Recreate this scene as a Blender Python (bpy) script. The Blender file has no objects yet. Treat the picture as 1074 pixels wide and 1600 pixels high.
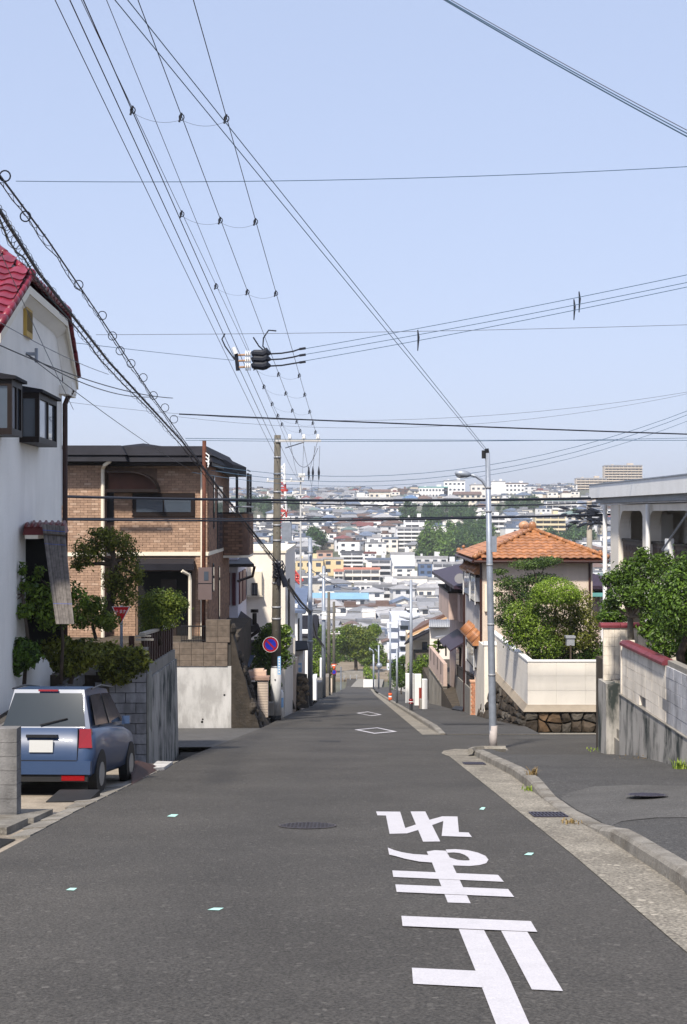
import bpy, math, random
from mathutils import Vector, Matrix, noise as mnoise

# ---------------------------------------------------------------- camera, sky, sun, exposure
HAZE = 0.00022
SC = bpy.context.scene
COL = SC.collection
FPX, CX, CY, CAMZ, SL = 2000.0, 537.0, 800.0, 1.6, 0.13   # focal length in photo pixels, road fall per metre
cam_d = bpy.data.cameras.new('camera')
cam = bpy.data.objects.new('camera', cam_d)
COL.objects.link(cam)
cam.location = (0, 0, CAMZ)
cam.rotation_euler = (math.radians(90), 0, 0)
cam_d.sensor_fit = 'VERTICAL'
cam_d.sensor_height = 36.0
cam_d.lens = FPX / 1600.0 * 36.0
cam_d.clip_start = 0.1
cam_d.clip_end = 12000
SC.camera = cam
SUN_EL, SUN_AZ = math.radians(53), math.radians(200)      # azimuth clockwise from the view direction
world = bpy.data.worlds.new('World')
SC.world = world
world.use_nodes = True
nt = world.node_tree
bg = nt.nodes['Background']
sky = nt.nodes.new('ShaderNodeTexSky')
sky.sky_type = 'NISHITA'
sky.sun_disc = False
sky.sun_elevation = SUN_EL
sky.sun_rotation = SUN_AZ
sky.air_density = 1.0
sky.dust_density = 1.2
sky.ozone_density = 2.0
gm = nt.nodes.new('ShaderNodeGamma')
gm.inputs[1].default_value = 0.25
tn = nt.nodes.new('ShaderNodeVectorMath')
tn.operation = 'MULTIPLY'
tn.inputs[1].default_value = (2.36, 2.58, 3.26)
nt.links.new(sky.outputs[0], gm.inputs[0])
nt.links.new(gm.outputs[0], tn.inputs[0])
nt.links.new(tn.outputs[0], bg.inputs[0])
bg.inputs[1].default_value = 0.12
sun_d = bpy.data.lights.new('sun', 'SUN')
sun_d.energy = 4.1
sun_d.angle = math.radians(3.5)
sun_d.color = (1.0, 0.92, 0.81)
sun = bpy.data.objects.new('sun', sun_d)
COL.objects.link(sun)
sdir = Vector((math.sin(SUN_AZ) * math.cos(SUN_EL), math.cos(SUN_AZ) * math.cos(SUN_EL), math.sin(SUN_EL)))
sun.rotation_euler = (-sdir).to_track_quat('-Z', 'Y').to_euler()
SC.view_settings.view_transform = 'Standard'
SC.view_settings.look = 'None'
SC.view_settings.gamma = 1
SC.view_settings.exposure = 0.72
SC.view_settings.use_curve_mapping = False

# ---------------------------------------------------------------- measuring helpers
def PX(px, Y): return (px - CX) * Y / FPX
def PZ(py, Y): return CAMZ - (py - CY) * Y / FPX
def P(px, py, Y): return Vector((PX(px, Y), Y, PZ(py, Y)))
def RY(py, h=0.0): return (CAMZ - h) / ((py - CY) / FPX - SL)
def R(px, py, h=0.0):
    Y = RY(py, h)
    return Vector((PX(px, Y), Y, h - SL * Y))
def rz(Y):
    if Y < 200: return -SL * Y
    if Y < 220:
        t = (Y - 200) / 20.0
        return -26.0 - 2.6 * (t - t * t / 2)
    return -27.3
def lerp_tab(tab, x):
    if x <= tab[0][0]: return tab[0][1]
    for (a, b), (c, d) in zip(tab, tab[1:]):
        if x <= c: return b + (d - b) * (x - a) / (c - a)
    return tab[-1][1]
HILL = [(215, -27.6), (235, -27.9), (262, -31), (300, -33), (420, -34), (480, -29), (600, -16), (700, -7.5), (850, 1.5), (1000, 10.5), (1150, 16.5), (1300, 17.5), (1700, 12), (3000, -10)]
def hz(Y): return lerp_tab(HILL, Y)
def hillY(py):
    a, b = 300.0, 1150.0
    for _ in range(40):
        m = (a + b) / 2
        if CY + (CAMZ - hz(m)) * FPX / m > py: a = m
        else: b = m
    return (a + b) / 2

# ---------------------------------------------------------------- mesh builder
class Frame:                          # a wall: u along it, v up, n out of it
    def __init__(s, o, u, n): s.o, s.u, s.n = Vector(o), Vector(u).normalized(), Vector(n).normalized()
    def p(s, u, v, n=0.0): return s.o + s.u * u + Vector((0, 0, v)) + s.n * n
class MB:
    def __init__(s): s.v, s.f = [], []
    def face(s, pts):
        b = len(s.v); s.v += [tuple(p) for p in pts]; s.f.append(tuple(range(b, b + len(pts)))); return s
    def hexa(s, p):                   # eight corners: bottom ring, top ring
        b = len(s.v); s.v += [tuple(q) for q in p]
        s.f += [(b, b+3, b+2, b+1), (b+4, b+5, b+6, b+7)] + [(b+i, b+(i+1) % 4, b+4+(i+1) % 4, b+4+i) for i in range(4)]
        return s
    def box(s, x0, x1, y0, y1, z0, z1):
        return s.hexa([(x0,y0,z0),(x1,y0,z0),(x1,y1,z0),(x0,y1,z0),(x0,y0,z1),(x1,y0,z1),(x1,y1,z1),(x0,y1,z1)])
    def pb(s, x0, x1, y0, y1, Y, d, e=0.0):       # box whose front face covers a pixel rectangle at depth Y
        return s.box(PX(x0, Y), PX(x1, Y), Y - e, Y + d, PZ(y1, Y), PZ(y0, Y))
    def fb(s, F, u0, u1, v0, v1, n0, n1):
        return s.hexa([F.p(u0,v0,n0),F.p(u1,v0,n0),F.p(u1,v0,n1),F.p(u0,v0,n1),F.p(u0,v1,n0),F.p(u1,v1,n0),F.p(u1,v1,n1),F.p(u0,v1,n1)])
    def prism(s, poly, d):            # planar polygon pushed along the vector d
        d = Vector(d); n = len(poly); b = len(s.v)
        s.v += [tuple(p) for p in poly] + [tuple(Vector(p) + d) for p in poly]
        s.f += [tuple(range(b, b+n)), tuple(range(b+2*n-1, b+n-1, -1))] + [(b+i, b+n+i, b+n+(i+1) % n, b+(i+1) % n) for i in range(n)]
        return s
    def tube(s, path, r, n=8, caps=True):
        path = [Vector(p) for p in path]
        rr = r if isinstance(r, (list, tuple)) else [r] * len(path)
        b = len(s.v); up = None
        for i, p in enumerate(path):
            t = (path[min(i+1, len(path)-1)] - path[max(i-1, 0)])
            if t.length < 1e-9: t = Vector((0, 0, 1))
            t.normalize()
            if up is None: up = Vector((1, 0, 0)) if abs(t.x) < .8 else Vector((0, 0, 1))
            a = (up - t * up.dot(t)).normalized(); up = a; c = t.cross(a)
            for k in range(n):
                w = 2 * math.pi * k / n
                s.v.append(tuple(p + (a * math.cos(w) + c * math.sin(w)) * rr[i]))
        for i in range(len(path) - 1):
            for k in range(n):
                s.f.append((b+i*n+k, b+i*n+(k+1) % n, b+(i+1)*n+(k+1) % n, b+(i+1)*n+k))
        if caps:
            s.f.append(tuple(b+n-1-k for k in range(n))); e = b+(len(path)-1)*n; s.f.append(tuple(e+k for k in range(n)))
        return s
    def cyl(s, p, q, r, n=12): return s.tube([p, q], r, n)
    def ball(s, c, r, n=10, m=7, sq=(1, 1, 1), rng=None, j=0.0):
        c = Vector(c); b = len(s.v); r = float(r)
        s.v.append((c.x, c.y, c.z - r*sq[2]))
        for i in range(1, m):
            a = -math.pi/2 + math.pi*i/m
            for k in range(n):
                w = 2*math.pi*k/n; q = 1 + (rng.uniform(-j, j) if rng else 0)
                s.v.append((c.x+r*q*sq[0]*math.cos(a)*math.cos(w), c.y+r*q*sq[1]*math.cos(a)*math.sin(w), c.z+r*q*sq[2]*math.sin(a)))
        s.v.append((c.x, c.y, c.z + r*sq[2])); t = len(s.v)-1
        for k in range(n):
            s.f.append((b, b+1+(k+1) % n, b+1+k)); s.f.append((t, t-n+k, t-n+(k+1) % n))
        for i in range(m-2):
            for k in range(n): s.f.append((b+1+i*n+k, b+1+i*n+(k+1) % n, b+1+(i+1)*n+(k+1) % n, b+1+(i+1)*n+k))
        return s
    def mesh(s, name, mat, off=(0, 0, 0), smooth=False):
        me = bpy.data.meshes.new(name)
        me.from_pydata([(x-off[0], y-off[1], z-off[2]) for x, y, z in s.v], [], s.f)
        if mat is not None: me.materials.append(mat)
        if smooth: me.shade_smooth()
        me.update(); return me
    def build(s, name, mat, parent=None, smooth=False, off=None):
        o = wl(parent) if parent else Vector((0, 0, 0))
        if off is not None: o = o + Vector(off)
        ob = bpy.data.objects.new(name, s.mesh(name, mat, o, smooth)); COL.objects.link(ob)
        if off is not None: ob.location = off
        if parent: ob.parent = parent
        return ob
def wl(o):
    v = Vector((0, 0, 0))
    while o: v += o.location; o = o.parent
    return v
def tag(o, label=None, cat=None, group=None, kind=None):
    if label: o['label'] = label
    if cat: o['category'] = cat
    if group: o['group'] = group
    if kind: o['kind'] = kind
    return o
def thing(name, label, cat, loc=(0, 0, 0), group=None):
    o = bpy.data.objects.new(name, None); COL.objects.link(o); o.location = loc
    o.empty_display_size = .2
    return tag(o, label, cat, group)
def struct(name, mb, mat, smooth=False): return tag(mb.build(name, mat, None, smooth), kind='structure')
def inst(name, me, parent, wpos, rot=None, scale=None):
    o = bpy.data.objects.new(name, me); COL.objects.link(o)
    if parent: o.parent = parent; o.location = Vector(wpos) - wl(parent)
    else: o.location = wpos
    if rot is not None: o.rotation_euler = rot
    if scale is not None: o.scale = scale
    return o

# ---------------------------------------------------------------- materials
MATS = {}
def srgb(r, g, b):
    f = lambda c: (c/255.0/12.92) if c/255.0 <= .04045 else ((c/255.0+.055)/1.055)**2.4
    return (f(r), f(g), f(b))
def mat(name, col, rough=.8, var=.12, scale=2.0, bump=0.0, bscale=60, streak=0.0, scol=(.03, .03, .03), spec=.3, metal=0.0, isl=0.0, speck=0.0, speck_scale=120, transl=0.0, coat=0.0, objr=0.0, sscale=1.7, patch=0.0, pcol=(.05,.05,.05), pscale=.4):
    if name in MATS: return MATS[name]
    m = bpy.data.materials.new(name); m.use_nodes = True; t = m.node_tree; N, L = t.nodes, t.links
    bs = N['Principled BSDF']; out = N['Material Output']
    bs.inputs['Roughness'].default_value = rough; bs.inputs['Metallic'].default_value = metal
    bs.inputs['Specular IOR Level'].default_value = spec; bs.inputs['Coat Weight'].default_value = coat
    geo = N.new('ShaderNodeNewGeometry')
    def noise(sc, det=4, vec=None, r=.55):
        n = N.new('ShaderNodeTexNoise'); n.inputs['Scale'].default_value = sc; n.inputs['Detail'].default_value = det
        n.inputs['Roughness'].default_value = r; L.new(vec or geo.outputs['Position'], n.inputs['Vector']); return n.outputs['Fac']
    def ramp(src, a, b, va=0.0, vb=1.0):
        r = N.new('ShaderNodeMapRange'); r.inputs[1].default_value = a; r.inputs[2].default_value = b
        r.inputs[3].default_value = va; r.inputs[4].default_value = vb; L.new(src, r.inputs[0]); return r.outputs[0]
    def mix(fac, a, b):
        x = N.new('ShaderNodeMix'); x.data_type = 'RGBA'
        L.new(fac, x.inputs[0])
        for i, c in ((6, a), (7, b)):
            if isinstance(c, tuple): x.inputs[i].default_value = (*c[:3], 1)
            else: L.new(c, x.inputs[i])
        return x.outputs[2]
    def mul(c, f):
        x = N.new('ShaderNodeVectorMath'); x.operation = 'SCALE'; L.new(f, x.inputs[3])
        if isinstance(c, tuple): x.inputs[0].default_value = c
        else: L.new(c, x.inputs[0])
        return x.outputs[0]
    c = mix(ramp(noise(scale), .3, .7), tuple(k*(1-var) for k in col), tuple(min(1, k*(1+var)) for k in col))
    if patch: c = mix(ramp(noise(pscale, 6), .48, .68, 0, patch), c, pcol)
    if speck:
        c = mul(c, ramp(noise(speck_scale, 2), .25, .75, 1-speck, 1+speck))
        v = N.new('ShaderNodeTexVoronoi'); v.inputs['Scale'].default_value = speck_scale*.6; L.new(geo.outputs['Position'], v.inputs['Vector'])
        c = mix(ramp(v.outputs['Color'], .8, 1.0, 0, speck*1.0), c, tuple(min(1, k*2.6) for k in col))
    if streak:
        mp = N.new('ShaderNodeMapping'); mp.inputs['Scale'].default_value = (1, 1, .30); L.new(geo.outputs['Position'], mp.inputs['Vector'])
        a = noise(sscale, 8, mp.outputs[0], .62); b = noise(.9, 6, None, .65)
        mm = N.new('ShaderNodeMath'); mm.operation = 'MULTIPLY'; L.new(ramp(a, .44, .58), mm.inputs[0]); L.new(ramp(b, .36, .52, .05, 1), mm.inputs[1])
        c = mix(ramp(mm.outputs[0], 0, 1, 0, streak), c, scol)
    if isl: c = mul(c, ramp(geo.outputs['Random Per Island'], 0, 1, 1-isl, 1+isl))
    if objr:
        oi = N.new('ShaderNodeObjectInfo'); c = mul(c, ramp(oi.outputs['Random'], 0, 1, 1-objr, 1+objr))
    L.new(c, bs.inputs['Base Color'])
    if bump:
        bp = N.new('ShaderNodeBump'); bp.inputs['Strength'].default_value = bump; bp.inputs['Distance'].default_value = .02
        L.new(noise(bscale, 3), bp.inputs['Height']); L.new(bp.outputs[0], bs.inputs['Normal'])
    if transl:
        tr = N.new('ShaderNodeBsdfTranslucent'); L.new(c, tr.inputs[0]); mx = N.new('ShaderNodeMixShader'); mx.inputs[0].default_value = transl
        L.new(bs.outputs[0], mx.inputs[1]); L.new(tr.outputs[0], mx.inputs[2]); L.new(mx.outputs[0], out.inputs['Surface'])
    MATS[name] = m; return m
def leafmat(name, dark, light, transl=.25):
    if name in MATS: return MATS[name]
    m = bpy.data.materials.new(name); m.use_nodes = True; t = m.node_tree; N, L = t.nodes, t.links
    bs = N['Principled BSDF']; bs.inputs['Roughness'].default_value = .45; bs.inputs['Specular IOR Level'].default_value = .35
    g = N.new('ShaderNodeNewGeometry'); n = N.new('ShaderNodeTexNoise'); n.inputs['Scale'].default_value = 1.6; L.new(g.outputs['Position'], n.inputs['Vector'])
    a = N.new('ShaderNodeMath'); a.operation = 'MULTIPLY_ADD'; L.new(n.outputs['Fac'], a.inputs[0]); a.inputs[1].default_value = 1.2; a.inputs[2].default_value = -.6
    b = N.new('ShaderNodeMath'); b.operation = 'ADD'; b.use_clamp = True; L.new(a.outputs[0], b.inputs[0]); L.new(g.outputs['Random Per Island'], b.inputs[1])
    x = N.new('ShaderNodeMix'); x.data_type = 'RGBA'; L.new(b.outputs[0], x.inputs[0]); x.inputs[6].default_value = (*dark, 1); x.inputs[7].default_value = (*light, 1)
    L.new(x.outputs[2], bs.inputs['Base Color'])
    tr = N.new('ShaderNodeBsdfTranslucent'); L.new(x.outputs[2], tr.inputs[0]); mx = N.new('ShaderNodeMixShader'); mx.inputs[0].default_value = transl
    L.new(bs.outputs[0], mx.inputs[1]); L.new(tr.outputs[0], mx.inputs[2]); L.new(mx.outputs[0], N['Material Output'].inputs['Surface'])
    MATS[name] = m; return m

asphalt = mat('asphalt', (.060, .056, .051), .85, .16, .7, .7, 60, speck=.65, speck_scale=54, patch=.4, pcol=(.043, .041, .039), pscale=.33)
asphalt2 = mat('asphalt_pavement', (.058, .056, .054), .85, .15, 1.2, .55, 70, speck=.8, speck_scale=52, patch=.4, pcol=(.072, .07, .067), pscale=.5)
asph_patch = mat('asphalt_patch', (.080, .077, .073), .85, .14, 1.5, .4, 70, speck=.55, speck_scale=60)
asph_dark = mat('asphalt_dark', (.036, .035, .035), .85, .1, 2, .4, 90, speck=.4, speck_scale=85)
gutter_m = mat('gutter_concrete', (.22, .20, .165), .9, .22, 1.5, 1.0, 40, speck=.65, speck_scale=38, patch=.55, pcol=(.12, .105, .085), pscale=.9)
kerb_m = mat('kerb_concrete', (.21, .195, .17), .85, .25, 4, .5, 40, patch=.6, pcol=(.1, .085, .065), pscale=2.2, speck=.25, speck_scale=60, objr=.12)
paint_m = mat('road_paint', (.49, .475, .495), .65, .06, 5, .25, 90, speck=.10, speck_scale=70, patch=.35, pcol=(.33, .32, .33), pscale=5)
mint = mat('survey_paint', (.42, .70, .62), .6, .1)
conc = mat('weathered_concrete', (.38, .36, .33), .85, .15, 1.2, .35, 40, streak=1.0, scol=(.035, .043, .04), sscale=2.0)
conc_brown = mat('brown_concrete', (.2, .175, .145), .9, .25, 2, .4, 40, streak=.5, scol=(.06, .05, .04))
conc_light = mat('light_concrete', (.50, .49, .47), .85, .1, 1, .3, 40, streak=.45, scol=(.16, .15, .14), sscale=2.6)
conc_grey = mat('grey_concrete', (.24, .225, .2), .85, .15, 1.5, .3, 40, streak=.35, scol=(.1, .09, .08))
block_grey = mat('grey_block', (.40, .40, .42), .9, .14, 6, .5, 60, streak=.6, scol=(.1, .1, .1), sscale=2.5, objr=.12)
block_cream = mat('cream_block', (.78, .71, .61), .85, .06, 6, .4, 60, streak=.38, scol=(.2, .17, .14), sscale=2.5, objr=.05)
block_brown = mat('brown_block', (.15, .118, .092), .9, .25, 6, .5, 60, streak=.4, scol=(.06, .05, .04), objr=.15)
maroon = mat('maroon_cap_tile', (.16, .032, .042), .5, .2, 6, .15, 30, streak=.2)
mortar = mat('mortar', (.22, .21, .2), .9, .1, 5)
mortar_dark = mat('dark_mortar', (.05, .045, .04), .95, .1, 5)
cream_wall = mat('cream_render', (.78, .72, .63), .8, .04, 1.5, .15, 50, streak=.12, scol=(.35, .3, .25))
pale_panel = mat('pale_wall_panel', (.80, .75, .67), .8, .04, 1.5, .15, 50, streak=.10, scol=(.4, .36, .3), objr=.02)
white_render = mat('white_render', (.87, .84, .78), .85, .06, .7, .3, 22, streak=.14, scol=(.5, .47, .42))
white_paint = mat('white_paint', (.8, .8, .79), .6, .04, 2, streak=.1, scol=(.4, .4, .38))
pink_wall = mat('pink_beige_render', (.55, .42, .36), .85, .08, 2, .2, 40, streak=.25, scol=(.2, .16, .14))
beige = mat('beige_render', (.60, .50, .41), .85, .06, 1, .2, 40, streak=.2, scol=(.3, .25, .2))
grey_render = mat('pale_grey_render', (.58, .55, .53), .85, .06, 1, .2, 40, streak=.3, scol=(.25, .23, .2))
red_tile = mat('red_glazed_tile', (.17, .010, .025), .4, .15, 5, coat=.0, objr=.25, spec=.5)
white_mortar = mat('white_roof_mortar', (.6, .52, .5), .8, .1, 8)
orange_tile = mat('orange_glazed_tile', (.34, .15, .062), .36, .2, 4, coat=.0, objr=.25, spec=.5)
dark_roof = mat('slate_grey_roofing', (.016, .016, .021), .7, .2, 2, .1, 20, spec=.12)
dark_tile = mat('dark_roof_tile', (.035, .03, .032), .6, .25, 4, .1, 20, objr=.2)
plum_roof = mat('plum_metal_roof', (.035, .022, .035), .5, .2, 3)
brick_m = mat('tan_brick', (.34, .22, .15), .8, .12, 8, .3, 60, objr=.16, isl=.16)
brick_side = mat('brown_brick', (.24, .135, .085), .8, .15, 8, .3, 60, objr=.25, isl=.25)
brick_light = mat('pale_brick', (.46, .32, .23), .8, .12, 8, .3, 60, objr=.15)
cream_trim = mat('cream_trim', (.75, .68, .55), .5, .05, 3)
brown_metal = mat('dark_brown_metal', (.014, .009, .008), .5, .15, 5, spec=.2)
pipe_brown = mat('brown_downpipe', (.04, .015, .012), .4, .2, 5)
rust = mat('rusty_steel', (.09, .028, .014), .7, .3, 9, .2, 60)
rust_plate = mat('rust_brown_plate', (.045, .02, .014), .7, .3, 6, .15, 40)
glass = mat('window_glass', (.05, .065, .085), .04, .1, 1, spec=.9)
glass_pale = mat('curtained_glass', (.32, .33, .36), .12, .12, 3, spec=.8)
curtain_m = mat('white_curtain', (.6, .6, .62), .8, .15, 9)
black = mat('black_metal', (.012, .012, .014), .4, .1, 5, spec=.4)
blackrub = mat('black_rubber', (.015, .015, .016), .6, .2, 5)
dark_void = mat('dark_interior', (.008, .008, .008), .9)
pole_conc = mat('pole_concrete', (.115, .105, .085), .85, .15, 4, .2, 60, streak=.4, scol=(.06, .055, .05))
galv = mat('galvanised_steel', (.28, .31, .36), .45, .12, 6, .05, 40, metal=.35)
galv_dull = mat('dull_galvanised_steel', (.30, .31, .33), .55, .12, 6, metal=.2)
porcelain = mat('white_porcelain', (.8, .8, .78), .2, .05)
wire_m = mat('black_cable', (.012, .015, .024), .5, .1)
wire_blue = mat('blue_grey_wire', (.06, .11, .17), .5, .1)
wire_grey = mat('grey_wire', (.10, .11, .14), .5, .1)
red_sign = mat('sign_red', (.55, .02, .025), .35, .03)
blue_sign = mat('sign_blue', (.015, .03, .36), .35, .03)
orange_sign = mat('sign_orange_red', (.75, .12, .03), .35, .05)
lightblue = mat('light_blue_plate', (.25, .45, .70), .4, .1)
bamboo = mat('weathered_bamboo', (.14, .125, .115), .8, .3, 14, isl=.35)
bluecord = mat('blue_cord', (.05, .1, .4), .7)
bark = mat('bark', (.07, .052, .038), .9, .35, 9, .7, 30)
bark_pale = mat('pale_bark', (.2, .17, .13), .9, .3, 9, .5, 30)
soil = mat('soil', (.06, .048, .035), .95, .3, 3, .6, 20)
stone_m = mat('brown_stone', (.045, .034, .024), .85, .45, 3.5, 1.0, 14, objr=.45, patch=.45, pcol=(.028, .02, .014), pscale=2.4)
stone_ochre = mat('ochre_stone', (.10, .062, .034), .85, .45, 3.5, 1.0, 14, objr=.35, patch=.5, pcol=(.04, .03, .02), pscale=2.4)
stone_grey = mat('grey_stone', (.065, .057, .047), .85, .35, 3.5, .9, 14, objr=.35, patch=.4, pcol=(.045, .035, .028), pscale=2.4)
stone_dark = mat('dark_stone', (.05, .041, .032), .9, .4, 2, 1.0, 12, streak=.6, scol=(.02, .017, .014))
car_blue = mat('blue_car_paint', (.026, .052, .115), .42, .03, 2, coat=.25, spec=.5)
car_glass = mat('car_glass', (.02, .028, .035), .05, .05, spec=.45)
tail_red = mat('tail_light_red', (.22, .006, .008), .12, .05, spec=.7)
plate_m = mat('plain_plate', (.5, .5, .48), .4, .05)
rim_m = mat('silver_rim', (.45, .46, .47), .3, .05, metal=.7)
iron = mat('cast_iron', (.035, .03, .032), .55, .3, 12, .5, 60, metal=.2)
grate_m = mat('grate_steel', (.06, .055, .075), .5, .2, 9, metal=.4)
aircon = mat('aircon_white', (.62, .6, .56), .5, .05)
L_dark = leafmat('leaf_dark', (0.022, 0.050, 0.010), (0.125, 0.216, 0.027))
L_mid = leafmat('leaf_mid', (0.038, 0.080, 0.012), (0.213, 0.312, 0.036))
L_olive = leafmat('leaf_olive', (0.045, 0.060, 0.011), (0.237, 0.252, 0.036))
L_bright = leafmat('leaf_bright', (0.090, 0.160, 0.016), (0.300, 0.432, 0.048))
L_pine = leafmat('leaf_pine', (0.024, 0.051, 0.017), (0.112, 0.172, 0.038))
L_far = leafmat('leaf_far', (0.018, 0.051, 0.022), (0.079, 0.154, 0.038))
L_farl = leafmat('leaf_far_light', (0.053, 0.105, 0.022), (0.150, 0.252, 0.042))
L_weed = leafmat('leaf_weed', (0.105, 0.180, 0.024), (0.338, 0.432, 0.060))
L_dry = leafmat('dry_grass', (.2, .13, .05), (.36, .26, .11))
L_bamb = leafmat('leaf_bamboo', (0.045, 0.090, 0.012), (0.225, 0.270, 0.036))
# ---------------------------------------------------------------- ground, road, pavement
def lin(pts, h=0.0):
    t = sorted([(R(x, y, h).y, R(x, y, h).x) for x, y in pts]); return t
LEFT = [(-20, -3.2), (8, -3.15)] + lin([(0, 1333), (120, 1268), (300, 1180), (407, 1138), (455, 1115), (486, 1103), (509, 1089)]) + [(205, .3), (222, .6)]
GUT = [(-20, 1.93)] + lin([(1074, 1490), (900, 1340), (700, 1180), (660, 1148), (585, 1085)]) + [(205, 4.2), (222, 4.6)]
KER = [(-20, 2.36), (9.2, 2.47)] + lin([(1074, 1395), (940, 1305), (875, 1270), (800, 1212), (735, 1178)]) + lin([(690, 1150), (585, 1081)]) + [(205, 4.75), (222, 5.2)]
KER.sort()
def xl(Y): return lerp_tab(LEFT, Y)
def xg(Y): return lerp_tab(GUT, Y)
def xk(Y): return lerp_tab(KER, Y)

m = MB()
ys = [-40, -10, 20, 60, 100, 150, 200, 215, 225, 235, 250, 262, 300, 340, 380, 420, 450, 480, 540, 600, 650, 700, 780, 850, 930, 1000, 1080, 1150, 1230, 1300, 1500, 1700, 2200, 3000, 5000]
xs = [-2500, -900, -500, -350, -260, -200, -150, -110, -80, -50, -25, -12, 0, 12, 25, 50, 80, 110, 150, 200, 260, 350, 500, 900, 2500]
def tz(X, Y):
    if Y < 215: return rz(Y) - .45
    z = hz(Y)
    if Y > 470: z += 3.0 * mnoise.noise((X * .006, Y * .006, 3.1)) * min(1, (Y - 470) / 150)
    if X > 120 and Y > 900: z += min(9, (X - 120) * .045) * min(1, (Y - 900) / 200)
    return z
idx = {}
for j, Y in enumerate(ys):
    for i, X in enumerate(xs):
        idx[i, j] = len(m.v); m.v.append((X, Y, tz(X, Y)))
for j in range(len(ys) - 1):
    for i in range(len(xs) - 1):
        m.f.append((idx[i, j], idx[i+1, j], idx[i+1, j+1], idx[i, j+1]))
struct('ground', m, mat('hill_ground', (.11, .11, .085), .95, .35, .05, patch=.6, pcol=(.035, .06, .02), pscale=.03))

def strip(name, m_, y0, y1, fa, fb, h, n=None, dz=0.0):
    m = MB(); n = n or max(2, int((y1 - y0) / 3))
    for i in range(n + 1):
        Y = y0 + (y1 - y0) * i / n
        for f in (fa, fb):
            X = f(Y); hh = h(X, Y) if callable(h) else h
            m.v.append((X, Y, rz(Y) + hh + dz))
        if i: b = 2 * (i - 1); m.f.append((b, b+1, b+3, b+2))
    return struct(name, m, m_)
strip('road', asphalt, -12, 222, lambda Y: xl(Y), lambda Y: xg(Y) + .05, 0.0, 120)
m = MB()                                                          # side street crossing, flush with the road
ya, yb = 29.9, 41.4
m.face([(-60, ya, -SL*ya-.3), (xl(ya)-.3, ya, -SL*ya-.004), (xl(yb)-.5, yb, -SL*yb-.004), (-60, yb, -SL*yb-.3)])
m.face([(xl(ya)-.3, ya, -SL*ya-.004), (xl(ya)+.3, ya, -SL*ya-.004), (xl(yb)+.3, yb, -SL*yb-.004), (xl(yb)-.5, yb, -SL*yb-.004)])
struct('side_street', m, asph_patch)
Y0R, Y1R = 26.9, 35.9
m = MB()
m.face([(xg(26)+.0, 26.0, -SL*26+.004), (40, 26.0, -SL*26+.004), (40, 36.2, -SL*36.2+.004), (xg(36.2), 36.2, -SL*36.2+.004)])
struct('side_street', m, asphalt)
strip('gutter', gutter_m, -12, 26.6, xg, lambda Y: xk(Y) + .02, .006, 60)
m = MB()                                                          # rounded end of the gutter
pts = [R(x, y, .008) for x, y in [(700, 1181), (690, 1177), (693, 1173), (712, 1170), (745, 1171), (752, 1178), (735, 1180)]]
m.face(pts); struct('gutter', m, gutter_m)
strip('gutter', gutter_m, 36.3, 200, xg, lambda Y: xk(Y) + .02, .006, 60)
def drop(Y):                                                      # kerb height along the near pavement
    return lerp_tab([(12.4, .13), (13.6, .035), (17.0, .035), (18.6, .14), (26, .13)], Y)
def sideh(X, Y):
    t = min(1, max(0, (X - xk(Y) - .2) / 1.4)); return drop(Y) * (1 - t) + .13 * t - .004
m = MB(); n = 70; cols = 7
for i in range(n + 1):
    Y = -12 + (26.7 + 12) * i / n
    for k in range(cols):
        X = xk(Y) + .17 + (6.0 - xk(Y) - .17) * (k / (cols - 1)) ** 1.5
        hh = sideh(X, Y)
        if Y > 24.6 and X > 3.3: hh *= max(0.08, 1 - (Y - 24.6) / 2.1)
        m.v.append((X, Y, rz(Y) + hh))
    if i:
        for k in range(cols - 1):
            b = (i - 1) * cols + k; m.f.append((b, b+1, b+1+cols, b+cols))
struct('pavement', m, asphalt2)
m = MB(); n = 26
for i in range(n + 1):
    for k in range(cols):
        Y = 13.5 + .5*math.sin(k*.9) + (17.2 - .5*math.cos(k*.8) - 13.5) * i / n
        X = xk(Y) + .20 + (5.95 - xk(Y) - .20) * (k / (cols - 1)) ** 1.5
        m.v.append((X, Y, rz(Y) + sideh(X, Y) + .007))
    if i:
        for k in range(cols - 1):
            b = (i - 1) * cols + k; m.f.append((b, b+1, b+1+cols, b+cols))
struct('pavement_patch', m, asph_patch)
strip('pavement', asphalt2, 36.4, 205, lambda Y: xk(Y) + .16, lambda Y: 5.6 + (Y - 36) * .012, lambda X, Y: min(.125, .02 + (Y - 36.4) * .03), 120)
strip('side_street_edge', gutter_m, 36.2, 37.2, lambda Y: xk(36.4) + .2, lambda Y: 9.5, .0, 2, .016)
for k, (x0, x1, y0, y1) in enumerate([(3.2, 5.1, 40.6, 42.2), (3.3, 5.4, 60, 61.6), (3.6, 5.5, 84, 86)]):
    m = MB(); m.face([(x, y, rz(y) + .132 + .003*k) for x, y in ((x0, y0), (x1, y0), (x1, y1), (x0, y1))]); struct('pavement_patch', m, asph_patch if k % 2 else asph_dark)
for k, pts in enumerate([[(500, 1156.5), (533, 1157), (532, 1159.5), (499, 1159)], [(484, 1125), (503, 1125), (503, 1127), (484, 1127)], [(437, 1092), (590, 1090), (592, 1093.5), (432, 1095.5)], [(452, 1082.5), (575, 1082), (577, 1083.5), (450, 1084)]]):
    m = MB(); m.face([R(x, y, .005 + .001*k) for x, y in pts]); struct('road_patch', m, asph_dark)

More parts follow.
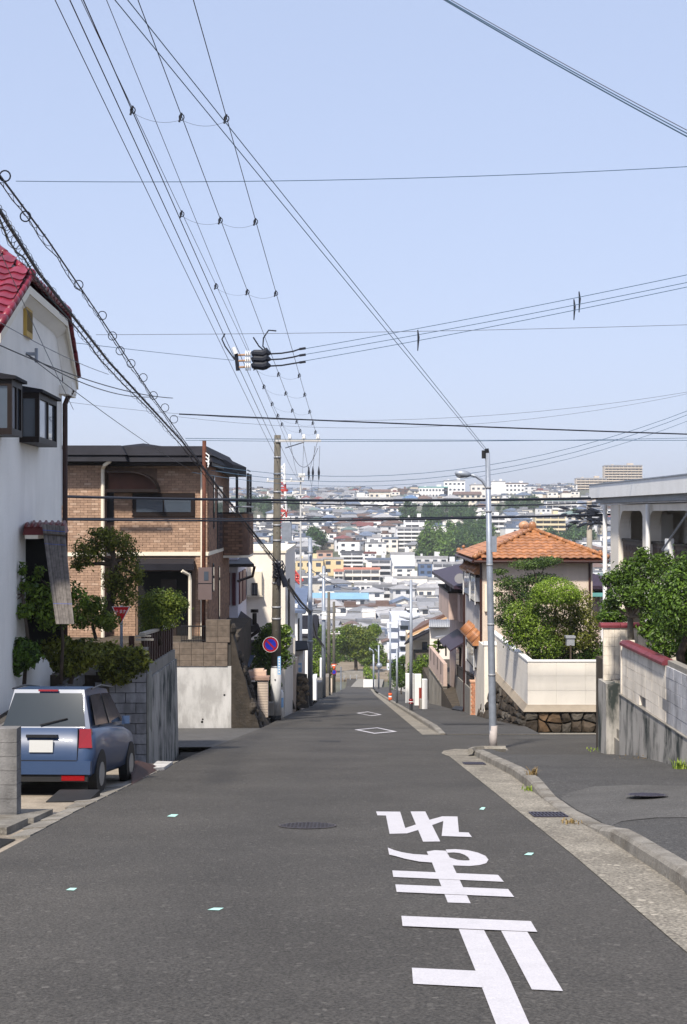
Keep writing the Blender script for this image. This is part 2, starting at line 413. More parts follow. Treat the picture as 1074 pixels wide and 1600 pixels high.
# kerbs: one stone at a time
def kerb(label, y0, y1, step, hf, group):
    t = thing('kerb', label, 'kerb', (xk(y0), y0, rz(y0)), group)
    y = y0; rng = random.Random(int(y0))
    while y < y1 - .05:
        ya, yb = y + .006, min(y + step, y1) - .006
        m = MB(); A = []
        for Y in (ya, yb):
            X, Z, h = xk(Y), rz(Y), hf(Y) + rng.uniform(-.004, .004)
            A.append([(X - .012, Y, Z - .1), (X + .012, Y, Z + h - .03 if h > .06 else Z + h * .4), (X + .04, Y, Z + h), (X + .175, Y, Z + h + .004), (X + .185, Y, Z - .1)])
        b = len(m.v); m.v += A[0] + A[1]; n = 5
        m.f += [(0, 1, 2, 3, 4), (9, 8, 7, 6, 5)] + [(i, i+5, (i+1) % 5 + 5, (i+1) % 5) for i in range(5)]
        m.build('kerb_stone', kerb_m, t); y += step
    return t
kerb('long weathered concrete kerb dipping for a driveway beside the near pavement', -6, 26.4, .62, drop, 'street kerbs')
kerb('concrete kerb of the far pavement running down the hill beyond the side street', 36.4, 130, .9, lambda Y: min(.13, .03 + (Y - 36.4) * .03), 'street kerbs')
m = MB(); m.tube([R(x, y, .10) for x, y in [(735, 1174), (741, 1171.5), (755, 1170), (790, 1170)]], .07, 6)
tag(m.build('kerb_end', kerb_m), 'short curved kerb end at the foot of the street lamp', 'kerb')

# road lettering (seen from its far side), one painted stroke per part
def crop(x, y): return (560 + x / 3.159, 1240 + y / 3.159)
def bez(*p): return list(p)
STROKES = {
 'uppermost white road letter, a cursive zigzag sign crossed by one thick bar': [
   [(88,88),(207,89),(232,170),(238,196),(155,198),(137,108),(95,107)], [(232,170),(292,150),(350,130),(415,112),(421,135),(365,155),(300,178),(238,197)],
   [(258,88),(331,88),(405,236),(320,237)], [(414,112),(490,113),(497,190),(545,192),(561,214),(412,209),(420,136)]],
 'middle white road letter with a round loop and two long crossbars': [
   [(146,266),(175,278),(215,289),(270,298),(350,303),(366,340),(300,335),(230,321),(185,308),(153,301)],
   [(338,286),(378,279),(432,282),(442,300),(466,352),(555,541),(442,537),(362,335)],
   'loop', [(168,379),(690,401),(719,435),(173,411)], [(183,448),(740,471),(770,510),(190,485)]],
 'nearest white road letter, tall with two thick uprights under a long bar': [
   [(213,603),(852,629),(884,682),(219,653)], [(493,660),(616,664),(740,900),(845,1137),(940,1352),(765,1352),(680,1137),(577,868)],
   [(702,670),(834,680),(1011,974),(857,966)], [(265,859),(580,874),(616,956),(271,938)]]}
g = 0
for lab, strokes in STROKES.items():
    t = thing('road_letter', lab, 'road marking', R(680, 1400), 'white letters painted on the road')
    for s in strokes:
        h = .004 + .0012 * (g % 5); g += 1
        m = MB()
        if s == 'loop':
            out = [(432,276),(480,274),(540,279),(590,291),(628,307),(643,326),(632,343),(600,352),(550,357),(466,354)]
            inn = [(438,292),(470,290),(500,293),(525,302),(542,313),(551,327),(545,330),(520,330),(490,327),(452,315)]
            for i in range(len(out) - 1):
                m.face([R(*crop(*q), h) for q in (out[i], out[i+1], inn[i+1], inn[i])])
            m.face([R(*crop(*q), h) for q in (out[-1], inn[-1], inn[0], out[0])][:0] or [R(*crop(*q), h) for q in ((466,354),(452,315),(438,292),(432,276))])
        else: m.face([R(*crop(*q), h) for q in s])
        m.build('painted_stroke', paint_m, t)
for lab, (a, b, c, d) in {'white diamond outline on the road, larger and nearer of two': ((554,1140),(590,1136.6),(621,1143),(585,1146.3)), 'white diamond outline on the road, smaller and farther of two': ((557,1114),(575,1111.8),(597,1116.6),(580,1118.6))}.items():
    q = [R(*p, .005) for p in (a, b, c, d)]; ce = sum(q, Vector()) / 4; m = MB()
    for i in range(4):
        p0, p1 = q[i], q[(i+1) % 4]; m.face([p0, p1, ce + (p1-ce)*.78, ce + (p0-ce)*.78])
    tag(m.build('road_diamond', paint_m), lab, 'road marking', 'diamond road markings')
for i, (x, y, w, lab) in enumerate([(112,1389,9,'pale green paint fleck on the asphalt at lower left'), (337,1420,13,'pale green paint fleck on the asphalt near the bottom middle'), (270,1274,9,'pale green paint fleck on the asphalt left of the manhole'), (827,1334,8,'pale green paint fleck between the road letters and the gutter'), (754,1263,5,'tiny pale fleck beside the topmost road letter')]):
    m = MB(); m.face([R(x-w, y+1.5, .006), R(x-w*.2, y-1.8, .006), R(x+w, y-1.6, .006), R(x+w*.4, y+2.2, .006)]); tag(m.build('paint_fleck', mint), lab, 'paint mark', 'survey paint flecks')

def disc(name, c, rx, ry, h, lab, cat, mm, hs=None):
    c = R(c[0], c[1], h); t = thing(name, lab, cat, c)
    m = MB(); N = 28
    def pt(r, a, dz): 
        x, y = c.x + rx*r*math.cos(a), c.y + ry*r*math.sin(a); return (x, y, rz(y) + h + dz)
    m.face([pt(.9, 2*math.pi*k/N, .006) for k in range(N)]); m.build('cover', mm, t)
    m = MB()
    for k in range(N):
        a, b = 2*math.pi*k/N, 2*math.pi*(k+1)/N; m.face([pt(.93, a, .007), pt(1, a, .005), pt(1, b, .005), pt(.93, b, .007)])
    m.build('rim', mat('iron_rim', (.07, .06, .06), .6, .2, metal=.2), t)
    m = MB()
    for i in range(-6, 7):
        for j in range(-6, 7):
            if i*i + j*j < 38 and (i+j) % 2 == 0:
                x, y = c.x + rx*i*.13, c.y + ry*j*.13; s_ = rx*.04
                m.box(x-s_, x+s_, y-s_, y+s_, rz(y)+h-.005, rz(y)+h+.0105)
    tag(m.build('tread_pattern', mm, t), kind='stuff')
disc('manhole_cover', (481, 1290), .315, .315, .004, 'round dark iron manhole cover in the middle of the road', 'manhole cover', iron)
disc('manhole_cover', (1011, 1242), .26, .26, .138, 'round purplish manhole cover set in the right pavement', 'manhole cover', grate_m)
def grate(cx, cy, w, d, lab):
    c = R(cx, cy, .012); t = thing('drain_grate', lab, 'drain', c, 'gutter drains')
    MB().face([(c.x-w, c.y-d, rz(c.y-d)+.011), (c.x+w, c.y-d, rz(c.y-d)+.011), (c.x+w, c.y+d, rz(c.y+d)+.011), (c.x-w, c.y+d, rz(c.y+d)+.011)]).build('pit', dark_void, t)
    m = MB(); n = 9
    for i in range(n + 1):
        x = c.x - w + 2*w*i/n
        m.hexa([(x-.008, c.y-d, rz(c.y-d)+.012), (x+.008, c.y-d, rz(c.y-d)+.012), (x+.008, c.y+d, rz(c.y+d)+.012), (x-.008, c.y+d, rz(c.y+d)+.012), (x-.008, c.y-d, rz(c.y-d)+.022), (x+.008, c.y-d, rz(c.y-d)+.022), (x+.008, c.y+d, rz(c.y+d)+.022), (x-.008, c.y+d, rz(c.y+d)+.022)])
    for y in (c.y-d, c.y, c.y+d):
        m.box(c.x-w, c.x+w, y-.01, y+.01, rz(y)+.012, rz(y)+.024)
    m.build('bars', grate_m, t)
grate(857, 1273, .19, .22, 'steel drain grate in the gutter by the dropped kerb')
grate(741, 1193, .19, .25, 'dark drain opening in the gutter below the street lamp')

# weeds
def tuft(c, n, r, h, mm, lab, seed, name='weed_tuft'):
    rng = random.Random(seed); m = MB()
    for i in range(n):
        a = rng.uniform(0, 6.28); q = r * rng.random(); x, y = c.x + q*math.cos(a), c.y + q*math.sin(a); l = h*rng.uniform(.5, 1); b = rng.uniform(0, 6.28); k = rng.uniform(.2, .8)*l
        w = .008 + .02*l*.3; dx, dy = math.cos(b), math.sin(b); z = c.z - .02
        p0 = Vector((x, y, z)); p1 = p0 + Vector((dx*k*.4, dy*k*.4, l*.6)); p2 = p0 + Vector((dx*k, dy*k, l*rng.uniform(.6, 1))); s = Vector((-dy, dx, 0))*w
        m.face([p0-s, p0+s, p1+s*.8, p1-s*.8]); m.face([p1-s*.8, p1+s*.8, p2])
    return tag(m.build(name, mm), lab, 'weeds', 'weeds along the pavement', None if 'shrub' in name else 'stuff')
tuft(R(833, 1212, .13), 46, .09, .2, L_dry, 'dry straw coloured grass tuft on the kerb edge', 1)
tuft(R(1063, 1201, .13), 70, .12, .22, L_weed, 'bright green weed at the foot of the stained wall, right edge', 3)
tuft(R(826, 1232, .04), 30, .12, .08, L_weed, 'green and brown weeds in the gutter near the dropped kerb', 6)
tuft(R(893, 1282, .04), 50, .12, .05, L_dry, 'dry litter beside the drain grate', 7)
tuft(R(935, 1171, .05), 70, .3, .06, L_weed, 'mossy weeds at the foot of the concrete entry pillar', 8)
tuft(R(1000, 1185, .13), 60, .5, .04, L_dry, 'thin dry litter along the foot of the stained wall', 9)
# ---------------------------------------------------------------- plants
def leaves(m, blobs, n, size, rng, up=.35, shell=.45):
    w = [b[3]*b[4]*b[5] for b in blobs]
    w = [x ** .7 for x in w]; tot = sum(w); acc = []; s = 0
    for x in w: s += x / tot; acc.append(s)
    for _ in range(n):
        q = rng.random(); k = next((i for i, a in enumerate(acc) if q <= a), len(blobs)-1)
        bx, by, bz, rx, ry, rz_ = blobs[k]
        d = Vector((rng.gauss(0, 1), rng.gauss(0, 1), rng.gauss(0, 1))).normalized()
        r = shell + (1 - shell) * rng.random() ** .6
        if rng.random() < .09: r *= rng.uniform(1.0, 1.38)
        r *= 1 + .16 * mnoise.noise((d.x*2+bx, d.y*2+by, d.z*2+bz))
        c = Vector((bx + d.x*rx*r, by + d.y*ry*r, bz + d.z*rz_*r))
        nrm = (d + Vector((rng.gauss(0, .6), rng.gauss(0, .6), rng.gauss(0, .6) + up))).normalized()
        a = nrm.orthogonal().normalized(); a = Matrix.Rotation(rng.uniform(0, 6.28), 3, nrm) @ a; b = nrm.cross(a)
        l = size * rng.uniform(.6, 1.35); wd = l * rng.uniform(.4, .6)
        i = len(m.v); e = nrm * (-.18 * l)
        m.v += [tuple(c - a*l*.5 + e), tuple(c + b*wd*.5), tuple(c + a*l*.5 + e), tuple(c - b*wd*.5)]
        m.f.append((i, i+1, i+2, i+3))
def limbs(m, base, tips, r0, rng, wob=.12, n=7):
    base = Vector(base)
    for t in tips:
        t = Vector(t[:3]); p = [base]; L = (t - base).length
        for k in range(1, 6):
            f = k / 5; q = base.lerp(t, f); q.z = base.z + (t.z-base.z) * (f ** .85)
            if k < 5: q += Vector((rng.uniform(-1, 1), rng.uniform(-1, 1), rng.uniform(-.5, .5))) * wob * L * .5
            p.append(q)
        m.tube(p, [r0 * (1 - .82 * k / 5) for k in range(6)], n, False)
def tree(name, label, cat, base, fork, blobs, n, size, lm, tr, seed, group=None, bm=None, up=.35, shell=.45, extra=None):
    rng = random.Random(seed); t = thing(name, label, cat, base, group)
    m = MB(); leaves(m, blobs, n, size, rng, up, shell); m.build('crown', lm, t)
    m = MB(); base = Vector(base); fork = Vector(fork)
    mid = base.lerp(fork, .5) + Vector((rng.uniform(-.1, .1), rng.uniform(-.1, .1), 0))
    m.tube([base - Vector((0, 0, .1)), mid, fork], [tr*1.2, tr, tr*.85], 8)
    limbs(m, fork, [b[:3] for b in blobs], tr*.6, rng)
    m.build('trunk', bm or bark, t, True)
    return t
def pblob(px, py, Y, rpx, rpy, dy=0.0, rd=None):     # a leaf cluster measured in photo pixels at depth Y
    k = Y / FPX; p = P(px, py, Y + dy); return (p.x, p.y, p.z, rpx*k, rd if rd else (rpx*k*.8), rpy*k)

# ---------------------------------------------------------------- RIGHT: garden wall, entry, flat-roofed house
FR = Frame((5.6, 0, 0), (0, 1, 0), (-1, 0, 0))         # wall along the pavement: u = Y, n towards the street
base_top = -2.1
t = thing('block_wall', 'garden wall of grey and cream blocks with maroon tile cap on a stained concrete base', 'wall', (5.6, 20, -3.3))
m = MB(); m.fb(FR, 9, 26.0, -4.2, base_top, -.35, 0); m.build('concrete_base', conc, t)
m = MB(); m.fb(FR, 9, 26.0, base_top, base_top + .02, -.3, .015); m.build('base_ledge', conc_grey, t)
bw, bh = .5, .2
mb_g = MB().box(-.06, .06, -bw/2+.005, bw/2-.005, -bh/2+.004, bh/2-.004).mesh('block', block_grey)
mb_c = MB().box(-.06, .06, -bw/2+.004, bw/2-.004, -bh/2+.003, bh/2-.003).mesh('block', block_cream)
rng = random.Random(5); n_rows = 5; ysplit = 22.35
m = MB(); m.fb(FR, 9, ysplit, base_top + .02, -1.08, -.17, -.088); m.fb(FR, ysplit, 25.9, base_top + .02, -1.08, -.17, -.086); m.build('mortar_joint', mortar, t)
for r in range(n_rows):
    z = base_top + .02 + bh * (r + .5); y = ysplit - bw/2 + (bw/2 if r % 2 else 0) - .01
    while y > 14:
        inst('block', mb_g, t, (5.69 + rng.uniform(-.003, .003), y, z)); y -= bw
    y = ysplit + bw/2 + .01
    k = 0
    while y < 25.9:
        if not (r == 0 and k == 3): inst('block', mb_c, t, (5.69 + rng.uniform(-.002, .002), y, z))
        y += bw; k += 1
m = MB(); m.fb(FR, 9, ysplit, -1.08, -.99, -.21, -.06); m.build('grey_cap', conc_grey, t)
cap = MB()
prof = [(-.13, 0), (-.13, .05), (-.07, .10), (.07, .10), (.13, .05), (.13, 0)]
cap.prism([(x, -.21, z) for x, z in prof], (0, .42, 0)); capm = cap.mesh('cap_tile', maroon)
y = ysplit + .22
while y < 25.9: inst('cap_tile', capm, t, (5.69, y, -1.08)); y += .43
m = MB(); m.fb(FR, 25.92, 26.0, base_top, -1.0, -.3, -.02); m.build('end_post', block_cream, t)
m = MB(); m.fb(FR, 23.85, 24.0, -2.03, -1.86, -.14, -.075); m.build('weep_opening', dark_void, t)
# entry recess
t = thing('entry_pillar', 'stained concrete entry pillar with fluted planter beside the side street', 'pillar', (5.7, 27.4, -3.5))
m = MB(); m.box(5.53, 5.82, 26.95, 27.8, -4.4, PZ(1066, 27.2)); m.build('pillar_shaft', conc, t)
m = MB(); m.box(5.821, 7.9, 27.2, 27.7, -4.4, PZ(1084, 27.2)); m.build('back_wall', conc_brown, t)
m = MB(); zt, zb = PZ(1064, 27.1), PZ(1083, 27.1)
for i in range(14): m.cyl((5.80 + i*.052, 27.1, zb), (5.80 + i*.052, 27.1, zt), .03, 8)
m.build('fluted_front', conc_grey, t)
m = MB(); m.box(5.75, 6.52, 27.09, 27.5, zb, zt - .01); m.build('planter_box', conc_grey, t)
m = MB(); m.box(5.7, 6.5, 25.9, 27.0, -4, PZ(1158, 26.5)); m.box(5.75, 6.5, 26.2, 27.2, -4, PZ(1144, 26.5)); m.build('step', conc_grey, t)
tuft(Vector((6.35, 27.05, zt)), 120, .18, .35, L_olive, 'olive green shrub in the fluted planter on the entry pillar', 21, 'planter_shrub')['category'] = 'shrub'
t = thing('ribbed_wall', 'cream ribbed garden wall with maroon cap above the fluted planter', 'wall', (6.2, 27.6, -2))
zt, zb = PZ(981, 27.5), PZ(1067, 27.5); x0, x1 = PX(943, 27.5), PX(1062, 27.5)
m = MB(); m.box(x0 + .1, x1, 27.56, 27.75, zb, zt); m.build('wall', mortar, t)
rib = MB().box(-.058, .058, -.035, .035, -.098, .098).mesh('ribbed_block', block_cream)
nz = int((zt - zb) / .2) + 1; nx = int((x1 - x0) / .122)
for r in range(nz):
    for c in range(nx): inst('ribbed_block', rib, t, (x0 + .061 + c*.122, 27.535, zt - .1 - r*.2))
x = x0 - .05
while x < x1: inst('cap_tile', capm, t, (x + .2, 27.6, zt + .002), (0, 0, math.pi/2)); x += .43
m = MB(); m.hexa([(5.9, 20.5, -4), (60, 20.5, -4), (60, 27.0, -4), (5.9, 27.0, -4), (5.9, 20.5, -1.3), (60, 20.5, -1.3), (60, 27.0, -1.6), (5.9, 27.0, -1.6)])
m.box(5.8, 60, 27.72, 29.4, -4.5, -1.7); m.box(5.8, 60, 9, 20.5, -4, -1.3); struct('garden_ground', m, soil)

# flat-roofed white house, front parallel to the street at X = 7.2
FX = Frame((7.2, 0, 0), (0, 1, 0), (-1, 0, 0))
def uY(px, X=7.2): return X * FPX / (px - CX)
t = thing('flat_roofed_house', 'white house with flat slab roof and arched brown balcony, upper right', 'house', (10, 31, -3))
zr = 2.35
m = MB(); m.fb(FX, 20, 36.2, zr - .36, zr, -8, .25); m.build('roof_slab', white_paint, t)
m = MB(); m.fb(FX, 20, 36.26, zr - .50, zr - .362, -7.9, .05); m.fb(FX, 20, 36.24, zr+.002, zr+.03, -8, .27); m.build('roof_edge', galv, t)
m = MB(); m.fb(FX, 20.2, 35.8, zr - .54, zr - .505, -7.9, .02); m.build('soffit', grey_render, t)
zf = PZ(842, 33)       # balcony rail top
zfloor = zf - .95
m = MB(); m.fb(FX, 20, 35.5, -4.2, zr - .56, -8, -1.6); m.build('back_wall', cream_wall, t)
ztop = zr - .56
ucols = [(33.6, 34.6), (30.4, 30.9), (26.2, 26.7)]
for a, b in ucols:
    m = MB(); m.fb(FX, a, b, -4.2, ztop, -.35, -.02); m.build('column', cream_wall, t)
m = MB(); m.fb(FX, 34.601, 35.3, -4.2, ztop, -1.55, -.4); m.build('end_wall', cream_wall, t)
edges = [(30.9, 33.6), (26.7, 30.4)]
for a, b in edges:                                      # lintel with rounded lower corners between the columns
    r = .45; pts = [FX.p(a+.003, ztop, -.3), FX.p(b-.003, ztop, -.3), FX.p(b-.003, ztop - .16 - r, -.3)]
    for k in range(1, 7):
        w = math.pi/2*k/6; pts.append(FX.p(b-.003 - r*(1-math.cos(w)), ztop - .16 - r*(1-math.sin(w)), -.3))
    for k in range(6, -1, -1):
        w = math.pi/2*k/6; pts.append(FX.p(a+.003 + r*(1-math.cos(w)), ztop - .16 - r*(1-math.sin(w)), -.3))
    MB().prism(pts, (-.25, 0, 0)).build('arch_lintel', cream_wall, t)
    m = MB(); m.fb(FX, a + .004, b - .004, zfloor, zf - .07, -.26, -.14); bp = m.build('balcony_panel', mat('brown_panel', (.10, .075, .065), .6, .12, 6), t)
    m = MB(); m.fb(FX, a + .004, b - .004, zf - .065, zf, -.30, -.10); m.build('balcony_rail', brown_metal, t)
    k = a + .2
    me = MB().box(-.012, .012, -.16, .16, -.16, .16)
    for dy in (-.08, .08):
        for dz in (-.08, .08): me.box(-.02, .013, dy-.05, dy+.05, dz-.05, dz+.05)
    me = me.mesh('lattice_block', mat('lattice_brown', (.075, .055, .048), .7, .15, 8))
    while k < b - .15:
        for r_ in range(2): inst('lattice_block', me, t, (7.2 + .135, k, zf - .3 - r_*.36))
        k += .36
m = MB(); m.fb(FX, 20.2, 35.2, zfloor - .2, zfloor, -1.6, -.05); m.build('balcony_floor', grey_render, t)
m = MB(); m.fb(FX, 29.0, 30.0, zfloor + .1, ztop - .25, -1.6, -1.52); w_ = m.build('balcony_door', brown_metal, t)
m = MB(); m.fb(FX, 29.08, 29.48, zfloor + .2, ztop - .32, -1.5, -1.48); m.fb(FX, 29.53, 29.93, zfloor + .2, ztop - .32, -1.5, -1.48); m.build('pane', glass, w_)
MB().cyl((7.13, 34.9, -4), (7.13, 34.9, ztop), .06, 8).build('downpipe', white_paint, t); MB().cyl((7.16, 30.1, -4), (7.16, 30.1, ztop), .055, 8).build('downpipe', white_paint, t)
m = MB(); m.cyl((7.05, 28.3, zf - .15), (7.05, 26.0, zf + .75), .025, 6); m.cyl((7.05, 28.3, zf - .15), (7.2, 28.3, zf - .15), .03, 6); m.build('flagpole_bracket', galv, t)
m = MB(); m.fb(FX, 28.35, 28.6, zf - .7, zf + .1, -.12, .02); m.build('white_post', white_paint, t)
m = MB(); p = Vector((7.0, 26.9, zf - 1.1)); m.tube([p + Vector((0, .22*math.cos(a/8*3.3), .2 - .22*math.sin(a/8*3.3))) for a in range(9)], .022, 6); m.build('pipe_bend', galv, t)
m = MB(); m.fb(FX, 33.0, 33.5, ztop - .95, ztop - .25, -1.3, -.9); m.build('switch_box', aircon, t)

# trees above the right wall
T = pblob
tree('garden_tree', 'dark glossy garden tree with bare pale branches in front of the arched balcony', 'tree', P(985, 1040, 26.3), P(985, 965, 26.3),
     [T(998,895,26.3,38,26), T(965,905,26.3,28,14), T(975,930,26.3,32,16,-.3), T(1010,930,26.3,36,22,-.5), T(1035,880,26.3,22,18,.3), T(955,945,26.3,18,10), T(1005,868,26.3,14,14), T(1030,960,26.0,32,26,-.3)], 7500, .078, L_dark, .07, 31, bm=bark_pale)
tree('garden_tree', 'large rounded dark green tree at the right edge above the grey block wall', 'tree', P(1070, 1060, 23), P(1075, 990, 23),
     [T(1072,925,23,52,50), T(1100,900,23,60,48,.4), T(1058,960,23,40,36,-.3), T(1110,980,23,60,46,.2), T(1040,935,23,26,30)], 9500, .075, L_dark, .08, 32)
tree('clipped_shrub', 'low dark clipped shrub left of the cream ribbed wall', 'shrub', P(962, 990, 29), P(962, 975, 29), [T(960,962,29,26,14), T(945,966,29,14,10)], 900, .09, L_dark, .03, 33)
tree('garden_shrub', 'dark shrub filling the corner behind the maroon capped walls', 'shrub', P(1050, 1050, 25), P(1050, 1010, 25), [T(1045,1000,25,34,28), T(1020,985,25.6,24,16), T(1075,1010,24.5,26,28)], 2000, .09, L_dark, .04, 34)

# ---------------------------------------------------------------- street lamp on the corner
b = R(771, 1172, .0); Yl = b.y
t = thing('street_lamp', 'tall grey street lamp with curved arm on the pavement corner', 'street lamp', b)
top = P(762, 708, Yl)
m = MB(); m.tube([b + Vector((0, 0, -.1)), b + Vector((0, 0, .05)), b.lerp(top, .5), top], [.085, .085, .075, .055], 14); m.build('pole', galv, t, True)
m = MB(); m.tube([b + Vector((0, 0, .0)), b + Vector((0, 0, .55))], .09, 14); m.build('base_sleeve', mat('worn_base', (.42, .38, .36), .7, .2, 6), t, True)
m = MB(); m.box(b.x-.3, b.x+.32, b.y-.16, b.y+.16, b.z-.12, b.z+.022); m.build('footing', kerb_m, t)
m = MB(); a = [P(x, y, Yl) for x, y in [(766,800),(765,778),(761,762),(754,751),(744,744),(733,741.5)]]; m.tube(a, .035, 8); m.build('arm', galv, t, True)
m = MB(); h0, h1 = P(736, 742, Yl), P(711, 739, Yl)
m.tube([h0, h0.lerp(h1, .25), h0.lerp(h1, .6), h0.lerp(h1, .9), h1], [.035, .075, .085, .06, .02], 10); hd = m.build('lamp_head', galv, t, True)
m = MB(); c = h0.lerp(h1, .6); m.ball((c.x, c.y, c.z-.03), .075, sq=(1.7, .8, .9)); m.build('lens', glass_pale, hd, True)
for f in (.25, .42, .62, .8, .88):
    q = b.lerp(top, f); r_ = .083 - .026*f; MB().tube([q, q + Vector((0, 0, .05))], r_ + .008, 12).build('band', galv_dull, t, True)
m = MB(); q = b.lerp(top, .72); m.box(q.x+.05, q.x+.16, q.y-.08, q.y+.06, q.z-.35, q.z); m.build('junction_box', galv, t)
m = MB(); q = top; m.cyl(q, q + Vector((-.02, 0, .1)), .045, 8); m.cyl(q + Vector((-.08, 0, -.12)), q + Vector((-.08, 0, .06)), .05, 8); m.build('insulator', blackrub, t)

# ---------------------------------------------------------------- white wall on stones across the side street
Yw = 40.0
x0, x1 = PX(825, Yw), PX(941, Yw) + 4.5
zt, zb = PZ(1033, Yw), PZ(1101, Yw)
t = thing('white_garden_wall', 'low white panelled garden wall turning a corner above rough stones', 'wall', (x0, Yw, zb))
m = MB(); m.box(x0 + .02, x1, Yw + .02, Yw + .14, zb, zt - .02); m.box(x0 + .02, x0 + .14, Yw + .14, 50.4, zb, zt - .02); m.build('core', mortar, t)
rows, pw = 3, .9; rh = (zt - zb) / rows
p1 = MB().box(-pw/2+.002, pw/2-.002, -.012, .012, -rh/2+.003, rh/2-.003).mesh('wall_panel', pale_panel)
p2 = MB().box(-.012, .012, -pw/2+.002, pw/2-.002, -rh/2+.003, rh/2-.003).mesh('wall_panel', pale_panel)
for r in range(rows):
    x = x0 + pw/2
    while x < x1: inst('wall_panel', p1, t, (x, Yw + .008, zb + rh*(r+.5) - .01)); x += pw
    y = Yw + pw/2
    while y < 50.2: inst('wall_panel', p2, t, (x0 + .008, y, zb + rh*(r+.5) - .01)); y += pw
m = MB(); m.box(x0 - .025, x1, Yw - .025, Yw + .17, zt - .02, zt + .03); m.box(x0 - .025, x0 + .17, Yw + .17, 50.4, zt - .02, zt + .03); m.build('coping', white_paint, t)
zc = PZ(1111, Yw)
m = MB(); m.hexa([(x0-.16, Yw-.16, zc), (x1, Yw-.16, zc), (x1, Yw+.2, zc), (x0-.16, Yw+.2, zc), (x0-.02, Yw-.02, zb), (x1, Yw-.02, zb), (x1, Yw+.2, zb), (x0-.02, Yw+.2, zb)])
m.hexa([(x0-.16, Yw+.2, zc), (x0+.2, Yw+.2, zc), (x0+.2, 50.4, zc), (x0-.16, 50.4, zc), (x0-.02, Yw+.2, zb), (x0+.2, Yw+.2, zb), (x0+.2, 50.4, zb), (x0-.02, 50.4, zb)])
m.build('footing', mat('footing_render', (.30, .255, .2), .9, .12, 3, .3, 40), t)
# boulders: traced one by one, plus the tall flank running down the street
t = thing('stone_retaining_wall', 'rough brown stone retaining wall under the white garden wall', 'wall', (x0, Yw, -5.5))
m = MB(); m.box(x0 - .05, x1, Yw + .05, Yw + .3, -6.6, zc - .003); m.box(x0 - .02, x0 + .3, Yw + .3, 50.2, -7.4, zc - .003); m.build('packing', stone_dark, t)
rng = random.Random(9)
def stone(c, rx, ry, rzz, mm, rot=0.0):
    m = MB(); m.ball((0, 0, 0), 1, 9, 7, (rx, ry, rzz), rng, .1)
    m.v = [(x*math.cos(rot)-z*math.sin(rot), y, x*math.sin(rot)+z*math.cos(rot)) for x, y, z in m.v]
    k = lambda v: tuple(min(1.0, max(-1.0, a/s_)) for a, s_ in zip(v, (rx, ry, rzz)))
    # square the ball off a little so that stones sit tight
    q = []
    for x, y, z in m.v:
        a, b_, c_ = x/rx, y/ry, z/rzz; L_ = (abs(a)**3.2 + abs(b_)**3.2 + abs(c_)**3.2) ** (1/3.2) or 1
        q.append((x/L_*rng.uniform(.94, 1.04), y/L_, z/L_*rng.uniform(.94, 1.04)))
    m.v = q
    ob = bpy.data.objects.new('stone', m.mesh('stone', mm, (0, 0, 0), False)); COL.objects.link(ob); ob.parent = t; ob.location = Vector(c) - wl(t)
SM = [stone_m, stone_ochre, stone_grey, stone_m]
def stone_face(fp, nu, nv, seed, mats, jit=.28):      # fp(a, b) -> point and outward normal; every cell is one fitted stone
    rg = random.Random(seed); G = {}
    for a in range(nu + 1):
        for b in range(nv + 1):
            G[a, b] = ((a + (rg.uniform(-jit, jit) if 0 < a < nu else 0)) / nu, (b + (rg.uniform(-jit, jit) if 0 < b < nv else 0) + (0)) / nv)
    for b in range(nv):
        sh = .5 if b % 2 else 0
        for a in range(nu):
            c = [G[a, b], G[a+1, b], G[a+1, b+1], G[a, b+1]]
            ring = []
            for k in range(4):
                p, q = c[k], c[(k+1) % 4]; ring += [p, ((p[0]+q[0])/2, (p[1]+q[1])/2)]
            cu, cv = sum(p[0] for p in ring)/8, sum(p[1] for p in ring)/8
            m = MB(); P8 = []
            for lev, (shr, out) in enumerate(((.97, -.06), (.95, .03), (.80, .10))):
                for k, (u, v) in enumerate(ring):
                    f_ = shr - (.10 if k % 2 == 0 else 0) * (lev > 0) + rg.uniform(-.03, .03)
                    p, n_ = fp(cu + (u-cu)*f_, cv + (v-cv)*f_); m.v.append(tuple(p + n_*(out + (rg.uniform(-.03, .03) if lev else 0))))
            p, n_ = fp(cu, cv); m.v.append(tuple(p + n_*(.12 + rg.uniform(-.03, .05))))
            for l in range(2):
                for k in range(8): m.f.append((l*8+k, l*8+(k+1) % 8, l*8+8+(k+1) % 8, l*8+8+k))
            for k in range(8): m.f.append((16+k, 16+(k+1) % 8, 24))
            m.build('stone', rg.choice(mats), t)
xe = PX(990, Yw); zlo = PZ(1144, Yw)
stone_face(lambda a, b: (Vector((x0 - .1 + (xe-x0)*a, Yw + .02 - .10*(1-b), zlo + (zc-zlo)*b)), Vector((0, -1, 0))), 9, 2, 5, [stone_m, stone_grey, stone_m, stone_ochre])
def flank(a, b):
    y = Yw - .05 + 10.2*a; zg = rz(y) - .05
    return Vector((x0 - .04 - .42*(1-b)*min(1, (zc-zg)/1.6), y, zg + (zc-zg)*b)), Vector((-1, 0, .15)).normalized()
stone_face(flank, 17, 4, 6, [stone_m, stone_dark, stone_m, stone_grey])
m = MB(); m.box(x0 + .15, 30, Yw + .15, 50.3, -7, zb + .5); struct('garden_ground', m, soil)

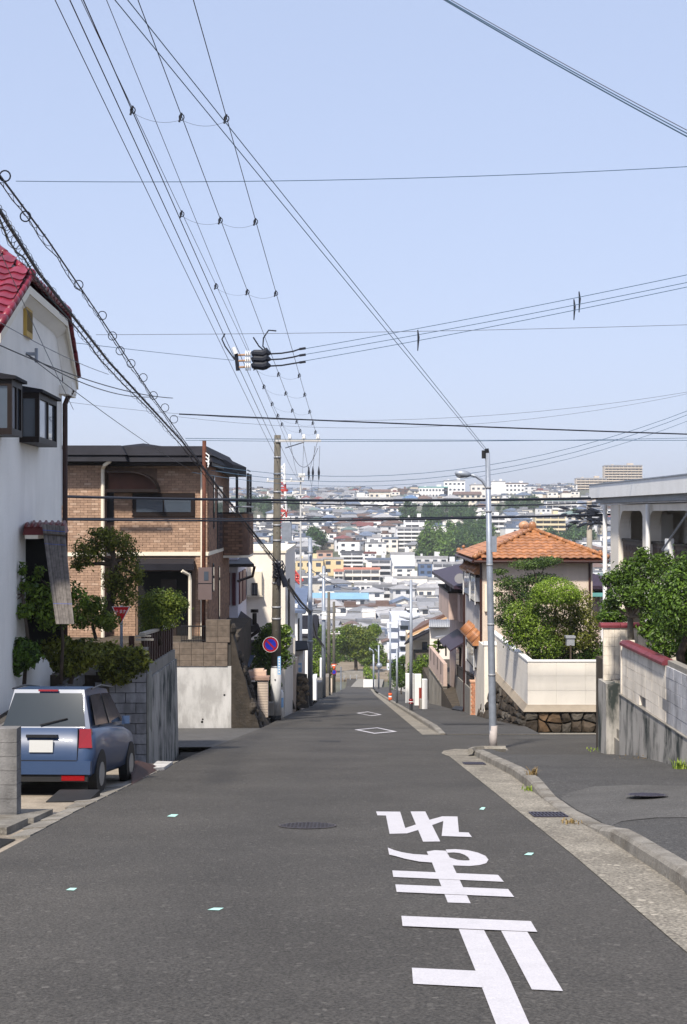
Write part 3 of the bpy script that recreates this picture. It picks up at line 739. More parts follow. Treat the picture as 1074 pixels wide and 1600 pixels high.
# ---------------------------------------------------------------- plants of the white-walled garden
Yg = 42.5
tree('garden_pine', 'cloud pruned pine with flat layered pads in front of the orange roofed house', 'tree', P(842, 1050, Yg), P(838, 985, Yg),
     [T(830,882,Yg+1,36,9), T(855,876,Yg+1,26,8), T(800,912,Yg+1,30,13), T(842,905,Yg+1,34,11), T(795,945,Yg+1,26,16), T(820,930,Yg+1,34,15), T(782,893,Yg+1,14,6), T(778,928,Yg+1,10,5), T(785,970,Yg+1.5,16,14)], 8500, .085, L_pine, .09, 41, shell=.2)
tree('clipped_shrub', 'bright green dome clipped bush rising above the garden trees', 'shrub', P(868, 1040, Yg), P(868, 950, Yg), [T(868,924,Yg-1.2,36,21), T(850,930,Yg-1.2,20,14), T(886,930,Yg-1.2,22,14)], 8000, .06, L_bright, .05, 42, shell=.75)
tree('garden_tree', 'broad dark leaved bush at the bend of the white garden wall', 'shrub', P(832, 1050, Yg-.6), P(830, 1000, Yg-.6), [T(815,965,Yg-.6,30,30), T(835,985,Yg-.6,36,34), T(805,990,Yg-.4,22,22), T(838,950,Yg-.4,20,16), T(850,1010,Yg-.6,34,24)], 8500, .09, L_mid, .06, 43)
tree('garden_tree', 'olive green leafy tree in the middle of the white walled garden', 'tree', P(890, 1060, Yg-.2), P(890, 990, Yg-.2), [T(880,960,Yg-.2,34,24), T(905,945,Yg-.2,26,26), T(915,975,Yg-.2,28,26), T(870,985,Yg-.4,30,22), T(895,1000,Yg-.4,34,18), T(925,1005,Yg,16,24)], 8500, .085, L_olive, .06, 44)
tree('hedge_shrub', 'dark hedge shrub behind the white garden wall by the entry pillar', 'shrub', P(915, 1060, Yg+1), P(915, 1040, Yg+1), [T(900,1022,Yg,30,20), T(930,1022,Yg,24,22), T(955,1020,Yg,24,22), T(870,1025,Yg,26,18)], 3800, .10, L_dark, .04, 45)
lp = P(892, 1030, 41.0); t = thing('garden_lantern', 'small grey garden lantern on a post above the white wall', 'lantern', lp)
m = MB(); m.cyl(lp, P(892, 1008, 41), .03, 8); m.build('post', bark, t)
m = MB(); m.pb(886, 898, 997, 1009, 41, .24); m.pb(884.5, 899.5, 994, 997.2, 41, .3, .03); m.build('lantern_head', galv_dull, t)

# ---------------------------------------------------------------- orange roofed house
Yh = 50.0
xa, xb = PX(754, Yh), PX(926, Yh)
zev = PZ(872, Yh); zgr = -7.6; ybk = 57.0
t = thing('orange_roofed_house', 'beige two storey house with glazed orange hipped tile roof', 'house', (xa, Yh, zgr))
m = MB(); m.box(xa, xb, Yh, ybk, zgr, zev); m.build('wall', beige, t)
m = MB(); m.box(xa - .012, xa - .001, Yh + .1, ybk + .0, zgr, zev - .35); m.build('street_side_render', grey_render, t)
ov = .45
ex0, ex1, ey0, ey1 = PX(741, Yh - ov) , PX(951, Yh - ov), Yh - ov, ybk + .2
zr_ = PZ(828, Yh + 2.4); rx0 = PX(832, Yh + 2.4)
A, B, C, D = Vector((ex0, ey0, zev)), Vector((ex1, ey0, zev)), Vector((ex1, ey1, zev)), Vector((ex0, ey1, zev))
K1 = Vector((rx0, Yh + 2.4, zr_)); K2 = Vector((rx0, ybk - 2.2, zr_))
m = MB(); dn = Vector((0, 0, -.06))
for poly in ([A, B, K1], [B, C, K2, K1], [C, D, K2], [D, A, K1, K2]): m.face([p + dn for p in poly])
m.face([D + dn, C + dn, B + dn, A + dn]); m.build('roof', mat('roof_underlay', (.2, .06, .025), .6, .1), t)
m = MB(); m.box(ex0 + .03, ex1 - .03, ey0 + .03, ey1 - .03, zev - .17, zev - .07); m.build('eaves_board', brown_metal, t)
def tile_mesh(w, l, mm, amp=.026):
    m = MB(); N = 6; b0 = []
    for k in range(N + 1):
        u = k / N; h = amp * math.sin(math.pi * min(1, u / .68)) if u < .68 else -amp*.35*math.sin(math.pi*(u-.68)/.32)
        b0.append((w * (u - .5), h))
    for yy, dz in ((-l*.5, .028), (l*.5, 0.0)):
        for x, h in b0: m.v.append((x, yy, h + dz))
    n = N + 1
    for k in range(N): m.f.append((k, k+1, n+k+1, n+k))
    i = len(m.v)
    for x, h in b0: m.v.append((x, -l*.5, h + .004))
    for k in range(N): m.f.append((i+k, i+k+1, k+1, k))
    return m.mesh('roof_tile', mm)
def tile_face(parent, poly, eave, w, l, me, budget, keep=None, inset=.03):
    A, B = poly[0], poly[1]; u = (B - A).normalized(); nn = (poly[1]-poly[0]).cross(poly[2]-poly[0]).normalized()
    if nn.z < 0: nn = -nn
    v = nn.cross(u)
    if v.z < 0: v = -v
    Q = [((p-A).dot(u), (p-A).dot(v)) for p in poly]
    def inside(a, b):
        c = False; j = len(Q) - 1
        for i in range(len(Q)):
            (x1, y1), (x2, y2) = Q[i], Q[j]
            if (y1 > b) != (y2 > b) and a < (x2-x1)*(b-y1)/(y2-y1+1e-12)+x1: c = not c
            j = i
        return c
    M = Matrix((u, v, nn)).transposed()
    if M.determinant() < 0: M = Matrix((-u, v, nn)).transposed()
    umin, umax, vmax = min(q[0] for q in Q), max(q[0] for q in Q), max(q[1] for q in Q)
    eu = M.to_euler(); rest = MB(); cnt = 0; base = [tuple(x.co) for x in me.vertices]; fs = [tuple(p.vertices) for p in me.polygons]
    r = 0
    while (r + .5) * l < vmax:
        b = (r + .45) * l; c = 0
        while umin + (c + .5) * w < umax:
            a = umin + (c + .5) * w
            if inside(a - w*.3, b) and inside(a + w*.3, b):
                p = A + u*a + v*b + nn*.02
                if cnt < budget and (keep is None or keep(p)): inst('roof_tile', me, parent, p, eu); cnt += 1
                else:
                    i = len(rest.v); rest.v += [tuple(p + M @ Vector(q)) for q in base]; rest.f += [tuple(i+k for k in f) for f in fs]
            c += 1
        r += 1
    if rest.v: tag(rest.build('roof_tiles', me.materials[0], parent), kind='stuff')
    return cnt
tm = tile_mesh(.29, .34, orange_tile)
n1 = tile_face(t, [A, B, K1], None, .29, .30, tm, 190)
tile_face(t, [D, A, K1, K2], None, .29, .30, tm, 300 - n1)
def ridge(parent, a, b, r, mm, n=9, me_name='ridge_tile'):
    d = b - a; k = max(1, int(d.length / .32))
    for i in range(k):
        p, q = a.lerp(b, i/k), a.lerp(b, (i+1)/k)
        MB().tube([p, p.lerp(q, .12), q], [r*1.12, r*1.12, r*.95], n).build(me_name, mm, parent, True)
up = Vector((0, 0, .05))
ridge(t, A + up, K1 + up, .085, orange_tile); ridge(t, B + up, K1 + up, .085, orange_tile); ridge(t, K1 + up*2, K2 + up*2, .11, orange_tile)
m = MB()
for p, q, r in ((A, K1, .12), (B, K1, .12), (D, K2, .12)):
    s = p + (q-p).normalized()*.12 + up*1.6; m.ball(s, r*.85); m.ball(s + (q-p).normalized()*.28 + up*1.1, r*.7)
m.ball(K1 + up*3 + Vector((0, -.05, 0)), .17, sq=(1, .6, 1.2)); m.build('ridge_ornament', orange_tile, t, True)
m = MB(); m.ball(K2 + up*3, .2, sq=(1.2, .8, 1)); m.build('ridge_ornament', mat('pale_orange_tile', (.42, .25, .15), .4, .1), t, True)
for (x, y) in ((xa - .06, Yh - .02), (xa - .06, ybk - .1), (xb - .12, Yh - .06)):
    m = MB(); m.cyl((x, y, zgr), (x, y, zev - .15), .045, 8); m.build('downpipe', pipe_brown, t)
m = MB(); m.tube([(ex0 - .04, ey0, zev - .12), (ex0 - .04, ey1, zev - .12)], .06, 8); m.tube([(ex0, ey0 - .04, zev - .12), (ex1, ey0 - .04, zev - .12)], .06, 8); m.build('gutter', pipe_brown, t)
m = MB(); m.pb(757, 774, 913, 955, Yh, .1, .12); w_ = m.build('side_window', cream_trim, t)
# street side, facing the road: windows with shutters under small orange awnings
FS = Frame((xa, 0, 0), (0, 1, 0), (-1, 0, 0))
def su(px): return xa * FPX / (px - CX)
def sz(px, py): return PZ(py, su(px))
def side_window(px0, px1, pyt, pyb, depth=.16):
    u0, u1 = su(px1), su(px0); pm = (px0+px1)/2; z1, z0 = sz(pm, pyt), sz(pm, pyb)
    m = MB(); m.fb(FS, u0, u1, z0, z1, 0, depth); w = m.build('window_frame', brown_metal, t)
    m = MB(); g = .07; um = (u0+u1)/2
    m.fb(FS, u0 + g, um - .03, z0 + g, z1 - g, depth, depth + .004); m.fb(FS, um + .03, u1 - g, z0 + g, z1 - g, depth, depth + .004); m.build('pane', glass, w)
    m = MB(); m.box(xa - depth + .02, xa - .02, u0 - .004, u0 - .001, z0 + g, z1 - g); m.build('side_pane', glass_pale, w)
    m = MB(); m.fb(FS, u0 - .05, u0 + .05, z0 - .05, z1 + .04, depth + .005, depth + .03); m.fb(FS, u1 - .05, u1 + .05, z0 - .05, z1 + .04, depth + .005, depth + .03); m.build('trim', white_paint, w)
def awning(px0, px1, pyt, pyb, depth=.55, mm=None, drop=.4, nt=3):
    u0, u1 = su(px1), su(px0); pm = (px0+px1)/2; z1 = sz(pm, pyt)
    tl = mm or orange_tile; n = max(2, int((u1-u0)/.3)); w = (u1-u0)/n
    m = MB(); m.prism([FS.p(u0, z1, 0), FS.p(u0, z1 - drop, depth), FS.p(u0, z1 - drop - .08, depth), FS.p(u0, z1 - drop - .08, 0)], (0, u1-u0, 0)); m.build('awning_roof', tl, t)
    for i in range(n):
        m = MB(); m.tube([FS.p(u0 + w*(i+.5), z1 + .03, .0), FS.p(u0 + w*(i+.5), z1 - drop + .03, depth + .03)], .03, 7); m.build('awning_tile', tl, t, True)
side_window(731, 741, 893, 930, .18); side_window(742.5, 751, 898, 940, .2)
awning(729, 740, 879, 893, .3, drop=.28); awning(741, 753, 881, 895, .3, drop=.28)
side_window(737, 750, 1005, 1038, .22)
awning(733, 743, 974, 986, .36, drop=.4); awning(744, 753, 986, 1000, .36, drop=.4)
m = MB(); m.fb(FS, Yh + 1.2, Yh + 1.6, zev - 1.2, zev - 1.0, .02, .2); m.build('meter_box', aircon, t)

# gate post and brick pier on the pavement side
b0 = R(757, 1121, .13); Yp = b0.y
t = thing('gate_post', 'tall cream rendered gate post behind the street lamp', 'gate post', b0)
m = MB(); m.box(PX(757, Yp), PX(779, Yp), Yp, Yp + .3, -8, PZ(1008, Yp)); m.build('post', cream_wall, t)
m = MB(); m.hexa([(PX(756, Yp), Yp-.04, PZ(1008, Yp)), (PX(780, Yp), Yp-.04, PZ(1008, Yp)), (PX(780, Yp), Yp+.34, PZ(1008, Yp)), (PX(756, Yp), Yp+.34, PZ(1008, Yp)), (PX(757, Yp), Yp, PZ(1003, Yp)), (PX(779, Yp), Yp, PZ(1003, Yp)), (PX(779, Yp), Yp+.3, PZ(1003, Yp)), (PX(757, Yp), Yp+.3, PZ(1003, Yp))]); m.build('cap', white_paint, t)
m = MB(); m.box(PX(757, Yp), PX(757, Yp)+.14, Yp+.3, Yp+3.6, -8, PZ(1010, Yp)); m.build('side_wall', cream_wall, t)
# ---------------------------------------------------------------- generic small house used near the street (front faces the camera)
def hip_roof(m, x0, x1, y0, y1, ze, zt, ov):
    A, B, C, D = (x0-ov, y0-ov, ze), (x1+ov, y0-ov, ze), (x1+ov, y1+ov, ze), (x0-ov, y1+ov, ze)
    w, d = x1-x0+2*ov, y1-y0+2*ov; xm, ym = (x0+x1)/2, (y0+y1)/2
    if w >= d: K, Q = (x0-ov+d/2, ym, zt), (x1+ov-d/2, ym, zt); F = [(A,B,Q,K), (B,C,Q), (C,D,K,Q), (D,A,K)]
    else: K, Q = (xm, y0-ov+w/2, zt), (xm, y1+ov-w/2, zt); F = [(A,B,K), (B,C,Q,K), (C,D,Q), (D,A,K,Q)]
    for f in F: m.face(f)
    lo = [(x, y, z-.16) for x, y, z in (A, B, C, D)]
    for i in range(4): m.face([lo[i], lo[(i+1) % 4], (A, B, C, D)[(i+1) % 4], (A, B, C, D)[i]])
    m.face(lo[::-1])
def gable_roof(m, x0, x1, y0, y1, ze, zt, ov, axis='x', th=.16):
    if axis == 'x':
        ym = (y0+y1)/2; k = (zt-ze)/((y1-y0)/2); prof = [(y0-ov, ze-ov*k), (ym, zt), (y1+ov, ze-ov*k), (y1+ov, ze-ov*k-th), (ym, zt-th), (y0-ov, ze-ov*k-th)]
        b = [(x0-ov, y, z) for y, z in prof]; d = (x1-x0+2*ov, 0, 0)
    else:
        xm = (x0+x1)/2; k = (zt-ze)/((x1-x0)/2); prof = [(x0-ov, ze-ov*k), (xm, zt), (x1+ov, ze-ov*k), (x1+ov, ze-ov*k-th), (xm, zt-th), (x0-ov, ze-ov*k-th)]
        b = [(x, y0-ov, z) for x, z in prof]; d = (0, y1-y0+2*ov, 0)
    i = len(m.v); n = 6; m.v += b + [tuple(Vector(p)+Vector(d)) for p in b]
    for a, c in ((0, 1), (1, 2), (2, 3), (3, 4), (4, 5), (5, 0)): m.f.append((i+a, i+c, i+n+c, i+n+a))
    for o in (0, n): m.f += [(i+o, i+o+1, i+o+4, i+o+5), (i+o+1, i+o+2, i+o+3, i+o+4)]
def window(parent, px0, px1, py0, py1, Y, frame=None, pane=None, proud=.05, split=True):
    m = MB(); x0, x1, z0, z1 = PX(px0, Y), PX(px1, Y), PZ(py1, Y), PZ(py0, Y)
    m.box(x0, x1, Y - proud, Y - .001, z0, z1); w = m.build('window_frame', frame or galv_dull, parent)
    m = MB(); g = min(.06, (x1-x0)*.12); xm = (x0+x1)/2
    if split: m.box(x0+g, xm-g*.4, Y-proud-.006, Y-proud-.001, z0+g, z1-g); m.box(xm+g*.4, x1-g, Y-proud-.006, Y-proud-.001, z0+g, z1-g)
    else: m.box(x0+g, x1-g, Y-proud-.006, Y-proud-.001, z0+g, z1-g)
    m.build('pane', pane or glass, w); return w

# ---------------------------------------------------------------- RIGHT, further down: steps of walls and houses
def pw(px, py): return R(px, py, .13)
t = thing('stepped_wall', 'weathered concrete wall with brown fence on top, running down to the black gate', 'wall', (5.4, 52, -7))
a, b = Vector((5.12, 51.8, 0)), Vector((5.9, 67.5, 0))
m = MB(); m.hexa([(a.x, a.y, -8), (a.x+.3, a.y, -8), (b.x+.3, b.y, -10), (b.x, b.y, -10), (a.x, a.y, -5.55), (a.x+.3, a.y, -5.55), (b.x+.3, b.y, -7.0), (b.x, b.y, -7.0)]); m.build('concrete_wall', conc_grey, t)
nn = 26
me = None
for i in range(nn):
    p, q = a.lerp(b, (i+.06)/nn), a.lerp(b, (i+.94)/nn); z0 = -5.55 - 1.45*(i+.5)/nn
    MB().hexa([(p.x+.06, p.y, z0-.03), (p.x+.1, p.y, z0-.03), (q.x+.1, q.y, z0-.06), (q.x+.06, q.y, z0-.06), (p.x+.06, p.y, z0+.5), (p.x+.1, p.y, z0+.5), (q.x+.1, q.y, z0+.45), (q.x+.06, q.y, z0+.45)]).build('fence_panel', brown_metal, t)
m = MB(); m.hexa([(a.x+.04, a.y, -5.03), (a.x+.12, a.y, -5.03), (b.x+.12, b.y, -6.5), (b.x+.04, b.y, -6.5), (a.x+.04, a.y, -4.96), (a.x+.12, a.y, -4.96), (b.x+.12, b.y, -6.43), (b.x+.04, b.y, -6.43)]); m.build('fence_rail', brown_metal, t)
bq = pw(735, 1117); t = thing('brick_gate_pier', 'orange brick gate pier at the upper end of the stepped concrete wall', 'gate post', bq)
m = MB(); m.box(PX(735.5, bq.y), PX(744, bq.y), bq.y - .02, bq.y + .3, bq.z - 1, PZ(1066, bq.y)); m.build('pier', mat('pier_mortar', (.5, .38, .28), .8, .1, 4), t)
me = MB().box(-.045, .045, -.012, .012, -.035, .035).mesh('brick', mat('orange_brick', (.42, .19, .11), .8, .2, 6, objr=.2))
z = bq.z; r = 0
while z < PZ(1066, bq.y):
    for k in range(2): inst('brick', me, t, (PX(737.8, bq.y) + k*.105 + (.03 if r % 2 else 0), bq.y - .03, z + .04))
    z += .085; r += 1
m = MB(); m.box(PX(734.8, bq.y), PX(744.8, bq.y), bq.y - .06, bq.y + .34, PZ(1066, bq.y), PZ(1063.5, bq.y)); m.build('cap', mat('pier_cap', (.55, .33, .22), .7, .1), t)
m = MB(); x0 = PX(744, 51.5); m.box(x0+.02, 6.2, 53, 53.25, -8, PZ(1103, 53)); t2 = m.build('brick_step', mat('brick_red', (.32, .12, .07), .8, .25, 9), None); tag(t2, 'low red brick edging between the brick pier and the cream gate post', 'step')
tree('garden_shrub', 'small green shrub growing above the red brick edging', 'shrub', P(750, 1104, 54), P(750, 1095, 54), [T(749,1090,54,7,12), T(752,1080,54,5,8)], 260, .1, L_mid, .02, 51)
m = MB(); m.box(5.2, 30, 50.45, 68, -12, -7.7); m.box(5.9, 30, 68.01, 110, -16, -10); struct('garden_ground', m, soil)
gq = pw(700, 1103); t = thing('metal_gate', 'black slatted metal gate between the pink wall and the stepped concrete wall', 'gate', gq)
x0, x1 = PX(694.5, gq.y), PX(708, gq.y); z0, z1 = gq.z - .05, PZ(1064, gq.y)
for i in range(9):
    f = i / 8; x = x0 + (x1-x0)*f; MB().box(x-.022, x+.022, gq.y, gq.y+.04, z0 + .1, z1 - .35*f).build('gate_bar', black, t)
m = MB(); m.box(x0-.04, x1+.04, gq.y-.02, gq.y-.003, z0+.05, z0+.14); m.box(x0-.04, x1+.04, gq.y-.02, gq.y-.003, z1-.6, z1-.52); m.build('gate_rail', black, t)
t = thing('pink_wall', 'pink rendered garden wall with four dark slots on ribbed concrete', 'wall', (5.2, 67, -9))
Fp = Frame((5.25, 67.3, 0), (-.018, 1, 0), (-1, -.018, 0))
m = MB(); m.fb(Fp, 0, 9, -7.55, -6.38, -.2, 0); m.build('wall', pink_wall, t)
for k in range(4): m = MB(); m.fb(Fp, 1.2 + 2.1*k, 1.5 + 2.1*k, -7.1, -6.42, -.01, .006); m.build('slot', dark_void, t)
m = MB(); m.fb(Fp, -.01, 9.1, -7.62, -7.55, -.2, .06); m.build('ledge', conc_brown, t)
for k in range(22): MB().fb(Fp, .02 + k*.41, .38 + k*.41, -11.5, -7.62, -.2, .02 - (k % 2)*.02).build('concrete_rib', conc_grey, t)
m = MB(); m.hexa([(PX(706, 60), 60, rz(60)+.13), (PX(722, 57), 57, rz(57)+.13), (PX(725, 58), 58, rz(58)+.16), (PX(712, 61), 61, rz(61)+.16), (PX(706, 60), 60, rz(60)+.2), (PX(722, 57), 57, rz(57)+.16), (PX(725, 58), 58, rz(58)+.32), (PX(712, 61), 61, rz(61)+.3)]); tag(m.build('car_ramp', blackrub), 'small dark kerb ramp on the pavement by the stepped concrete wall', 'ramp')

t = thing('plum_roofed_house', 'pinkish house with plum coloured roof and balcony beyond the orange roofed house', 'house', (6.3, 63, -9))
m = MB(); m.box(6.3, 13, 62.5, 76, -12, -1.9); m.build('wall', mat('rose_render', (.50, .40, .36), .85, .07, 2, streak=.2, scol=(.25, .2, .18)), t)
m = MB(); hip_roof(m, 6.3, 13, 62.5, 76, -1.95, -.6, 1.0); m.build('roof', plum_roof, t)
m = MB(); m.box(5.55, 6.298, 67.5, 74.5, PZ(967, 68), PZ(926, 68)); m.box(6.0, 6.297, 66, 67.49, PZ(967, 68), PZ(926, 68)); bal = m.build('balcony', pink_wall, t)
m = MB(); m.box(5.5, 6.3, 67.45, 74.55, PZ(926, 68)+.001, PZ(923, 68)); m.build('balcony_rail', brown_metal, t)
m = MB(); m.box(5.62, 5.68, 67.6, 67.66, PZ(923, 68), -2.15); m.box(5.62, 5.68, 71, 71.06, PZ(923, 68), -2.15); m.build('balcony_post', galv_dull, t)
m = MB(); m.box(6.24, 6.299, 68.4, 71.5, PZ(923, 68)+.05, -2.3); m.build('window_frame', dark_void, t)
m = MB(); m.box(5.72, 5.74, 69, 71.5, -3.9, -3.1); m.build('laundry', curtain_m, t)
m = MB()
for k in range(2): m.hexa([(5.3, 63.6+k*4, -5.35-k*.2), (6.29, 63.6+k*4, -4.75-k*.2), (6.29, 66.8+k*4, -4.75-k*.2), (5.3, 66.8+k*4, -5.35-k*.2), (5.3, 63.6+k*4, -5.27-k*.2), (6.29, 63.6+k*4, -4.65-k*.2), (6.29, 66.8+k*4, -4.65-k*.2), (5.3, 66.8+k*4, -5.27-k*.2)])
m.build('awning', plum_roof, t)
for (y0, y1, z0, z1) in ((64, 66, -7.3, -5.5), (68.5, 70.5, -7.5, -5.7)):
    w_ = MB().box(6.2, 6.299, y0, y1, z0, z1).build('window_frame', brown_metal, t); MB().box(6.19, 6.198, y0+.1, y1-.1, z0+.1, z1-.1).build('pane', glass, w_)
m = MB(); m.cyl((6.2, 64.0, -8), (6.2, 64.0, -2.1), .05, 8); m.build('downpipe', pipe_brown, t)
m = MB(); p = P(721, 905, 61.5); m.tube([p + Vector((.5, .6, .0)), p + Vector((.1, .1, -.1)), p], .03, 6); q = p + Vector((-.05, 0, 0)); m.tube([q, q + Vector((-.02, -.05, .02)), q + Vector((-.03, -.1, .04))], [.05, .18, .26], 12); tag(m.build('satellite_dish', mat('dish_dark', (.12, .12, .13), .5)), 'small dark satellite dish on the street side of the plum roofed house', 'satellite dish')
t = thing('carport', 'small carport with grey canopy roof behind the pink wall', 'carport', P(690, 1020, 80))
m = MB(); m.hexa([P(679,999,78), P(701,995,78), P(703,994,84), P(683,996,84), P(679,996,78), P(701,992,78), P(703,992,84), P(683,994,84)]); m.build('canopy', galv_dull, t)
for px in (685, 697): m = MB(); m.cyl(P(px, 1025, 79), P(px, 997, 79), .05, 6); m.build('post', brown_metal, t)
tree('niwaki', 'cloud pruned small pine behind the pink wall', 'tree', P(683, 1030, 84), P(683, 1015, 84), [T(686,1004,84,9,3.5), T(676,1010,84,8,3), T(690,1011,84,7,3), T(680,1018,84,8,4)], 1500, .13, L_mid, .05, 52, shell=.2)
t = thing('tiled_garden_wall', 'cream wall capped with grey roof tiles behind the pink wall', 'wall', P(688, 1000, 92))
m = MB(); m.pb(672, 704, 980, 1030, 92, .3); m.build('wall', cream_wall, t)
for k in range(12): MB().tube([P(671.5 + k*2.8, 980, 91.4), P(672.5 + k*2.75, 969, 92.8)], .07, 7).build('roof_tile', galv_dull, t, True)

t = thing('brown_roofed_house', 'cream house with sloping brown roof halfway down the right side', 'house', P(665, 1040, 108))
Y = 108; x0, x1 = PX(642, Y), PX(712, Y)
m = MB(); m.box(x0, x1, Y, Y+9, -17, PZ(1000, Y)); m.build('wall', mat('cream_yellow', (.66, .55, .40), .85, .06), t)
m = MB(); m.hexa([P(637,993,107.3), P(700,962,107.3), P(712,956,117), P(660,975,117), P(637,990,107.3), P(700,957,107.3), P(712,952,117), P(660,971,117)]); m.build('roof', mat('brown_roof', (.12, .065, .045), .6, .2), t)
m = MB(); m.hexa([P(637,997,107.2), P(700,966,107.2), P(700,966,107.4), P(637,997,107.4), P(637,993.2,107.2), P(700,962.2,107.2), P(700,962.2,107.4), P(637,993.2,107.4)]); m.build('bargeboard', mat('pale_orange_trim', (.62, .38, .2), .6), t)
m = MB(); m.hexa([P(632,1008,104.5), P(672,988,104.5), P(672,986,108), P(640,1000,108), P(632,1005,104.5), P(672,985,104.5), P(672,982,108), P(640,996,108)]); m.build('lower_roof', dark_roof, t)
window(t, 660, 668, 1003, 1020, Y, brown_metal)
Yb = 96
tree('garden_shrub', 'rounded dark green bushes below the brown roofed house', 'shrub', P(655, 1085, Yb), P(655, 1060, Yb), [T(650,1045,Yb,15,14), T(664,1035,Yb,13,14), T(660,1060,Yb,16,14), T(645,1065,Yb,12,12), T(668,1052,Yb,10,12)], 2600, .2, L_mid, .06, 53)
tree('garden_shrub', 'dark green bush left of the thin pole with a reflective band', 'shrub', P(628, 1090, 120), P(628, 1070, 120), [T(622,1045,120,13,20), T(630,1060,120,12,16), T(634,1030,120,8,10)], 1800, .25, L_dark, .06, 54)
for i, (x0, x1, yt, yb, mm, lab) in enumerate([(660,668,1062,1108,white_paint,'white gatepost wall nearest the pink wall'), (648,658.5,1054,1102,white_paint,'white wall panel between two red doors on the right'), (634,646.5,1053,1098,white_paint,'white wall with a pale top, left of the reflective pole'), (655,661,1075,1106,mat('red_door', (.22,.03,.02),.6),'dark red door in the white garden wall')]):
    q = pw(x0, yb); m = MB(); m.box(PX(x0, q.y), PX(x1, q.y), q.y, q.y + (.35 if i < 3 else .1), q.z - 1, PZ(yt, q.y)); tag(m.build('garden_wall' if i < 3 else 'gate_door', mm), lab, 'wall' if i < 3 else 'door')
q = pw(637, 1096); tag(MB().box(PX(635, q.y-.1), PX(640, q.y-.1), q.y-.1, q.y-.02, q.z-.5, PZ(1066, q.y)).build('gate_door', MATS['red_door']), 'dark red door at the left end of the white walls', 'door')
q = pw(664, 1107); tag(MB().box(PX(656, q.y-.6), PX(660, q.y-.6), q.y-.6, q.y-.3, q.z-.5, PZ(1090, q.y)).build('gate_pillar', conc_grey), 'low grey pillar beside the dark red door', 'pillar')
t = thing('low_wall', 'long low beige wall along the far right pavement', 'wall', (5.9, 100, -14))
m = MB(); m.hexa([(6.6, 96, -13), (6.9, 96, -13), (7.2, 190, -25), (6.9, 190, -25), (6.6, 96, -11.2), (6.9, 96, -11.2), (7.2, 190, -23.4), (6.9, 190, -23.4)]); m.build('wall', cream_wall, t)
tree('clipped_hedge', 'tall clipped green hedge at the foot of the street on the right', 'hedge', (6.9, 165, rz(165)), (6.9, 165, rz(165)+1), [(6.9, 165, rz(165)+1.6, 1.3, 2, 1.9), (7.6, 168, rz(165)+1.4, 1.2, 2, 1.6)], 1500, .25, L_dark, .06, 55)
# pale apartment block with stacked balconies
t = thing('stacked_apartment', 'pale blue grey apartment block with stacked white balconies at the bottom of the street', 'apartment block', P(625, 1040, 205))
Y = 205; m = MB(); m.pb(612, 640, 962, 1062, Y, 10); m.build('wall', mat('pale_blue_wall', (.55, .58, .66), .7, .05), t)
for k in range(5):
    y = 972 + k*16.5
    MB().pb(605 + (k % 2)*1.5, 622, y, y + 9, Y - 1.4, 1.35).build('balcony', mat('balcony_white', (.68, .70, .76), .6), t)
    MB().pb(624, 640, y - 2, y + 5, Y - 1.0, .95).build('balcony', MATS['balcony_white'], t)
    MB().pb(626, 638, y + 6, y + 12, Y - .06, .05).build('window', glass, t)
m = MB(); c = P(630, 962, 203); m.tube([c + Vector((-.5, 0, .2)), c + Vector((1.2, 0, -.2)), c + Vector((2.6, 0, .1))], [.5, .6, .4], 10); m.build('roof_awning', MATS['balcony_white'], t, True)

# poles on the right pavement
def band_pole(px, pyb, pyt, r, lab, bands=(), name='street_pole', mm=None, grp='poles along the right pavement'):
    b = pw(px, pyb); t = thing(name, lab, 'pole', b, grp); top = P(px, pyt, b.y)
    MB().tube([b - Vector((0, 0, .1)), top], [r*1.1, r*.85], 10).build('pole', mm or galv, t, True)
    for (ya, yb_, mmm, rr) in bands: MB().tube([P(px, yb_, b.y), P(px, ya, b.y)], rr, 12).build('reflector_band', mmm, t, True)
    return b, t
wband = white_paint
band_pole(642.5, 1110, 906, .075, 'tall grey pole with red and white reflector band on the right pavement', [(1092,1095.5,tail_red,.1),(1095.6,1097,wband,.1),(1097.1,1099.5,tail_red,.1)])
band_pole(620.5, 1099, 1013, .065, 'plain thin grey pole left of the banded pole, no band')
band_pole(610, 1094, 975, .07, 'thin grey pole with a red and white sleeve, farther down the right pavement', [(1083,1087,orange_sign,.12),(1087.1,1089.5,wband,.12),(1089.6,1094,orange_sign,.12)])
b, t = band_pole(668, 1045, 948, .1, 'white service pole with blue guard behind the pink wall', [(1024,1036,mat('blue_guard', (.08,.2,.55), .5),.14)], mm=white_paint, grp='poles along the right pavement')
for (px, yb, yt, lab, arm) in [(584, 1077, 1016, 'far street lamp with arm curving left at the end of the street', 1), (592, 1076, 1008, 'far pole with round traffic mirror at the end of the street', 0)]:
    b = pw(px, yb); Y = b.y; t = thing('street_lamp' if arm else 'mirror_pole', lab, 'street lamp' if arm else 'pole', b)
    MB().tube([b, P(px, yt + (6 if arm else 0), Y)], .12, 8).build('pole', galv, t, True)
    if arm:
        MB().tube([P(px, yt+6, Y), P(px-.6, yt+2, Y), P(px-2.5, yt-.6, Y), P(px-4.5, yt-1.2, Y)], .09, 7).build('arm', galv, t, True); MB().tube([P(px-4, yt-1.3, Y), P(px-5.5, yt-1.3, Y), P(px-7, yt-.8, Y)], [.15,.3,.1], 8).build('lamp_head', galv, t, True)
    else:
        MB().tube([P(px+.9, 1040, Y-.3), P(px+.9, 1040, Y-.2)], .42, 16).build('mirror', galv, t, True)
        MB().tube([P(px-2, 1018, Y), P(px-6, 1014, Y)], .08, 6).build('bracket', galv, t)
        MB().pb(px, px+14, 1045.5, 1046.5, Y, .1).build('name_board', galv, t)

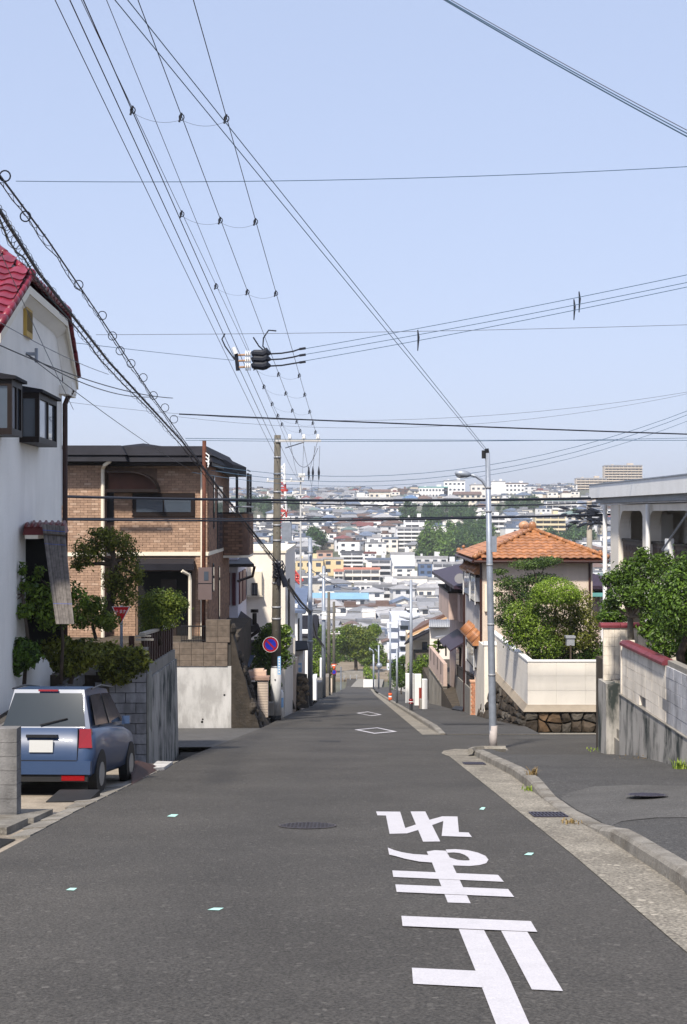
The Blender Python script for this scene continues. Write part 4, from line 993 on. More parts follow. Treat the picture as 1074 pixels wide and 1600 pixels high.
# bottom of the street: pale forecourt, steps, low walls, park
m = MB(); m.face([(PX(548,212), 208, rz(208)+.03), (PX(596,204), 203, rz(203)+.035), (PX(600,221), 221, rz(221)+.03), (PX(560,222), 222, rz(222)+.03)]); struct('pale_forecourt', m, mat('pale_paving', (.22, .21, .19), .9, .1, 1))
m = MB(); m.box(-40, 40, 221, 262, -29.5, -27.31); struct('park_ground', m, mat('park_ground', (.19, .155, .115), .95, .2, .3))
t = thing('park_steps', 'short flight of stone steps into the park at the end of the street', 'steps', (1, 223, -27.3))
for k in range(5): MB().box(-1.3, 3.4, 223 + k*.6, 226.6, -27.35 + k*.17, -27.18 + k*.17).build('step', conc_grey, t)
tag(MB().box(PX(526,222), PX(544,222), 222, 223, -27.6, PZ(1061,222)).build('park_wall', mat('reddish_park_wall', (.25,.15,.09),.9,.2,2)), 'low reddish brown wall left of the park steps', 'wall')
tag(MB().box(PX(570,222), PX(583,222), 222, 223, -27.6, PZ(1058,222)).build('park_wall', conc_grey), 'low grey wall right of the park steps', 'wall')
tag(MB().box(PX(568,206), PX(586,206), 206, 206.3, -27.4, PZ(1062,206)).build('park_sign', white_paint), 'long low white board beside the far street lamp', 'sign')
for i in range(3): tag(MB().box(.0 + i*1.1, .15 + i*1.1, 220.5, 220.65, -27.3, -26.5).build('bollard', galv_dull), 'short post in the row before the park steps', 'bollard', 'bollards before the park steps')
K = FPX / 232.0
def pk(px, py, rx, ry, Y=232): return T(px, py, Y, rx, ry)
tree('park_tree', 'broad golden green tree over the park steps in the street axis', 'tree', P(556, 1060, 228), P(556, 1030, 228), [pk(552,1000,26,18,228), pk(538,1010,18,14,228), pk(570,992,20,14,228), pk(548,985,20,10,228), pk(560,1018,22,12,228)], 8500, .40, L_bamb, .32, 61, bm=bark, up=.5)
tree('park_tree', 'dark tree on the right of the park steps', 'tree', P(592, 1060, 240), P(590, 1040, 240), [pk(585,985,12,11,240), pk(578,1010,14,16,240), pk(590,1018,10,16,240), pk(572,1030,12,12,240), pk(598,1030,8,14,240)], 5500, .40, L_mid, .3, 62)
tree('park_tree', 'tall green tree behind the left street poles', 'tree', P(505, 1066, 225), P(505, 1030, 225), [pk(505,1000,16,20,225), pk(490,1010,14,18,225), pk(525,998,16,20,225), pk(480,1000,16,14,225), pk(515,1025,20,16,225), pk(498,985,14,10,225)], 5600, .42, L_mid, .3, 63)
tree('park_tree', 'dark tree deep in the park behind the golden green one', 'tree', P(545, 1060, 250), P(545, 1030, 250), [pk(545,1025,40,22,250), pk(520,1035,30,18,250), pk(575,1035,24,18,250)], 4200, .45, L_dark, .3, 64)
tree('park_shrub', 'pale yellow green shrub by the foot of the far street lamp', 'shrub', P(577, 1066, 221), P(577, 1058, 221), [pk(577,1052,9,9,221), pk(573,1046,6,7,221), pk(582,1058,7,7,221)], 900, .28, L_bright, .1, 65)
tree('street_shrub', 'green shrubs on the bank behind the second left street pole', 'shrub', P(478, 1078, 120), P(478, 1050, 120), [T(472,1040,120,14,20), T(484,1050,120,10,16), T(496,1040,120,9,20), T(470,1020,120,10,12)], 2200, .26, L_mid, .1, 66)
# ---------------------------------------------------------------- LEFT: white house with red tiled jerkinhead gable
K = 1.15                                             # this house stands 15 % deeper than the first estimate
O = Vector((-5.06*K, 23*K, 0)); aw = Vector((.0485, -1, 0)).normalized(); nw = Vector((1, .0485, 0)).normalized()
FL = Frame(O, aw, nw)                                   # u runs from the far corner towards the camera
def lu(px): return (23*K - (-3.945*K) / ((px - CX)/FPX + .0485)) * 1.00117
def lY(px): return (-3.945*K) / ((px - CX)/FPX + .0485)
def lz(px, py): return PZ(py, lY(px))
t = thing('red_roofed_house', 'white rendered house with red glazed tile roof at the left edge', 'house', (-6, 20, -3))
eave, jz, rzv = 1.6+2.46*K, 1.6+3.45*K, 1.6+4.6*K
U0, U1 = -.55*K, 6.0*K; uc = 2.32*K; j0, j1 = .64*K, 4.0*K
zjw = jz - .10
prof = [FL.p(0, -3.8, 0), FL.p(5.75*K, -3.8, 0), FL.p(5.75*K, eave+.02, 0), FL.p(j1-.05, zjw, 0), FL.p(j0+.05, zjw, 0), FL.p(0, eave+.02, 0)]
m = MB(); m.prism(prof, tuple(nw * -8)); m.build('wall', white_render, t)
n0 = .24
near = [FL.p(U1, eave, n0), FL.p(U1, eave, -8), FL.p(uc, rzv, -8), FL.p(uc, rzv, -1.3), FL.p(j1, jz, n0)]
far = [FL.p(U0, eave, n0), FL.p(U0, eave, -8), FL.p(uc, rzv, -8), FL.p(uc, rzv, -1.3), FL.p(j0, jz, n0)]
hipp = [FL.p(j1, jz, n0), FL.p(j0, jz, n0), FL.p(uc, rzv, -1.3)]
m = MB(); dn = Vector((0, 0, -.10))
for poly in (near, far, hipp): m.face([p for p in poly]); m.face([p + dn for p in poly][::-1])
m.build('roof', mat('roof_base_red', (.18, .02, .03), .6, .1), t)
m = MB(); th = .24                                       # pale bargeboards and eaves boards with arched underside
for (a, b) in ((FL.p(U0, eave, n0), FL.p(j0, jz, n0)), (FL.p(U1, eave, n0), FL.p(j1, jz, n0)), (FL.p(j0, jz, n0), FL.p(j1, jz, n0))):
    q = [a + dn, b + dn, b + Vector((0,0,-th)), a + Vector((0,0,-th))]; m.prism(q, tuple(nw * -.05))
m.build('bargeboard', cream_trim, t)
m = MB(); N = 8                                          # arched soffit that curves from the boards down to the wall
path = [(U0+.02, eave-th), (U0+.25, eave-.02), (j0-.25, jz-.30), (j0+.2, jz-th), (uc, jz-th), (j1-.2, jz-th), (j1+.25, jz-.30), (U1-.02, eave-th)]
for (a, b) in zip(path, path[1:]): m.face([FL.p(a[0], a[1], n0-.03), FL.p(b[0], b[1], n0-.03), FL.p(b[0]+(uc-b[0])*.06, b[1]-.16, .004), FL.p(a[0]+(uc-a[0])*.06, a[1]-.16, .004)])
m.build('soffit', white_render, t)
m = MB(); m.fb(FL, U0, -.02, eave-.36, eave-.12, -7.9, n0-.04); m.fb(FL, U0+.0, .35, eave-.42, eave-.24, .003, n0-.055); m.build('eaves_box', white_render, t)
tr = tile_mesh(.30, .33, red_tile, .03)
c1 = tile_face(t, [near[0], near[1], near[2], near[3], near[4]], None, .30, .29, tr, 240, keep=lambda p: p.x > -9.8)
tile_face(t, hipp, None, .28, .29, tr, 60)
ridge(t, FL.p(j1, jz+.08, n0), FL.p(uc, rzv+.08, -1.3), .075, red_tile); ridge(t, FL.p(j0, jz+.08, n0), FL.p(uc, rzv+.08, -1.3), .075, red_tile)
ridge(t, FL.p(j1, jz+.06, n0+.02), FL.p(j0, jz+.06, n0+.02), .06, red_tile); ridge(t, FL.p(j0, jz+.05, n0), FL.p(U0, eave+.04, n0), .06, red_tile); ridge(t, FL.p(j1, jz+.05, n0), FL.p(U1, eave+.04, n0), .06, red_tile)
m = MB(); p = FL.p(j1, jz+.10, n0); m.ball(p, .11, sq=(1,1,.9)); m.ball(FL.p(j0, jz+.06, n0), .09); m.build('ridge_end', red_tile, t, True)
m = MB(); a, b = FL.p(j1, jz+.005, n0-.1), FL.p(uc, rzv+.0, -1.35); m.tube([a, b], .10, 6); m.build('ridge_mortar', white_mortar, t)
yv = mat('yellow_vent', (.5, .33, .08), .6, .1)
m = MB(); u0, u1 = lu(46), lu(36.5); z0, z1 = lz(41, 527), lz(41, 477); m.fb(FL, u0, u1, z0, z1, 0, .06); v = m.build('gable_vent', yv, t)
for k in range(12): MB().fb(FL, u0+.03, u1-.03, z0+.1+(z1-z0-.2)*k/12, z0+.1+(z1-z0-.2)*(k+.5)/12, .061, .068).build('louvre', mat('louvre_dark', (.12,.08,.02)), v)
def bay(u0, u1, z0, z1, n=.34):
    m = MB(); m.fb(FL, u0, u1, z0, z0+.10, 0, n); m.fb(FL, u0, u1, z1-.1, z1, 0, n); 
    for u in (u0, (u0+u1)/2-.035, u1-.07): m.fb(FL, u, u+.07, z0+.101, z1-.101, n-.07, n)
    for u in (u0+.001, u1-.061): m.fb(FL, u, u+.06, z0+.102, z1-.102, 0, .06)
    w = m.build('bay_window', brown_metal, t)
    m = MB(); m.hexa([FL.p(u0-.05,z1,0),FL.p(u1+.05,z1,0),FL.p(u1+.05,z1,n+.07),FL.p(u0-.05,z1,n+.07),FL.p(u0-.05,z1+.12,0),FL.p(u1+.05,z1+.12,0),FL.p(u1+.05,z1+.05,n+.07),FL.p(u0-.05,z1+.05,n+.07)]); m.build('bay_roof', dark_roof, w)
    um = (u0+u1)/2
    m = MB(); m.fb(FL, u0+.07, um-.03, z0+.1, z1-.1, n-.05, n-.04); m.build('pane', glass, w)
    m = MB(); m.fb(FL, um+.03, u1-.07, z0+.1, z1-.1, n-.04, n-.03); m.build('pane', glass_pale, w)
    m = MB(); m.fb(FL, u1-.04, u1-.03, z0+.1, z1-.1, .06, n-.07); m.build('side_pane', glass, w)
    m = MB(); m.fb(FL, u0+.04, u0+.05, z0+.1, z1-.1, .06, n-.07); m.build('side_pane', glass, w)
    m = MB()
    for i in range(10): m.cyl(FL.p(u0+.1+(u1-u0-.2)*i/10, z0+.1, .12), FL.p(u0+.1+(u1-u0-.2)*i/10, z1-.1, .12), .05, 6)
    m.build('curtain', curtain_m, w); m = MB(); m.fb(FL, u0+.05, u1-.05, z0+.1, z1-.1, .003, .01); m.build('inside', dark_void, w)
bay(2.2*K, 3.75*K, 1.6+1.05*K, 1.6+1.80*K); bay(5.0*K, 5.7*K, 1.6+1.05*K, 1.6+1.80*K)
m = MB(); q = FL.p(-.02, 0, .06); m.tube([(q.x, q.y, -2.6), (q.x, q.y, eave-.6), (q.x+.05, q.y+.06, eave-.45), (q.x+.12, q.y+.15, eave-.3)], .055, 8); m.build('downpipe', pipe_brown, t)
m = MB(); m.fb(FL, -.62, -.06, PZ(790, 27), PZ(703, 27), -.7, -.05); m.build('side_cabinet', white_paint, t)
m = MB(); p = FL.p(lu(41), PZ(552, 19.7*K), 0); m.cyl(p, p + nw*.18, .03, 6); m.tube([p + nw*.18 + Vector((0,0,-.15)), p + nw*.18 + Vector((0,0,.1))], .03, 6); m.build('wire_bracket', galv, t)
# low porch canopy beside the house corner, with a bamboo blind leaning from it
Yc = 23.0
t = thing('porch_canopy', 'little red tiled porch canopy over a dark doorway at the left house', 'canopy', P(70, 830, Yc))
m = MB(); m.hexa([P(36,836,Yc-.9),P(98,836,Yc-.9),P(108,830,Yc+.4),P(40,830,Yc+.4),P(38,823,Yc-.9),P(98,823,Yc-.9),P(104,816,Yc+.4),P(44,816,Yc+.4)]); m.build('canopy_roof', mat('canopy_red', (.12,.02,.02),.5), t)
for k in range(7): MB().tube([P(40+k*9.5, 823, Yc-.95), P(44+k*9.5, 815, Yc+.3)], .03, 6).build('canopy_tile', MATS['canopy_red'], t, True)
m = MB(); m.pb(39, 60, 836, 842, Yc-.9, .8); m.build('canopy_beam', cream_trim, t)
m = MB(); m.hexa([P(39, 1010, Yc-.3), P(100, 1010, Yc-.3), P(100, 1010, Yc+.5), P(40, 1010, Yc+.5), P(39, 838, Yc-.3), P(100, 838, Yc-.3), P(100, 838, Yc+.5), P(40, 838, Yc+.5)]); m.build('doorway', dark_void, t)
t = thing('bamboo_blind', 'weathered bamboo blind with blue cords leaning beside the left house', 'blind', P(85, 960, Yc-1))
n = 34
A0, A1, B0, B1 = P(66,819,Yc-.95), P(101,822,Yc-.95), P(88,975,Yc-1.6), P(116,975,Yc-1.6)
m = MB()
for i in range(n):
    f = (i+.5)/n; m.tube([A0.lerp(A1, f), A0.lerp(A1, f).lerp(B0.lerp(B1, f), .5) + Vector((0,-.02,0)), B0.lerp(B1, f)], .0075, 5)
tag(m.build('reed', bamboo, t), kind='stuff')
m = MB()
for g_ in (.06, .2, .3, .42, .55, .68, .8): m.tube([A0.lerp(B0, g_) + Vector((0,-.012,0)), A1.lerp(B1, g_) + Vector((0,-.012,0))], .005, 4)
m.build('cord', bluecord, t)
m = MB(); m.tube([A0.lerp(B0,.1)+Vector((0,-.03,0)), A1.lerp(B1,.1)+Vector((0.03,-.03,0))], .014, 5); m.build('batten', bark, t)

# raised front garden of that house: bed, low block wall, plants, paved apron, parked car
m = MB(); m.hexa([(-9, 14, -3), (-5.15, 14, -3), (-5.15, 24.6, -4), (-9, 24.6, -4), (-9, 14, -1.55), (-5.15, 14, -1.55), (-5.15, 24.6, -1.75), (-9, 24.6, -1.75)]); m.hexa([(-5.149, 21.5, -4), (-4.5, 21.5, -4), (-4.5, 24.6, -4), (-5.149, 24.6, -4), (-5.149, 21.5, -1.72), (-4.5, 21.5, -1.72), (-4.5, 24.6, -1.76), (-5.149, 24.6, -1.76)]); struct('garden_bed', m, soil)
t = thing('garden_block_wall', 'dark grey block wall holding the front garden behind the parked car', 'wall', (-5.1, 19, -3))
m = MB(); m.box(-5.14, -5.02, 14.6, 24.5, -4, -1.5); m.build('mortar_joint', mortar_dark, t)
me = MB().box(-.03, .03, -.195, .195, -.095, .095).mesh('block', mat('dark_block', (.17,.165,.16),.9,.25,5,.4,50,objr=.2, streak=.4))
for r in range(9):
    y = 14.8 + (.2 if r % 2 else 0)
    while y < 24.4:
        z = -1.6 - r*.2
        if z > rz(y) - .1: inst('block', me, t, (-5.0, y, z))
        y += .4
t = thing('block_pillar', 'stub of a dark block wall at the left edge above the drain', 'wall', P(10, 1280, 14.4))
bp0 = R(30, 1262)
for r in range(7):
    for k in range(3): MB().box(-4.1 - .4*k, -3.715 - .4*k, 14.55, 14.75, -1.98 + r*.16, -1.825 + r*.16).build('block', MATS['dark_block'], t)
m = MB(); m.box(-5.0, -3.73, 14.57, 14.73, -2.6, -.87); m.build('mortar_joint', mortar_dark, t)
m = MB()                                                  # apron of paving between road edge and garden wall
A = [(-8, 11.0), (xl(11)-.0, 11.0), (xl(14)-.0, 14.2), (xl(18), 18), (xl(24.6), 24.6), (-8, 24.6)]
m.face([(x, y, rz(y) - .03) for x, y in A]); struct('apron', m, mat('apron_concrete', (.27,.23,.18),.9,.25,1.3,.5,40, speck=.3, speck_scale=50, patch=.6, pcol=(.07,.055,.04), pscale=.8))
ed = thing('road_edging', 'row of pale edging stones between the apron and the road, left side', 'edging', (-3.2, 13, rz(13)))
for i in range(16):
    y = 13.0 + i*.74; w = .20 + .05*((i*7) % 3); MB_ = MB(); x = xl(y) - .02
    MB_.hexa([(x-w, y+.02, rz(y)-.05), (x, y+.02, rz(y)-.05), (x, y+.70, rz(y+.7)-.05), (x-w, y+.70, rz(y+.7)-.05), (x-w, y+.02, rz(y)-.012), (x, y+.02, rz(y)+.004), (x, y+.70, rz(y+.7)+.004), (x-w, y+.70, rz(y+.7)-.012)])
    MB_.build('edge_stone', kerb_m, ed)
t = thing('open_drain', 'dark open drain with concrete cover at the lower left edge', 'drain', (-3.9, 13, -1.7))
m = MB(); m.face([(x, y, rz(y) - .02) for x, y in ((-4.3, 11.2), (-3.28, 11.6), (-3.3, 12.9), (-4.3, 13.3))]); m.build('pit', dark_void, t)
m = MB()
for (x0, x1, y0, y1) in ((-4.3, -3.5, 13.3, 14.2), (-4.3, -3.45, 14.25, 15.2)): m.hexa([(x0,y0,rz(y0)-.04),(x1,y0,rz(y0)-.04),(x1,y1,rz(y1)-.04),(x0,y1,rz(y1)-.04),(x0,y0,rz(y0)+.05),(x1,y0,rz(y0)+.05),(x1,y1,rz(y1)+.05),(x0,y1,rz(y1)+.05)])
m.build('cover_slab', kerb_m, t)
c = R(115, 1247); m = MB(); m.hexa([(c.x-.3, c.y-.3, c.z-.02), (c.x+.25, c.y-.25, c.z-.02), (c.x+.3, c.y+.3, c.z-.05), (c.x-.25, c.y+.3, c.z-.05), (c.x-.3, c.y-.3, c.z+.02), (c.x+.25, c.y-.25, c.z+.02), (c.x+.3, c.y+.3, c.z+.05), (c.x-.25, c.y+.3, c.z+.05)])
tag(m.build('rubber_ramp', blackrub), 'small black rubber ramp plate on the apron beside the parked car', 'ramp')

# the parked car (behind the blurred patch of the photograph): small blue hatchback seen from behind
def car(loc, pitch, yaw):
    t = thing('parked_car', 'small blue hatchback parked on the apron by the left garden wall, seen from behind', 'car', loc)
    t.rotation_euler = (pitch, 0, yaw)
    def part(name, mb, mm, par=None, sm=False):
        ob = bpy.data.objects.new(name, mb.mesh(name, mm, (0,0,0), sm)); COL.objects.link(ob); ob.parent = par or t; return ob
    L, W = 3.4, .73
    st = [(0,.80,.28,.60),(.06,.97,.22,.92),(.25,1.0,.19,.98),(1.2,1.0,.19,.97),(2.4,1.0,.19,.93),(2.9,.98,.20,.86),(3.25,.93,.22,.78),(3.4,.80,.30,.60)]
    m = MB(); n = 14
    for (y, wf, z0, z1) in st:
        zm, hh = (z0+z1)/2, (z1-z0)/2
        for k in range(n):
            a = 2*math.pi*k/n; ca, sa = math.cos(a), math.sin(a); e = .38
            m.v.append((W*wf*math.copysign(abs(ca)**e, ca), y, zm + hh*math.copysign(abs(sa)**e, sa)))
    for i in range(len(st)-1):
        for k in range(n): m.f.append((i*n+k, i*n+(k+1)%n, (i+1)*n+(k+1)%n, (i+1)*n+k))
    m.f.append(tuple(range(n-1,-1,-1))); e0 = (len(st)-1)*n; m.f.append(tuple(e0+k for k in range(n)))
    part('body', m, car_blue, None, True)
    cs = [(.10,.90,.66,.93),(.34,.85,.58,1.46),(1.0,.84,.56,1.50),(1.9,.84,.56,1.46),(2.75,.92,.66,.90)]
    m = MB()
    for (y, wl_, wt, z1) in cs: m.v += [(-W*wl_, y, .90), (W*wl_, y, .90), (W*wt*1.18, y, z1), (-W*wt*1.18, y, z1)]
    for i in range(4):
        b = i*4
        for k in range(4): m.f.append((b+k, b+(k+1)%4, b+4+(k+1)%4, b+4+k))
    m.f += [(3,2,1,0), (16,17,18,19)]; cab = part('cabin', m, car_blue)
    def q(a, b, s, tt): return Vector(a)*(1-s)*(1-tt) + Vector(b)*s*(1-tt)
    m = MB()                                              # rear window, proud of the tailgate
    m.face([(-.58,.105,.95),(.58,.105,.95),(.48,.295,1.41),(-.48,.295,1.41)]); part('rear_window', m, car_glass, cab)
    for s in (-1, 1):
        m = MB(); m.face([(s*.655,.42,.96),(s*.655,1.28,.96),(s*.535,1.22,1.40),(s*.545,.52,1.38)]); part('side_window', m, car_glass, cab)
        m = MB(); m.face([(s*.66,1.36,.96),(s*.665,2.35,.96),(s*.54,1.86,1.40),(s*.535,1.30,1.40)]); part('side_window', m, car_glass, cab)
        m = MB(); m.hexa([(s*.52,-.0,.66),(s*.70,.03,.66),(s*.70,.12,.66),(s*.52,.12,.66),(s*.52,.02,.92),(s*.67,.06,.92),(s*.67,.14,.92),(s*.52,.12,.92)]); part('tail_light', m, tail_red)
        m = MB(); m.box(s*.74-.06, s*.74+.06, 2.2, 2.32, .92, 1.04); part('mirror', m, car_blue)
        for y in (.55, 2.75):
            wh = MB().tube([(s*.58,y,.27),(s*.60,y,.27),(s*.72,y,.27),(s*.735,y,.27)], [.24,.275,.275,.24], 18); w = part('wheel', wh, blackrub)
            m = MB().tube([(s*.73,y,.27),(s*.742,y,.27)], .17, 14); part('rim', m, rim_m, w)
    m = MB(); m.box(-.70, .70, -.05, .05, .30, .48); part('rear_bumper', m, car_blue)
    m = MB(); m.box(-.66, .66, -.02, .05, .20, .298); part('underguard', m, blackrub)
    m = MB(); m.box(-.165, .165, -.025, .0, .60, .765); part('number_plate', m, plate_m)
    m = MB(); m.box(-.22, .22, -.01, .05, .80, .84); part('tailgate_handle', m, black)
    m = MB(); m.tube([(-.05,.085,.97),(.32,.13,1.06)], .010, 5); part('wiper', m, black)
    m = MB(); m.box(-.14, .14, .27, .31, 1.435, 1.46); part('brake_light', m, tail_red)
    m = MB()
    for s in (-1, 1): m.box(s*.505-.004, s*.505+.004, -.012, .05, .50, .92)
    m.box(-.5, .5, -.035, .05, .482, .492); part('tailgate_seam', m, black)
    for s in (-1, 1):
        for y in (.55, 2.75): part('wheel_arch', MB().tube([(s*.60,y,.29),(s*.733,y,.29)], .33, 20), blackrub)
    m = MB(); m.box(.3, .62, -.03, .05, .215, .29); part('reflector', m, tail_red)
    for s in (-1, 1): m = MB(); m.tube([(s*.57,.5,1.47),(s*.56,1.1,1.52),(s*.56,1.9,1.49)], .014, 6); part('roof_rail', m, black)
    return t
yc = 17.7
car((-4.2, yc, rz(yc) - .03), math.atan(-SL), math.radians(-1.5))

# garden plants at left
tree('garden_tree', 'dark gnarled garden tree with clumped crown before the brick house', 'tree', P(165, 960, 27), P(178, 880, 27),
     [T(140,862,27,30,24), T(175,845,27,36,18), T(200,870,27,22,26,.3), T(185,905,27,28,24), T(122,882,27,14,12), T(195,930,27,24,22), T(160,832,27,24,10), T(215,900,27,14,18)], 6000, .07, L_olive, .10, 71, shell=.25)
tree('bamboo_shrub', 'feathery bright green bamboo like shrub above the brown fence', 'shrub', P(252, 1000, 27.2), P(252, 980, 27.2), [T(255,940,27.2,38,22), T(232,950,27.2,20,24), T(278,945,27.2,20,16), T(255,965,27.2,32,20), T(230,980,27.2,14,24)], 6500, .06, L_bamb, .035, 72, shell=.1, up=.8)
tree('garden_shrub', 'leafy shrub below the bamboo blind', 'shrub', P(95, 1060, 22.3), P(95, 950, 22.3), [T(70,935,22.3,34,26), T(105,925,22.3,22,24), T(45,915,22.3,20,16), T(60,895,22.3,12,14), T(85,960,22.3,40,26), T(125,935,22.3,20,16)], 1500, .095, L_mid, .03, 73, shell=.15)
tree('garden_shrub', 'small upright shrub against the white wall of the left house', 'shrub', P(38, 1060, 22), P(36, 930, 22), [T(35,890,22,8,14), T(38,918,22,10,10), T(8,945,22,14,8), T(5,928,22,9,6), T(38,955,22,18,14)], 420, .10, L_mid, .03, 74, shell=.15)
tree('garden_shrub', 'yellow green shrub under the dark gnarled tree', 'shrub', P(150, 990, 25.5), P(150, 965, 25.5), [T(145,945,25.5,24,16), T(128,965,25.5,24,20), T(165,970,25.5,26,18)], 2000, .08, L_bamb, .03, 75, shell=.2)
for i, (a, b, c, lab) in enumerate([(15, 1012, 28, 'dark shrub mass over the block wall at the left edge'), (110, 1012, 32, 'dark shrub mass over the block wall behind the parked car'), (185, 1024, 30, 'dark olive hedge beside the grey block wall')]):
    Yk = (21.8, 22.8, 24.6)[i]
    tree('hedge_shrub', lab, 'shrub', P(a, 1060, Yk), P(a, 1030, Yk), [T(a-20,b,Yk,c,22), T(a+22,b+8,Yk,c,24), T(a,b+24,Yk,c,22)], 2600, .10, [L_dark, L_olive, L_olive][i], .04, 76 + i)

# red stop sign that peeps over the hedge
Ys = 26.3
b = Vector((PX(190, Ys), Ys, rz(Ys) - .2)); t = thing('stop_sign', 'red triangular stop sign behind the bamboo like shrub', 'traffic sign', b)
MB().cyl(b, P(190, 946, Ys), .03, 8).build('post', galv, t)
c = P(190, 962, Ys); r_ = .20
tri = lambda s, y: [Vector((c.x-.19*s, y, c.z+.19 - (1-s)*.06)), Vector((c.x+.19*s, y, c.z+.19 - (1-s)*.06)), Vector((c.x, y, c.z-.16 - (s-1)*.12))]
MB().prism(tri(1, Ys-.05), (0, .012, 0)).build('sign_border', white_paint, t)
MB().prism(tri(.88, Ys-.054), (0, .003, 0)).build('sign_face', red_sign, t)
def text(body, loc, size, mm, parent, rot=(math.pi/2, 0, 0), name='lettering'):
    cu = bpy.data.curves.new(name, 'FONT'); cu.body = body; cu.size = size; cu.align_x = 'CENTER'; cu.align_y = 'CENTER'; cu.extrude = .001
    ob = bpy.data.objects.new(name, cu); COL.objects.link(ob); bpy.context.view_layer.update()
    me = bpy.data.meshes.new_from_object(ob.evaluated_get(bpy.context.evaluated_depsgraph_get())); bpy.data.objects.remove(ob)
    me.materials.clear(); me.materials.append(mm)
    o2 = bpy.data.objects.new(name, me); COL.objects.link(o2); o2.parent = parent; o2.location = Vector(loc) - wl(parent); o2.rotation_euler = rot; return o2
text('\u6b62\u307e\u308c', (c.x, Ys-.058, c.z+.085), .085, white_paint, t)

# grey block wall, brown corrugated fence and stained concrete wall before the side street
Yb = 24.9
t = thing('closing_block_wall', 'grey block wall end facing the street below the brown fence', 'wall', P(215, 1190, Yb))
x0, x1 = PX(150, Yb), PX(229, Yb)
m = MB(); m.box(x0, x1 - .003, Yb+.03, Yb+.16, -4.2, PZ(1018, Yb)); m.build('mortar_joint', mortar_dark, t)
me = MB().box(-.192, .192, -.03, .05, -.093, .093).mesh('block', block_grey)
for r in range(11):
    z = PZ(1018, Yb) - .1 - r*.2; x = x1 - .2 - (.2 if r % 2 else 0)
    if r % 2: inst('block', me, t, (x1 - .1, Yb, z), None, (.48, 1, 1))
    while x > x0: inst('block', me, t, (x, Yb, z)); x -= .4
m = MB(); m.pb(150, 229.5, 1013, 1018, Yb-.05, .24); m.build('cap', conc_grey, t)
FT = Frame((-3.82, 25.0, 0), (-.01, 1, 0), (1, 0, 0))
t = thing('stained_retaining_wall', 'stained concrete retaining wall at the corner of the left side street', 'wall', (-3.9, 27, -4))
zt0, zt1 = PZ(1062, 25), PZ(1030, 29.6)
m = MB(); m.hexa([FT.p(0,-4.4,-.5), FT.p(0,-4.4,.06), FT.p(4.7,-5,.06), FT.p(4.7,-5,-.5), FT.p(0,zt0,-.5), FT.p(0,zt0,0), FT.p(4.7,zt1,0), FT.p(4.7,zt1,-.5)]); m.build('wall', conc, t)
m = MB(); m.box(-4.25, -3.80, 24.96, 25.4, -4.2, PZ(1052, 25)); m.build('end_pillar', mat('mossy_concrete', (.24,.235,.21),.9,.25,1.5,.4,40,streak=.7,scol=(.05,.05,.03)), t)
m = MB(); m.hexa([FT.p(.4,zt0,-.25), FT.p(.4,zt0,-.04), FT.p(4.68,zt1,-.04), FT.p(4.68,zt1,-.25), FT.p(.4,PZ(1040,25.4),-.25), FT.p(.4,PZ(1040,25.4),-.04), FT.p(4.68,PZ(1030,29.6)+.22,-.04), FT.p(4.68,PZ(1030,29.6)+.22,-.25)]); m.build('brick_course', conc_grey, t)
t = thing('corrugated_fence', 'dark brown corrugated fence on top of the stained retaining wall', 'fence', (-3.9, 27, -1.5))
n = 24; fz0, fz1 = PZ(1041, 25.2), PZ(1022, 29.5)
for i in range(n):
    f0, f1 = i/n, (i+.72)/n; u0, u1 = .2+4.45*f0, .2+4.45*f1; zb0 = fz0+(fz1-fz0)*f0
    m = MB(); m.fb(FT, u0, u1, zb0+.02, zb0+.62, -.16, -.10 + .02*(i % 2)); m.build('fence_panel', rust_plate, t)
m = MB(); m.hexa([FT.p(.1,fz0+.62,-.19), FT.p(.1,fz0+.62,-.06), FT.p(4.7,fz1+.62,-.06), FT.p(4.7,fz1+.62,-.19), FT.p(.1,fz0+.67,-.19), FT.p(.1,fz0+.67,-.06), FT.p(4.7,fz1+.67,-.06), FT.p(4.7,fz1+.67,-.19)])
m.pb(212, 240, 998, 1001, 25, .05); m.pb(212, 236, 993, 995, 25.1, .05); m.build('fence_rail', mat('pale_rail', (.4,.36,.3), .6), t)
m = MB(); m.box(-4.2, -4.1, 25.02, 25.1, -2.2, PZ(994, 25)); m.build('fence_post', rust_plate, t)
m = MB(); m.hexa([R(206,1226,-.05), R(252,1198,-.05), R(216,1188,.1), R(205,1190,.1), R(206,1226,.0), R(253,1199,.01), R(216,1188,.2), R(205,1190,.2)]); tag(m.build('ramp_plate', rust_plate), 'rust brown steel ramp plate on the left road edge', 'ramp')
m = MB(); c0 = [R(x, y, .0) for x, y in ((233,1205),(257,1203),(270,1194),(246,1193))]; m.hexa([p + Vector((0,0,-.1)) for p in c0] + [p + Vector((0,0,.05)) for p in c0]); tag(m.build('drain_slab', conc_light), 'pale concrete drain slab beside the rusty ramp plate', 'slab')
m = MB(); m.box(-3.78, xl(27)+.0, 25.6, 29.8, -5, rz(29.8)-.02); m.v = [(x, y, min(z, rz(y)-.12) if z > -4.9 else z) for x, y, z in m.v]; struct('drain_bed', m, mat('ditch_earth', (.035,.03,.025),.95,.3,3,.5,20))
m = MB(); m.hexa([(-12, 25.1, -4), (-4.3, 25.1, -4), (-4.35, 29.6, -4), (-12, 29.6, -4), (-12, 25.1, -1.6), (-4.3, 25.1, -1.6), (-4.35, 29.6, -1.7), (-12, 29.6, -1.7)]); struct('garden_bed', m, soil)

